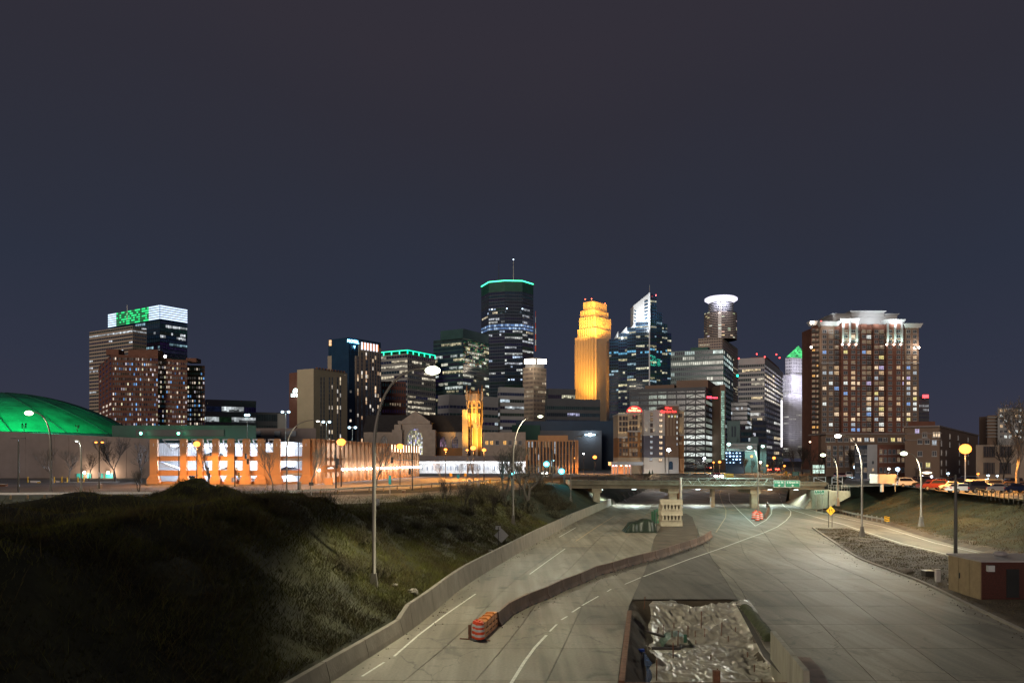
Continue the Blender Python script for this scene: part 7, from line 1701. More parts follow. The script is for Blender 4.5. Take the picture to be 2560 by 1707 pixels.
# lamps beyond the overpass
for i,(px,py,Y,c,p,h,lab) in enumerate([(1487,1142,290,SOD,4500,.95,'large orange street lamp beyond the left end of the overpass'),(1437,1144,300,SOD,1200,.4,'small orange lamp before the column building'),(1707,1140,300,SOD,2200,.65,'orange street lamp at the right corner of the garden hotel'),(1784,1155,310,SOD,1800,.5,'lower left orange lamp before the braced office'),(1799,1154,310,(1,.5,.15),2600,.75,'bright orange lamp before the braced office door'),(1879,1140,300,SOD,2000,.55,'orange lamp over the dark trees left of the gantry signs'),(1935,1144,290,(1,.45,.15),2800,.75,'reddish orange street lamp above the 11th St sign'),(1918,1163,300,SOD,1500,.5,'low orange lamp above the 11th St sign'),(1961,1164,300,SOD,1500,.55,'low orange lamp above the E Grant St sign'),(1901,1154,295,WW,1200,.5,'small white street lamp right of the teal highway lamp'),(1672,1124,270,(.85,.93,1),2600,.8,'bright white street lamp before the taupe hotel tower'),(1761,1145,300,(.8,.92,1),1800,.6,'white street lamp before the braced office'),(1822,1110,322,(.6,1,.9),2200,1.0,'left teal white floodlight on the teal pavilion'),(2025,1104,320,(1,.6,.4),1000,.55,'warm lamp at the foot of the brown residential tower'),(1459,1133,300,(.9,.95,1),900,.4,'small white lamp right of the column building'),(1384,1150,290,(.4,.9,1),500,.3,'small teal lamp inside the tree by the column building'),(1907,1115,322,(.6,1,.9),2200,.9,'right teal white floodlight beside the teal pavilion')]):
    post(lab,px,Y,py,c,p,hs=h*.8,gs=22)
# right car park lamps
for px,py,Y,c,p,h,lab in [(2139,1167,230,(.5,.7,1),1800,.65,'blue white lamp in the car park left of the stair block'),(2165,1167,228,(.1,1,.6),500,.3,'small green lamp beside the grey stair block'),(2222,1171,200,(1,.85,.75),600,.35,'warm white lamp above the billboard'),(2244,1172,200,(.5,.7,1),1800,.6,'blue white lamp right of the billboard'),(2370,1182,150,(.55,.8,1),900,.3,'small blue white lamp over the pale shrub'),(2470,1187,150,(.6,.85,1),900,.28,'blue white lamp over the bright hedge'),(2493,1188,152,(.65,.85,1),600,.22,'small blue white lamp right of the bright hedge'),(2445,1183,165,(1,.6,.25),900,.3,'warm lamp before the school hall')]:
    post(lab,px,Y,py,c,p,hs=h,gs=20,group='car park lamps on the right')
post('glaring orange street lamp on a pale pole in the right car park',2413,128,1121,(1.0,.42,.09),8500,hs=1.0,gs=40,m='steel',r=.11,k=5)
# ------------------------------------------------------------------ traffic signals
def signal(lab,bx,Yb,ytop,heads,arm=None,zb=5.0):
    t=thing('traffic_signal',lab,'traffic signal',(X(bx,Yb),Yb,zb)); x=X(bx,Yb)
    mb=MB(); mb.tube([(x,Yb,zb-.1),(x,Yb,Z(ytop,Yb))],[.13,.09],8); mb.build('pole',M['dark_steel'],t)
    if arm: mb=MB(); mb.tube([(x,Yb,Z(arm[1],Yb)),(X(arm[0],Yb),Yb,Z(arm[1],Yb)+.1)],.07,6); mb.build('mast_arm',M['steel'],t)
    for (px,py,lit) in heads:
        c=W(px,py,Yb-.3); mb=MB(); mb.box(c[0]-.19,c[0]+.19,c[1],c[1]+.2,c[2]-.52,c[2]+.52); hd=mb.build('signal_head',M['yellow_paint'] if lit=='y' else M['black_paint'],t)
        for j in range(3):
            on=(lit=='g' and j==2); mb=MB(); mb.lathe((0,0,0),[(.11,0),(.11,.02)],10)
            for i in range(len(mb.v)): a=mb.v[i]; mb.v[i]=(c[0]+a[0],c[1]-.03-a[2],c[2]+.33-j*.33+a[1])
            o=mb.build('signal_lens',lens_mat((.1,.95,1),30) if on else M['dark_steel'],t); o.parent=hd; o.location=(0,0,0)
        if lit=='g':
            mb=MB(); mb.blob((c[0],c[1]-.15,c[2]-.33),.62 if abs(px-1283)>5 else .3,.25,.58 if abs(px-1283)>5 else .3,n=10); mb.build('signal_glare',lens_mat((.08,.85,1),16),t); light('POINT',(c[0],c[1]-.5,c[2]-.33),420,(.08,.8,1),t,size=.15)  # oversized glowing blob added over the lit signal as its glare
    return t
signal('traffic signal with a mast arm before the middle garage piers',587,150,1100,[(614,1140,''),(619,1153,''),(597,1187,'y')],arm=(616,1151))
signal('traffic signal right of the mound peak, seen from behind',521,135,1168,[(519,1176,''),(522,1190,'')])
signal('tall traffic signal pole before the garage entrance',840,130,1120,[(838,1144,''),(844,1154,''),(841,1162,'')])
signal('traffic signal with a long mast arm at the far end of the garage',1031,135,1098,[(980,1150,''),(1024,1178,'')],arm=(983,1150))
signal('traffic signal with a glaring cyan green light in the tree branches',1381,175,1125,[(1366,1156,'g')],arm=(1366,1152))
signal('second traffic signal with a cyan green light at the overpass end',1411,170,1168,[(1404,1174,'g')])
signal('small cyan green signal beside the slim highway lamp pole',1279,120,1172,[(1282,1176,'g')])
# ------------------------------------------------------------------ small signs and street furniture
def sgn(lab,px0,px1,py0,py1,Y,m,diamond=False,zb=5.0,post_=True,lines=0):
    t=thing('street_sign',lab,'sign',(X((px0+px1)/2,Y),Y,zb)); cx,cz=X((px0+px1)/2,Y),Z((py0+py1)/2,Y); mb=MB()
    if diamond:
        s=(px1-px0)/2/F*Y; mb.hexa([(cx,Y,cz-s),(cx+s,Y,cz),(cx,Y,cz+s),(cx-s,Y,cz)],[(cx,Y+.04,cz-s),(cx+s,Y+.04,cz),(cx,Y+.04,cz+s),(cx-s,Y+.04,cz)])
    else: mb.box(X(px0,Y),X(px1,Y),Y,Y+.05,Z(py1,Y),Z(py0,Y))
    mb.build('panel',M[m],t)
    if post_: mb=MB(); mb.box(cx-.05,cx+.05,Y+.06,Y+.14,zb-.1,cz); mb.build('post',M['steel'],t)
    if lines:
        mb=MB(); w=(px1-px0)/F*Y; h=(py1-py0)/F*Y
        for i in range(lines):
            for j in range(6): mb.box(cx-w*.42+j*w*.145,cx-w*.42+j*w*.145+w*.10,Y-.02,Y-.005,cz+h*.28-i*h*.45-h*.12,cz+h*.28-i*h*.45+h*.04)
        mb.build('faded_writing',M['black_paint'] if m!='sign_green' else M['sign_white'],t,kind='stuff')
    return t
sgn('wide yellow sign board above the overpass railing',1811,1833.5,1183.5,1192,178,'sign_yellow',zb=5.6,lines=2)
sgn('green guide sign beyond the overpass above the E Grant St sign',1981,1997,1178.5,1189,240,'sign_green',lines=2)
sgn('yellow diamond sign left of the green guide sign, upper one',1953.5,1960,1167,1176,262,'sign_yellow',True)
sgn('yellow diamond sign with a plate below it beside the green guide sign',1961.5,1969,1176,1184,240,'sign_yellow',True)
sgn('small yellow plate under the lower diamond sign',1963.5,1967.5,1184,1189.5,239.8,'sign_yellow',post_=False)
sgn('small yellow marker left of the teal highway lamp pole, first',1903,1907,1175,1179.5,280,'sign_yellow',True); sgn('small yellow marker second from the left beyond the overpass',1917,1921.5,1173.5,1178,280,'sign_yellow',True); sgn('small yellow marker below the reddish orange street lamp',1942,1946,1173,1178,280,'sign_yellow',True)
sgn('pale street name board beyond the overpass',1900,1912,1167,1172,290,'sign_back')
sgn('teal street sign before the guardrail of the middle street',971,978,1188,1210,120,'sign_teal'); sgn('teal square sign near the church trees',1142,1149,1186,1195,150,'sign_teal')
sgn('square yellow sign on the street before the lobby',1124,1131,1183,1190,170,'sign_yellow'); sgn('second square yellow sign on the street before the lobby, right one',1160,1166,1183,1190,175,'sign_yellow'); sgn('narrow yellow sign near the thicket',1223,1227,1197,1208,150,'sign_yellow',lines=0)
sgn('dark control box signs on a post before the garage corner',772,784,1205,1213,115,'dark_steel'); sgn('white parking sign on the rust coloured lamp post',245.5,252,1180,1192,139,'white_box',post_=False)
sgn('grey utility board behind the tallest street lamp pole',932,948,1247,1272,88,'sign_back')
def boxthing(name,lab,cat,px0,px1,py0,py1,Y,m,dp=.6,z0=None,parts=None):
    x0,x1=X(px0,Y),X(px1,Y); t=thing(name,lab,cat,((x0+x1)/2,Y,5.0 if z0 is None else z0)); mb=MB(); mb.box(x0,x1,Y,Y+dp,5.0 if z0 is None else z0,Z(py0,Y)); mb.build('body',M[m],t)
    mb=MB(); mb.box(x0-.04,x1+.04,Y-.04,Y+dp+.04,Z(py0,Y)+.001,Z(py0,Y)+.06); mb.build('cap',M['steel'],t); return t
for px,lab in ((70,'leftmost yellow bollard by the pay booths'),(155,'yellow bollard left of the second gate'),(168,'yellow bollard right of the second gate'),(195,'yellow bollard left of the third gate'),(210,'rightmost yellow bollard by the third gate'),(136,'thin yellow bollard by the leftmost gate arm')):
    Y=178; mb=MB(); mb.lathe((X(px,Y),Y,5),[(.14,0),(.14,1.25),(.08,1.35)],8); o=mb.build('bollard',M['yellow_paint'],None,loc=(X(px,Y),Y,5)); tag(o,lab,'bollard','yellow bollards of the car park gates')
boxthing('pay_booth','wide pale orange pay booth at the car park entrance','booth',76,91,1202,1221,176,'white_box',1.2); boxthing('pay_booth','yellow striped pay booth beside the wide one','booth',92,97,1204,1221,175,'yellow_paint',.8)
boxthing('ticket_machine','pale ticket machine at the second gate','ticket machine',140,148,1202,1218,178,'white_box'); boxthing('ticket_machine','white ticket machine at the third gate','ticket machine',198,206,1203,1218,178,'white_box'); boxthing('ticket_machine','small ticket machine beside the second gate arm','ticket machine',160,166,1205,1218,178,'white_box')
for a,c,yy,lab in ((118,160,1210,'left white barrier arm of the car park gates'),(166,200,1206,'middle white barrier arm of the car park gates'),(206,300,1205,'long right white barrier arm of the car park gates')):
    Y=178; mb=MB(); mb.tube([(X(a,Y),Y,Z(yy,Y)),(X(c,Y),Y,Z(yy-1.5,Y))],.05,6); o=mb.build('gate_arm',M['sign_white'],None,loc=(X(a,Y),Y,5)); tag(o,lab,'barrier arm','car park barrier arms')
boxthing('recycling_bin','blue recycling bin under the dark tree','bin',294,303,1206,1213,182,'blue_bin'); boxthing('recycling_bin','blue recycling bin left of the first garage pier','bin',357,365,1206,1212,182,'blue_bin')
boxthing('planter','dark planter left of the blue bin','planter',213,226,1206,1214,180,'wood'); boxthing('lamp_footing','orange lit concrete lamp footing before the convention wall','footing',243,251,1210,1219,141,'barrier_concrete'); boxthing('lamp_footing','orange lit concrete footing before the wide garage opening','footing',743,751,1205,1217,131,'barrier_concrete')
boxthing('bench','dark bench at the far left edge of the car park','bench',-5,14,1210,1221,150,'rust')
boxthing('utility_box','brown utility box before the garage entrance','cabinet',811,828,1194,1210,163,'w_orange',1.5); boxthing('utility_box','grey cabinet beside the traffic signal before the garage','cabinet',578,584,1194,1205,149,'sign_back',.3,z0=Z(1205,149))
boxthing('waste_bin','white bin under the bare trees before the lobby','bin',1193,1198,1201,1211,150,'white_box'); boxthing('waste_bin','grey bin right of the white bin before the lobby','bin',1170,1176,1199,1208,160,'sign_back')
# ------------------------------------------------------------------ bare trees
def tree_mesh(seed_,H=10,depth=6,spread=.55,m='bark',multi=1,tw=1.0,up=.25,leanx=0.0):
    rg=random.Random(seed_); tr=MB(); cr_=MB()
    def seg4(mb,p,q,r0,r1,n):
        d=(q-p); L_=d.length
        if L_<1e-4: return
        d/=L_; a=d.orthogonal().normalized(); b_=d.cross(a); base=len(mb.v)
        for (c,r) in ((p,r0),(q,r1)):
            for k in range(n):
                t_=6.2832*k/n; mb.v.append(tuple(c+a*(math.cos(t_)*r)+b_*(math.sin(t_)*r)))
        for k in range(n): k2=(k+1)%n; mb.f.append((base+k,base+k2,base+n+k2,base+n+k)); mb.m.append(0); mb.g.append(None)
    def grow(p,d,L_,r,dep):
        mb=tr if dep==0 else cr_; n=6 if dep==0 else (4 if dep<3 else 3); k=3 if dep<4 else 2; q=p
        for i in range(k):
            d=(d+Vector((rg.uniform(-1,1),rg.uniform(-1,1),rg.uniform(-.4,1)*up+.0))*.16).normalized(); w=q+d*(L_/k); seg4(mb,q,w,r*(1-.35*i/k),r*(1-.35*(i+1)/k),n); q=w
            if dep>=1 and rg.random()<.5 and dep<depth: 
                s=Vector((rg.uniform(-1,1),rg.uniform(-1,1),rg.uniform(-.1,.8))).normalized(); grow(q,(d*.6+s*.8).normalized(),L_*.5,r*.4,min(depth,dep+2))
        if dep<depth:
            nc=3 if (dep<2 or rg.random()<.45) else 2
            for i in range(nc):
                s=Vector((rg.uniform(-1,1),rg.uniform(-1,1),rg.uniform(-.2,.6))); nd=(d+s*spread+Vector((0,0,up*.5))).normalized(); grow(q,nd,L_*rg.uniform(.62,.86),max(r*.62,.008*tw*H/10),dep+1)
    for i in range(multi):
        a=6.28*i/max(1,multi); d=Vector((math.cos(a)*.28*(multi>1)+leanx,math.sin(a)*.28*(multi>1),1)).normalized()
        grow(Vector((math.cos(a)*.15*(multi>1),math.sin(a)*.15*(multi>1),-.1)),d,H*(.27 if multi==1 else .22),H*.020*tw,0)
    return tr.mesh('trunk',M[m]),cr_.mesh('branches',M[m])
TM={'g':tree_mesh(5,10,7,.6,'bark_pale',1,1.3,.3),'a':tree_mesh(1,10,6,.55,'bark_pale'),'b':tree_mesh(2,10,6,.6,'bark'),'c':tree_mesh(3,10,5,.42,'bark_pale',1,.8,.5),'d':tree_mesh(4,10,5,.7,'bark',4,.6,.3),'e':tree_mesh(5,10,7,.6,'bark',1,1.3,.3),'f':tree_mesh(6,10,6,.75,'bark',2,1.2,.2)}  # huge right tree repeats a dark one in paler bark, to read as lamp-lit
hts={}
for k,(a,c) in TM.items(): hts[k]=max(v.co.z for v in c.vertices)
def tree(lab,kind,px,pb,pt,Y,zb=5.0,wide=1.0,rz=None,group=None,cat='tree'):
    t=thing('bare_tree',lab,cat,(X(px,Y),Y,zb),group); 
    for nm,me in zip(('trunk','branches'),TM[kind]): o=bpy.data.objects.new(nm,me); C.objects.link(o); o.parent=t
    h=Z(pt,Y)-zb; s=h/hts[kind]; t.scale=(s*wide,s*wide,s); t.rotation_euler=(0,0,R.uniform(0,6) if rz is None else rz); return t
tree('pale bare tree lit white, left of the grey street lamp','a',133,0,1114,170,wide=1.1,rz=1); tree('second pale bare tree lit white before the convention wall','a',172,0,1120,185,wide=1.15,rz=3)
tree('short bare tree between the two teal doors','b',222,0,1128,190); tree('large dark bare tree before the convention wall','e',289,0,1088,185,wide=1.05,rz=2); tree('bare tree close to the first garage pier','b',352,0,1098,178,wide=.9,rz=4); tree('small round bare tree behind the left guardrail','d',347,0,1168,125,wide=.8)
tree('small bare tree behind the third signal left of the mound','c',524,0,1112,132,rz=2); tree('slender pale street tree before the infill wall of the garage','c',683,0,1112,125,rz=1); tree('bushy pale street tree before the wide garage pier','c',777,0,1106,120,wide=1.2,rz=5); tree('bare street tree behind the tallest lamp pole','c',940,0,1105,140,wide=1.2)
for px,pt,Y,k,l in ((1105,1146,165,'c','leftmost'),(1145,1150,170,'c','second'),(1166,1150,172,'c','third'),(1184,1146,168,'c','fourth'),(1200,1150,180,'c','rightmost')): tree('bare street tree before the white lobby, %s of five'%l,k,px,0,pt,Y,wide=1.1,group='street trees before the lobby')
tree('dark multi stemmed bare tree crossed by the slim lamp pole','e',1300,0,1098,118,zb=4.8,wide=.85,rz=.7); tree('dark leaning bare tree beside the thicket','f',1262,0,1118,120,zb=4.9,wide=.9,rz=2.2); tree('low spreading bare tree by the cyan signal','f',1318,0,1150,112,zb=4.4,wide=1.3,rz=4)
for px,pt,Y,z,l in ((1112,1192,92,4.6,'scrubby sapling on the bank crest, leftmost'),(1160,1200,92,4.3,'scrubby sapling on the bank crest right of the boulders'),(1233,1232,96,3.4,'thin sapling in the grass above the diamond sign'),(1180,1240,90,3.9,'low sapling on the upper bank'),(1262,1222,104,4.0,'sapling beside the slim highway lamp')): tree(l,'d',px,0,pt,Y,zb=z,wide=.8,group='saplings on the left bank')
for i,(px,pt,Y) in enumerate(((1862,1140,300),(1880,1146,290),(1898,1150,300),(1925,1150,310),(1945,1140,330),(1985,1118,300),(2005,1112,290),(2030,1118,280),(2047,1130,262),(2062,1120,270),(2085,1112,255),(2110,1108,250),(2128,1118,246),(1835,1150,320),(1760,1148,300),(1738,1152,300))):
    tree('dark bare park tree behind the overpass, number %s from the left along the row'%['two','four','five','six','seven','nine','ten','eleven','twelve','thirteen','fourteen','fifteen','sixteen','three','one','zero'][i] if False else ['bare park tree behind the blue dotted building','bare park tree left of the teal highway lamp','bare park tree under the white street lamp','bare park tree above the 11th St sign','tall bare tree between the orange lamps','bare tree above the green guide sign','dark bare tree left of the lit shop front','dark bare tree before the lit shop front','dark bare tree right of the lit shop front','dark bare tree behind the short curved lamp','dark bare tree below the long flats','dark bare tree behind the tall gravel lamp','dark bare tree left of the stair block','bare tree before the blue dotted building, left','bare tree before the braced office','bare tree right of the garden hotel'][i],'b' if i%3 else 'e',px,0,pt,Y,wide=.95,group='bare trees beyond the overpass')
tree('huge orange lit bare tree at the right edge of the photograph','g',2544,0,985,125,wide=1.0,rz=3.2); tree('thin bare tree beside the white billboard','c',2236,0,1188,138,wide=.9); tree('pale shrub like tree lit blue white in the car park','d',2367,0,1186,148,wide=1.3); tree('bare tree before the brown building entrance','b',2292,0,1165,170,wide=1.2)
tree('leafless tree at the far right rear of the big tree','b',2505,0,1090,160); tree('bare tree right of the brown building','b',2465,0,1100,190)
# lit shop front behind the dark trees
t=thing('shop_front','small glowing greenish white shop front behind dark trees','shop',(X(2046,310),310,5)); wallbox(t,2026,2066,1152,0,310,8,'w_taupe')
for k in range(4):
    for j,(y0,y1) in enumerate(((1162,1170),(1173,1186))): 
        g=MB(); g.face([(X(2032+k*7.4,309.9),309.9,Z(y1,309.9)),(X(2038.6+k*7.4,309.9),309.9,Z(y1,309.9)),(X(2038.6+k*7.4,309.9),309.9,Z(y0,309.9)),(X(2032+k*7.4,309.9),309.9,Z(y0,309.9))],0,(.75,1.0,.85)); g.build('window',GLN,t)
# evergreens by the garden hotel
for px,l in ((1624,'left small evergreen before the garden hotel'),(1631,'right small evergreen before the garden hotel')):
    Y=282; mb=MB(); h=9/F*Y; c=(X(px,Y),Y,5)
    for k in range(5): mb.lathe((c[0],c[1],5+.3+k*h*.17),[(h*.36*(1-k*.16),0),(.05,h*.34)],9)
    for i in range(len(mb.v)): a=mb.v[i]; mb.v[i]=(a[0]+.12*mnoise.noise((a[0]*3,a[2]*3,1)),a[1],a[2]+.1*mnoise.noise((a[0]*4,a[2]*2,4)))
    t=thing('evergreen',l,'tree',c); mb.build('crown',M['evergreen'],t); mb=MB(); mb.tube([c,(c[0],c[1],5.6)],.1,6); mb.build('trunk',M['bark'],t)
for px,w,h,l in ((2461,34,14,'large clipped hedge lit white in the car park'),(2505,28,13,'second clipped hedge lit white, right one')):
    Y=150; mb=MB(); mb.blob((X(px,Y),Y,5.5),w/2/F*Y,1.2,h/F*Y*.9,n=28)
    for i in range(len(mb.v)): a=mb.v[i]; q=.25*mnoise.noise((a[0]*2,a[1]*2,a[2]*2)); mb.v[i]=(a[0]+q,a[1]+q,a[2]+q)
    o=mb.build('hedge',mat('hedge_leaf_%d'%px,(.20,.22,.20),.9,var=.5,scale=3,bump=.9,bscale=6),None,smooth=True,loc=(X(px,Y),Y,5)); tag(o,l,'hedge')
# ------------------------------------------------------------------ cars
def car(kind):
    t=thing('parked_car','car','car'); L_,W_,H_=(4.5,1.78,1.42) if kind=='sedan' else (4.6,1.86,1.75); mb=MB()
    if kind=='sedan': pr=[(-2.25,.35),(-2.25,.75),(-2.1,.92),(-1.55,.98),(1.05,.98),(1.9,.82),(2.22,.65),(2.25,.35)]; cab_=[(-1.7,.97),(-1.05,1.40),(.35,1.42),(1.15,.97)]
    else: pr=[(-2.3,.4),(-2.3,1.0),(-2.2,1.08),(1.15,1.08),(2.1,.95),(2.3,.75),(2.3,.4)]; cab_=[(-2.2,1.07),(-1.95,1.72),(.25,1.75),(1.0,1.07)]
    n=len(pr)
    mb.hexa([(x,-W_/2,z) for x,z in pr],[(x,W_/2,z) for x,z in pr]); 
    k=len(cab_); mb.hexa([(x,-W_/2+.08+(.14 if z>1.1 else 0),z) for x,z in cab_],[(x,W_/2-.08-(.14 if z>1.1 else 0),z) for x,z in cab_]); mb.build('body',M['car_paint'],t)
    g=MB(); zt_=cab_[1][1]; zb_=cab_[0][1]
    for s in (-1,1):
        y0=s*(W_/2-.07); y1=s*(W_/2-.20)
        g.face([(cab_[0][0]+.25,y0*1.0,zb_+.05),(cab_[3][0]-.22,y0,zb_+.05),(cab_[2][0]-.05,y1*1.01,zt_-.07),(cab_[1][0]+.1,y1*1.01,zt_-.07)])
    g.face([(cab_[3][0]+.01,-W_/2+.2,zb_+.04),(cab_[3][0]+.01,W_/2-.2,zb_+.04),(cab_[2][0]+.04,W_/2-.3,zt_-.05),(cab_[2][0]+.04,-W_/2+.3,zt_-.05)]); g.face([(cab_[0][0]-.02,-W_/2+.2,zb_+.04),(cab_[0][0]-.02,W_/2-.2,zb_+.04),(cab_[1][0]-.05,W_/2-.3,zt_-.05),(cab_[1][0]-.05,-W_/2+.3,zt_-.05)])
    g.build('windows',M['car_glass'],t)
    for x in (-1.4,1.42):
        for s in (-1,1):
            w=MB(); w.lathe((0,0,0),[(.33,-.1),(.34,.1)],14)
            for i in range(len(w.v)): a=w.v[i]; w.v[i]=(x+a[0],s*(W_/2-.08)+a[2],.33+a[1])
            wo=w.build('wheel',M['black_rubber'],t); w=MB(); w.lathe((0,0,0),[(.2,-.11),(.2,.11)],10)
            for i in range(len(w.v)): a=w.v[i]; w.v[i]=(x+a[0],s*(W_/2-.07)+a[2],.33+a[1])
            o=w.build('rim',M['steel'],None); o.parent=wo
    for s in (-1,1):
        w=MB(); w.box(-2.32,-2.26,s*.62-.17,s*.62+.17,.7,.85); w.build('tail_light',mat('tail_red',(.5,.01,.01),.3,var=.02),t); w=MB(); w.box(2.2,2.28,s*.6-.18,s*.6+.18,.58,.70); w.build('headlight',M['sign_white'],t)
    return t
cs,cu=car('sedan'),car('suv'); cols=[(.75,.75,.78),(.04,.04,.05),(.35,.36,.38),(.02,.03,.08),(.16,.03,.03),(.75,.74,.7),(.08,.08,.09),(.18,.2,.22),(.20,.12,.07),(.15,.12,.10)]
cn=['silver','black','grey','dark blue','dark red','white','charcoal','slate grey','bronze','brown']
rows=[(1231,[2405,2448,2493,2538],'front row'),(1224,[2330,2372,2428,2470,2512,2556],'second row'),(1217,[2268,2302,2340,2386,2444,2486,2524],'third row'),(1211,[2250,2280,2312,2350,2392,2430],'fourth row'),(1194,[2092,2106,2122,2150,2168,2186],'row left of the billboard')]
first=True; used_s=used_u=False; i=0
for py,pxs,rl in rows:
    for j,px in enumerate(pxs):
        k=i%10; suv=(i%3==1) or (py==1224 and px==2428); 
        if py==1224 and px==2428: k=5
        p=G(px,py,5.06); rz=R.choice((0.1,math.pi+.1,.15)) if py!=1194 else 1.2
        od=['first','second','third','fourth','fifth','sixth','seventh'][j]
        lab='%s %s in the %s of the right car park, %s in its row'%(cn[k],'suv' if suv else 'car',rl,od) if py!=1194 else '%s %s parked left of the billboard, %s in the row'%(cn[k],'suv' if suv else 'car',od)
        src=cu if suv else cs
        if (suv and not used_u) or (not suv and not used_s):
            r=src; r.location=p; r.rotation_euler=(0,0,rz); r['label']=lab
            for ch_ in r.children:
                if ch_.name.startswith('body'): ch_.color=cols[k]+(1,)
            if suv: used_u=True
            else: used_s=True
        else: r=dup(src,p,rz,lab,color=cols[k]+(1,))
        r['group']='cars in the right car park'; i+=1
for px,Yc_,zz,k,lab in ((575,172.5,z2[0]-.35,5,'white car parked on the middle deck of the garage'),(540,172.5,z3[0]-.3,6,'charcoal car parked on the top deck of the garage'),(612,172.5,5.25,0,'silver car parked on the ground floor of the garage'),(720,172.5,z2[0]-.35,1,'black car parked on the middle deck in the wide right bay'),(480,172.5,5.25,3,'dark blue car parked on the ground floor near the second pier')):
    r=dup(cs,(X(px,Yc_),Yc_,zz),R.choice((0,math.pi)),lab,color=cols[k]+(1,)); r['group']='cars in the garage'
# cars on the streets beyond the overpass (tail lights on)
tl=emat('tail_glow',(1,.08,.04),10); hl=emat('head_glow',(1,.97,.9),18)
for j,(px,py,Y,rz,head,lab) in enumerate([(1745,1171,0,.05,0,'car with red tail lights before the braced office'),(1775,1172,0,.05,0,'second car with red tail lights before the braced office'),(1940,1176,0,1.5,0,'car with red tail lights above the 11th St sign'),(1920,1177,0,1.5,0,'left car with red tail lights on the curving street'),(1790,1196,178,-1.57,1,'car driving on the overpass with glaring white headlights'),(1358,1187,0,-1.4,1,'car with headlights at the street by the cyan signals')]):
    z=5.1 if not Y else 5.95; p=G(px,py,z) if not Y else (X(px,172),172,5.95)
    r=dup(cs,p,rz,lab,color=cols[j]+(1,)); r['group']='cars on the streets'; r.name='driving_car'
    if head:
        for s in (-1,1): mb=MB(); mb.blob((2.35,s*.6,.66),.1,.42,.26,n=8); o=mb.build('headlight_beam_lens',hl,None); o.parent=r
        light('SPOT',(p[0],p[1]-2.6,p[2]+.7),900,(1,.97,.92),None,to=(p[0],p[1]-12,p[2]-.2),angle=80).parent=None
    else:
        for s in (-1,1): mb=MB(); mb.blob((-2.35,s*.62,.78),.08,.4,.2,n=8); o=mb.build('tail_lamp_lit',tl,None); o.parent=r
        light('POINT',(p[0],p[1]-3.2,p[2]+.7),500,(1,.10,.05),None,size=.3)
cyc=boxthing('stone_pile','dark rubble heap with a tyre beside the lower road','rubble',1005,1012,1226,1234,122,'rust',.8)
# fence by the right car park edge
fn_=thing('chain_fence','low fence along the brow of the right bank below the parked cars','fence',G(2450,1240,4.9)); 
A=Vector(G(2440,1238,4.9)); B=Vector(G(2600,1262,4.9))
for k in range(15): p=A.lerp(B,k/14); mb=MB(); mb.box(p.x-.04,p.x+.04,p.y-.04,p.y+.04,p.z-.3,p.z+1.0); mb.build('post',M['dark_steel'],fn_)
for h in (.2,.6,1.0): mb=MB(); mb.tube([A+Vector((0,0,h)),B+Vector((0,0,h))],.025,4); mb.build('rail',M['dark_steel'],fn_)
# white guard frame at the right end of the overpass
for (a,c,l) in ((2035,2064,'white pipe frame gate beyond the overpass, left one'),(2080,2106,'white pipe frame gate beyond the overpass, right one')):
    Y=168; t=thing('pipe_gate',l,'gate',(X(a,Y),Y,5)); 
    for x_ in (a,c): mb=MB(); mb.tube([(X(x_,Y),Y,4.9),(X(x_,Y),Y,Z(1192,Y))],.06,5); mb.build('post',M['metal_white'],t)
    for y0,y1 in ((1193,1193),(1204,1204),(1193,1204)): mb=MB(); mb.tube([(X(a,Y),Y,Z(y0,Y)),(X(c,Y),Y,Z(y1,Y))],.04,5); mb.build('rail',M['metal_white'],t)
# ------------------------------------------------------------------ grass and scrub
def blades(name,n,regions,hmin,hmax,w,mats,seed_,label):
    rs=np.random.RandomState(seed_); V=[];Fc=[];MI=[]; rg=random.Random(seed_); c=0
    while c<n:
        x,y=regions(rg)
        if x is None: continue
        cl=mnoise.noise((x*.45,y*.45,2)); 
        if cl<-.25 and rg.random()<.7: continue
        z=height(x,y); h=rg.uniform(hmin,hmax)*(1+.9*max(0,cl)); a=rg.uniform(0,6.28); lx,ly=rg.uniform(-1.1,1.1)*h,rg.uniform(-1.1,1.1)*h; ww=w*rg.uniform(.6,1.4)
        b_=len(V); V+= [(x-ww*math.cos(a),y-ww*math.sin(a),z-.03),(x+ww*math.cos(a),y+ww*math.sin(a),z-.03),(x+lx,y+ly,z+h)]; Fc.append((b_,b_+1,b_+2)); MI.append(0 if mnoise.noise((x*.3,y*.3,9))+rg.uniform(-.3,.3)>-0.05 else 1); c+=1
    me=bpy.data.meshes.new(name); me.from_pydata(V,[],Fc); 
    for m in mats: me.materials.append(m)
    me.polygons.foreach_set('material_index',MI); me.update(); o=bpy.data.objects.new(name,me); C.objects.link(o); o['kind']='stuff'; o['label']=label; o['category']='grass'; return o
gA=mat('grass_olive',(.100,.100,.016),.9,var=.5,scale=.6); gB=mat('grass_brown',(.080,.060,.016),.9,var=.5,scale=.6)
def regL(rg):
    y=rg.uniform(24,112)*(.5+.5*rg.random()) if rg.random()<.3 else rg.uniform(30,112)
    if y<22: return (None,None)
    l=Lx(y)-.7; d=abs(rg.gauss(0,1))*10; return (l-d,y) if d<38 else (None,None)
blades('grass',170000,regL,.06,.30,.017,[gA,gB,],3,'rough dry grass covering the left bank and mound')
def regMd(rg):
    return (rg.gauss(-28,7),rg.gauss(71,4.5))
blades('mound_grass',14000,regMd,.06,.30,.02,[gA,gB],12,'dry grass on the earth mound')
def regR(rg):
    y=rg.uniform(58,150); l=RIo(y)+1.5; d=rg.uniform(0,24); return (l+d,y)
gD=mat('grass_lamp_tint',(.13,.075,.022),.9,var=.5,scale=.6)  # orange tint of the lamp light put into the grass colour
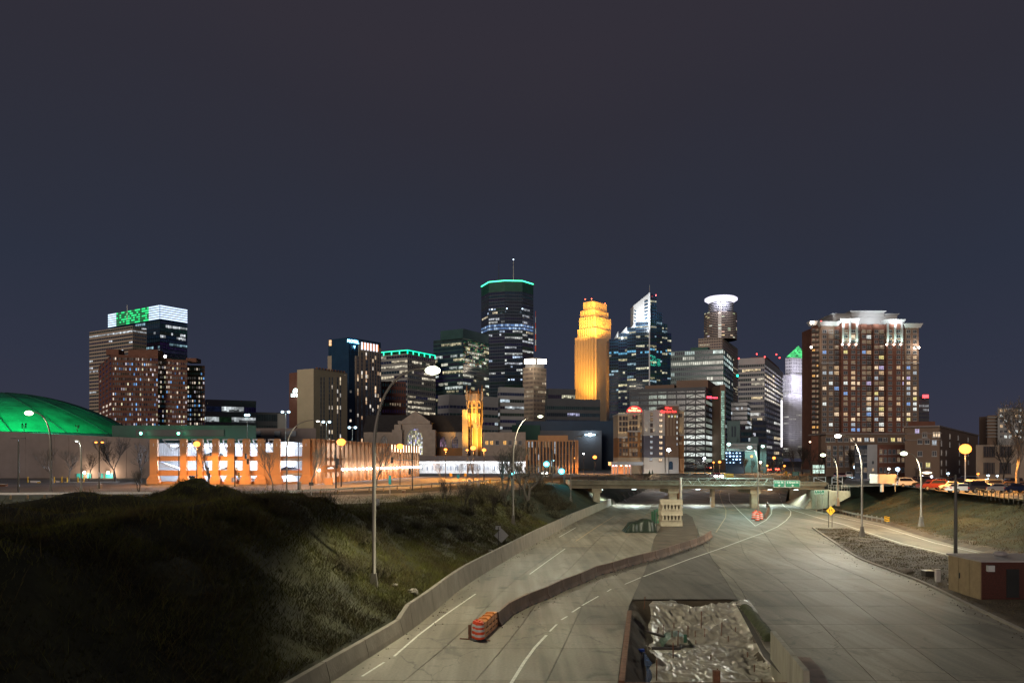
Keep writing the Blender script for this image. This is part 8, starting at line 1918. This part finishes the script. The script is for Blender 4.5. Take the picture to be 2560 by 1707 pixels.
blades('grass',60000,regR,.06,.24,.022,[gD,gB],5,'short dry grass covering the right bank')
def regM(rg):
    y=rg.uniform(46,116); a,b_=Rx(y)+.4,RIi(y)-.3
    if b_<a: return (None,None)
    x=rg.uniform(a,b_)
    if 33<x<43.5 and 56.5<y<61.8: return (None,None)
    return (x,y)
blades('dead_stalks',7000,regL,.35,.95,.016,[gB,gA],9,'taller dead weed stalks standing out of the left bank')
gC=mat('grass_dead',(.12,.09,.055),.9,var=.4,scale=.6)
blades('grass',16000,regM,.04,.14,.03,[gC,gB],6,'sparse dead grass on the gravel between highway and ramp')
rs2=random.Random(61); mb=MB()
for i in range(520):
    q=rs2.random()
    if q<.4: A_,B_=rs2.choice(list(zip(chain[:-1],chain[1:]))); p=Vector(G(*A_)).lerp(Vector(G(*B_)),rs2.random()); p+=Vector((rs2.gauss(0,.5)+.5,rs2.gauss(0,.5)-.4,0))
    elif q<.7: y=rs2.uniform(36,120); p=Vector((Lx(y)+abs(rs2.gauss(0,.5))+.15,y,0))
    else: y=rs2.uniform(38,115); p=Vector((Rx(y)-abs(rs2.gauss(0,.7))-.1,y,0))
    s=rs2.uniform(.02,.07); a=rs2.uniform(0,6.28); mb.hexa([(p.x+s*math.cos(a+k*2.1),p.y+s*math.sin(a+k*2.1),.013) for k in range(3)],[(p.x+s*.5*math.cos(a+k*2.1),p.y+s*.5*math.sin(a+k*2.1),.013+s*.8) for k in range(3)])
o=mb.build('road_grit',M['dirt'],None,kind='stuff'); o['label']='loose grit and litter along the barriers and road edges'; o['category']='grit'
def weed(sd):
    rg=random.Random(sd); mb=MB()
    for i in range(260):
        a=rg.uniform(0,6.28); e=rg.uniform(.2,1.3); L_=rg.uniform(.5,1.3); d=Vector((math.cos(a)*math.cos(e),math.sin(a)*math.cos(e),math.sin(e))); p=Vector((rg.gauss(0,.35),rg.gauss(0,.35),0)); q=p+d*L_; w=Vector((-d.y,d.x,0))*.018
        mb.face([p-w,p+w,q])
        for k in range(2): u=rg.uniform(.3,1); c=p.lerp(q,u); s=Vector((rg.uniform(-1,1),rg.uniform(-1,1),rg.uniform(-.2,.8)))*.22; mb.face([c,c+w*2.2,c+s])
    return mb.mesh('scrub_bush',M['shrub'])
wm=[weed(i) for i in range(4)]; rg=random.Random(50)
for i in range(46):
    while True:
        y=rg.uniform(48,112); d=rg.uniform(1.0,16); x=Lx(y)-.6-d
        if d>3 and rg.random()<.9 or y>95: break
    o=bpy.data.objects.new('scrub_bush',wm[i%4]); C.objects.link(o); o.location=(x,y,height(x,y)-.05); o.scale=(rg.uniform(.6,1.5),)*3; o.rotation_euler=(0,0,rg.uniform(0,6)); tag(o,'clump of dark dry scrub growing in the grass of the left bank','bush','scrub bushes on the left bank')
for i in range(26):
    px=rg.uniform(1330,1420) if i<14 else rg.uniform(1150,1330); y=rg.uniform(118,150) if i<14 else rg.uniform(100,118); x=X(px,y)
    o=bpy.data.objects.new('scrub_bush',wm[i%4]); C.objects.link(o); o.location=(x,y,height(x,y)-.05); o.scale=(rg.uniform(1.5,2.6),)*3; o.rotation_euler=(0,0,rg.uniform(0,6)); tag(o,'tall dark scrub thicket near the left end of the overpass','bush','scrub thicket by the overpass')
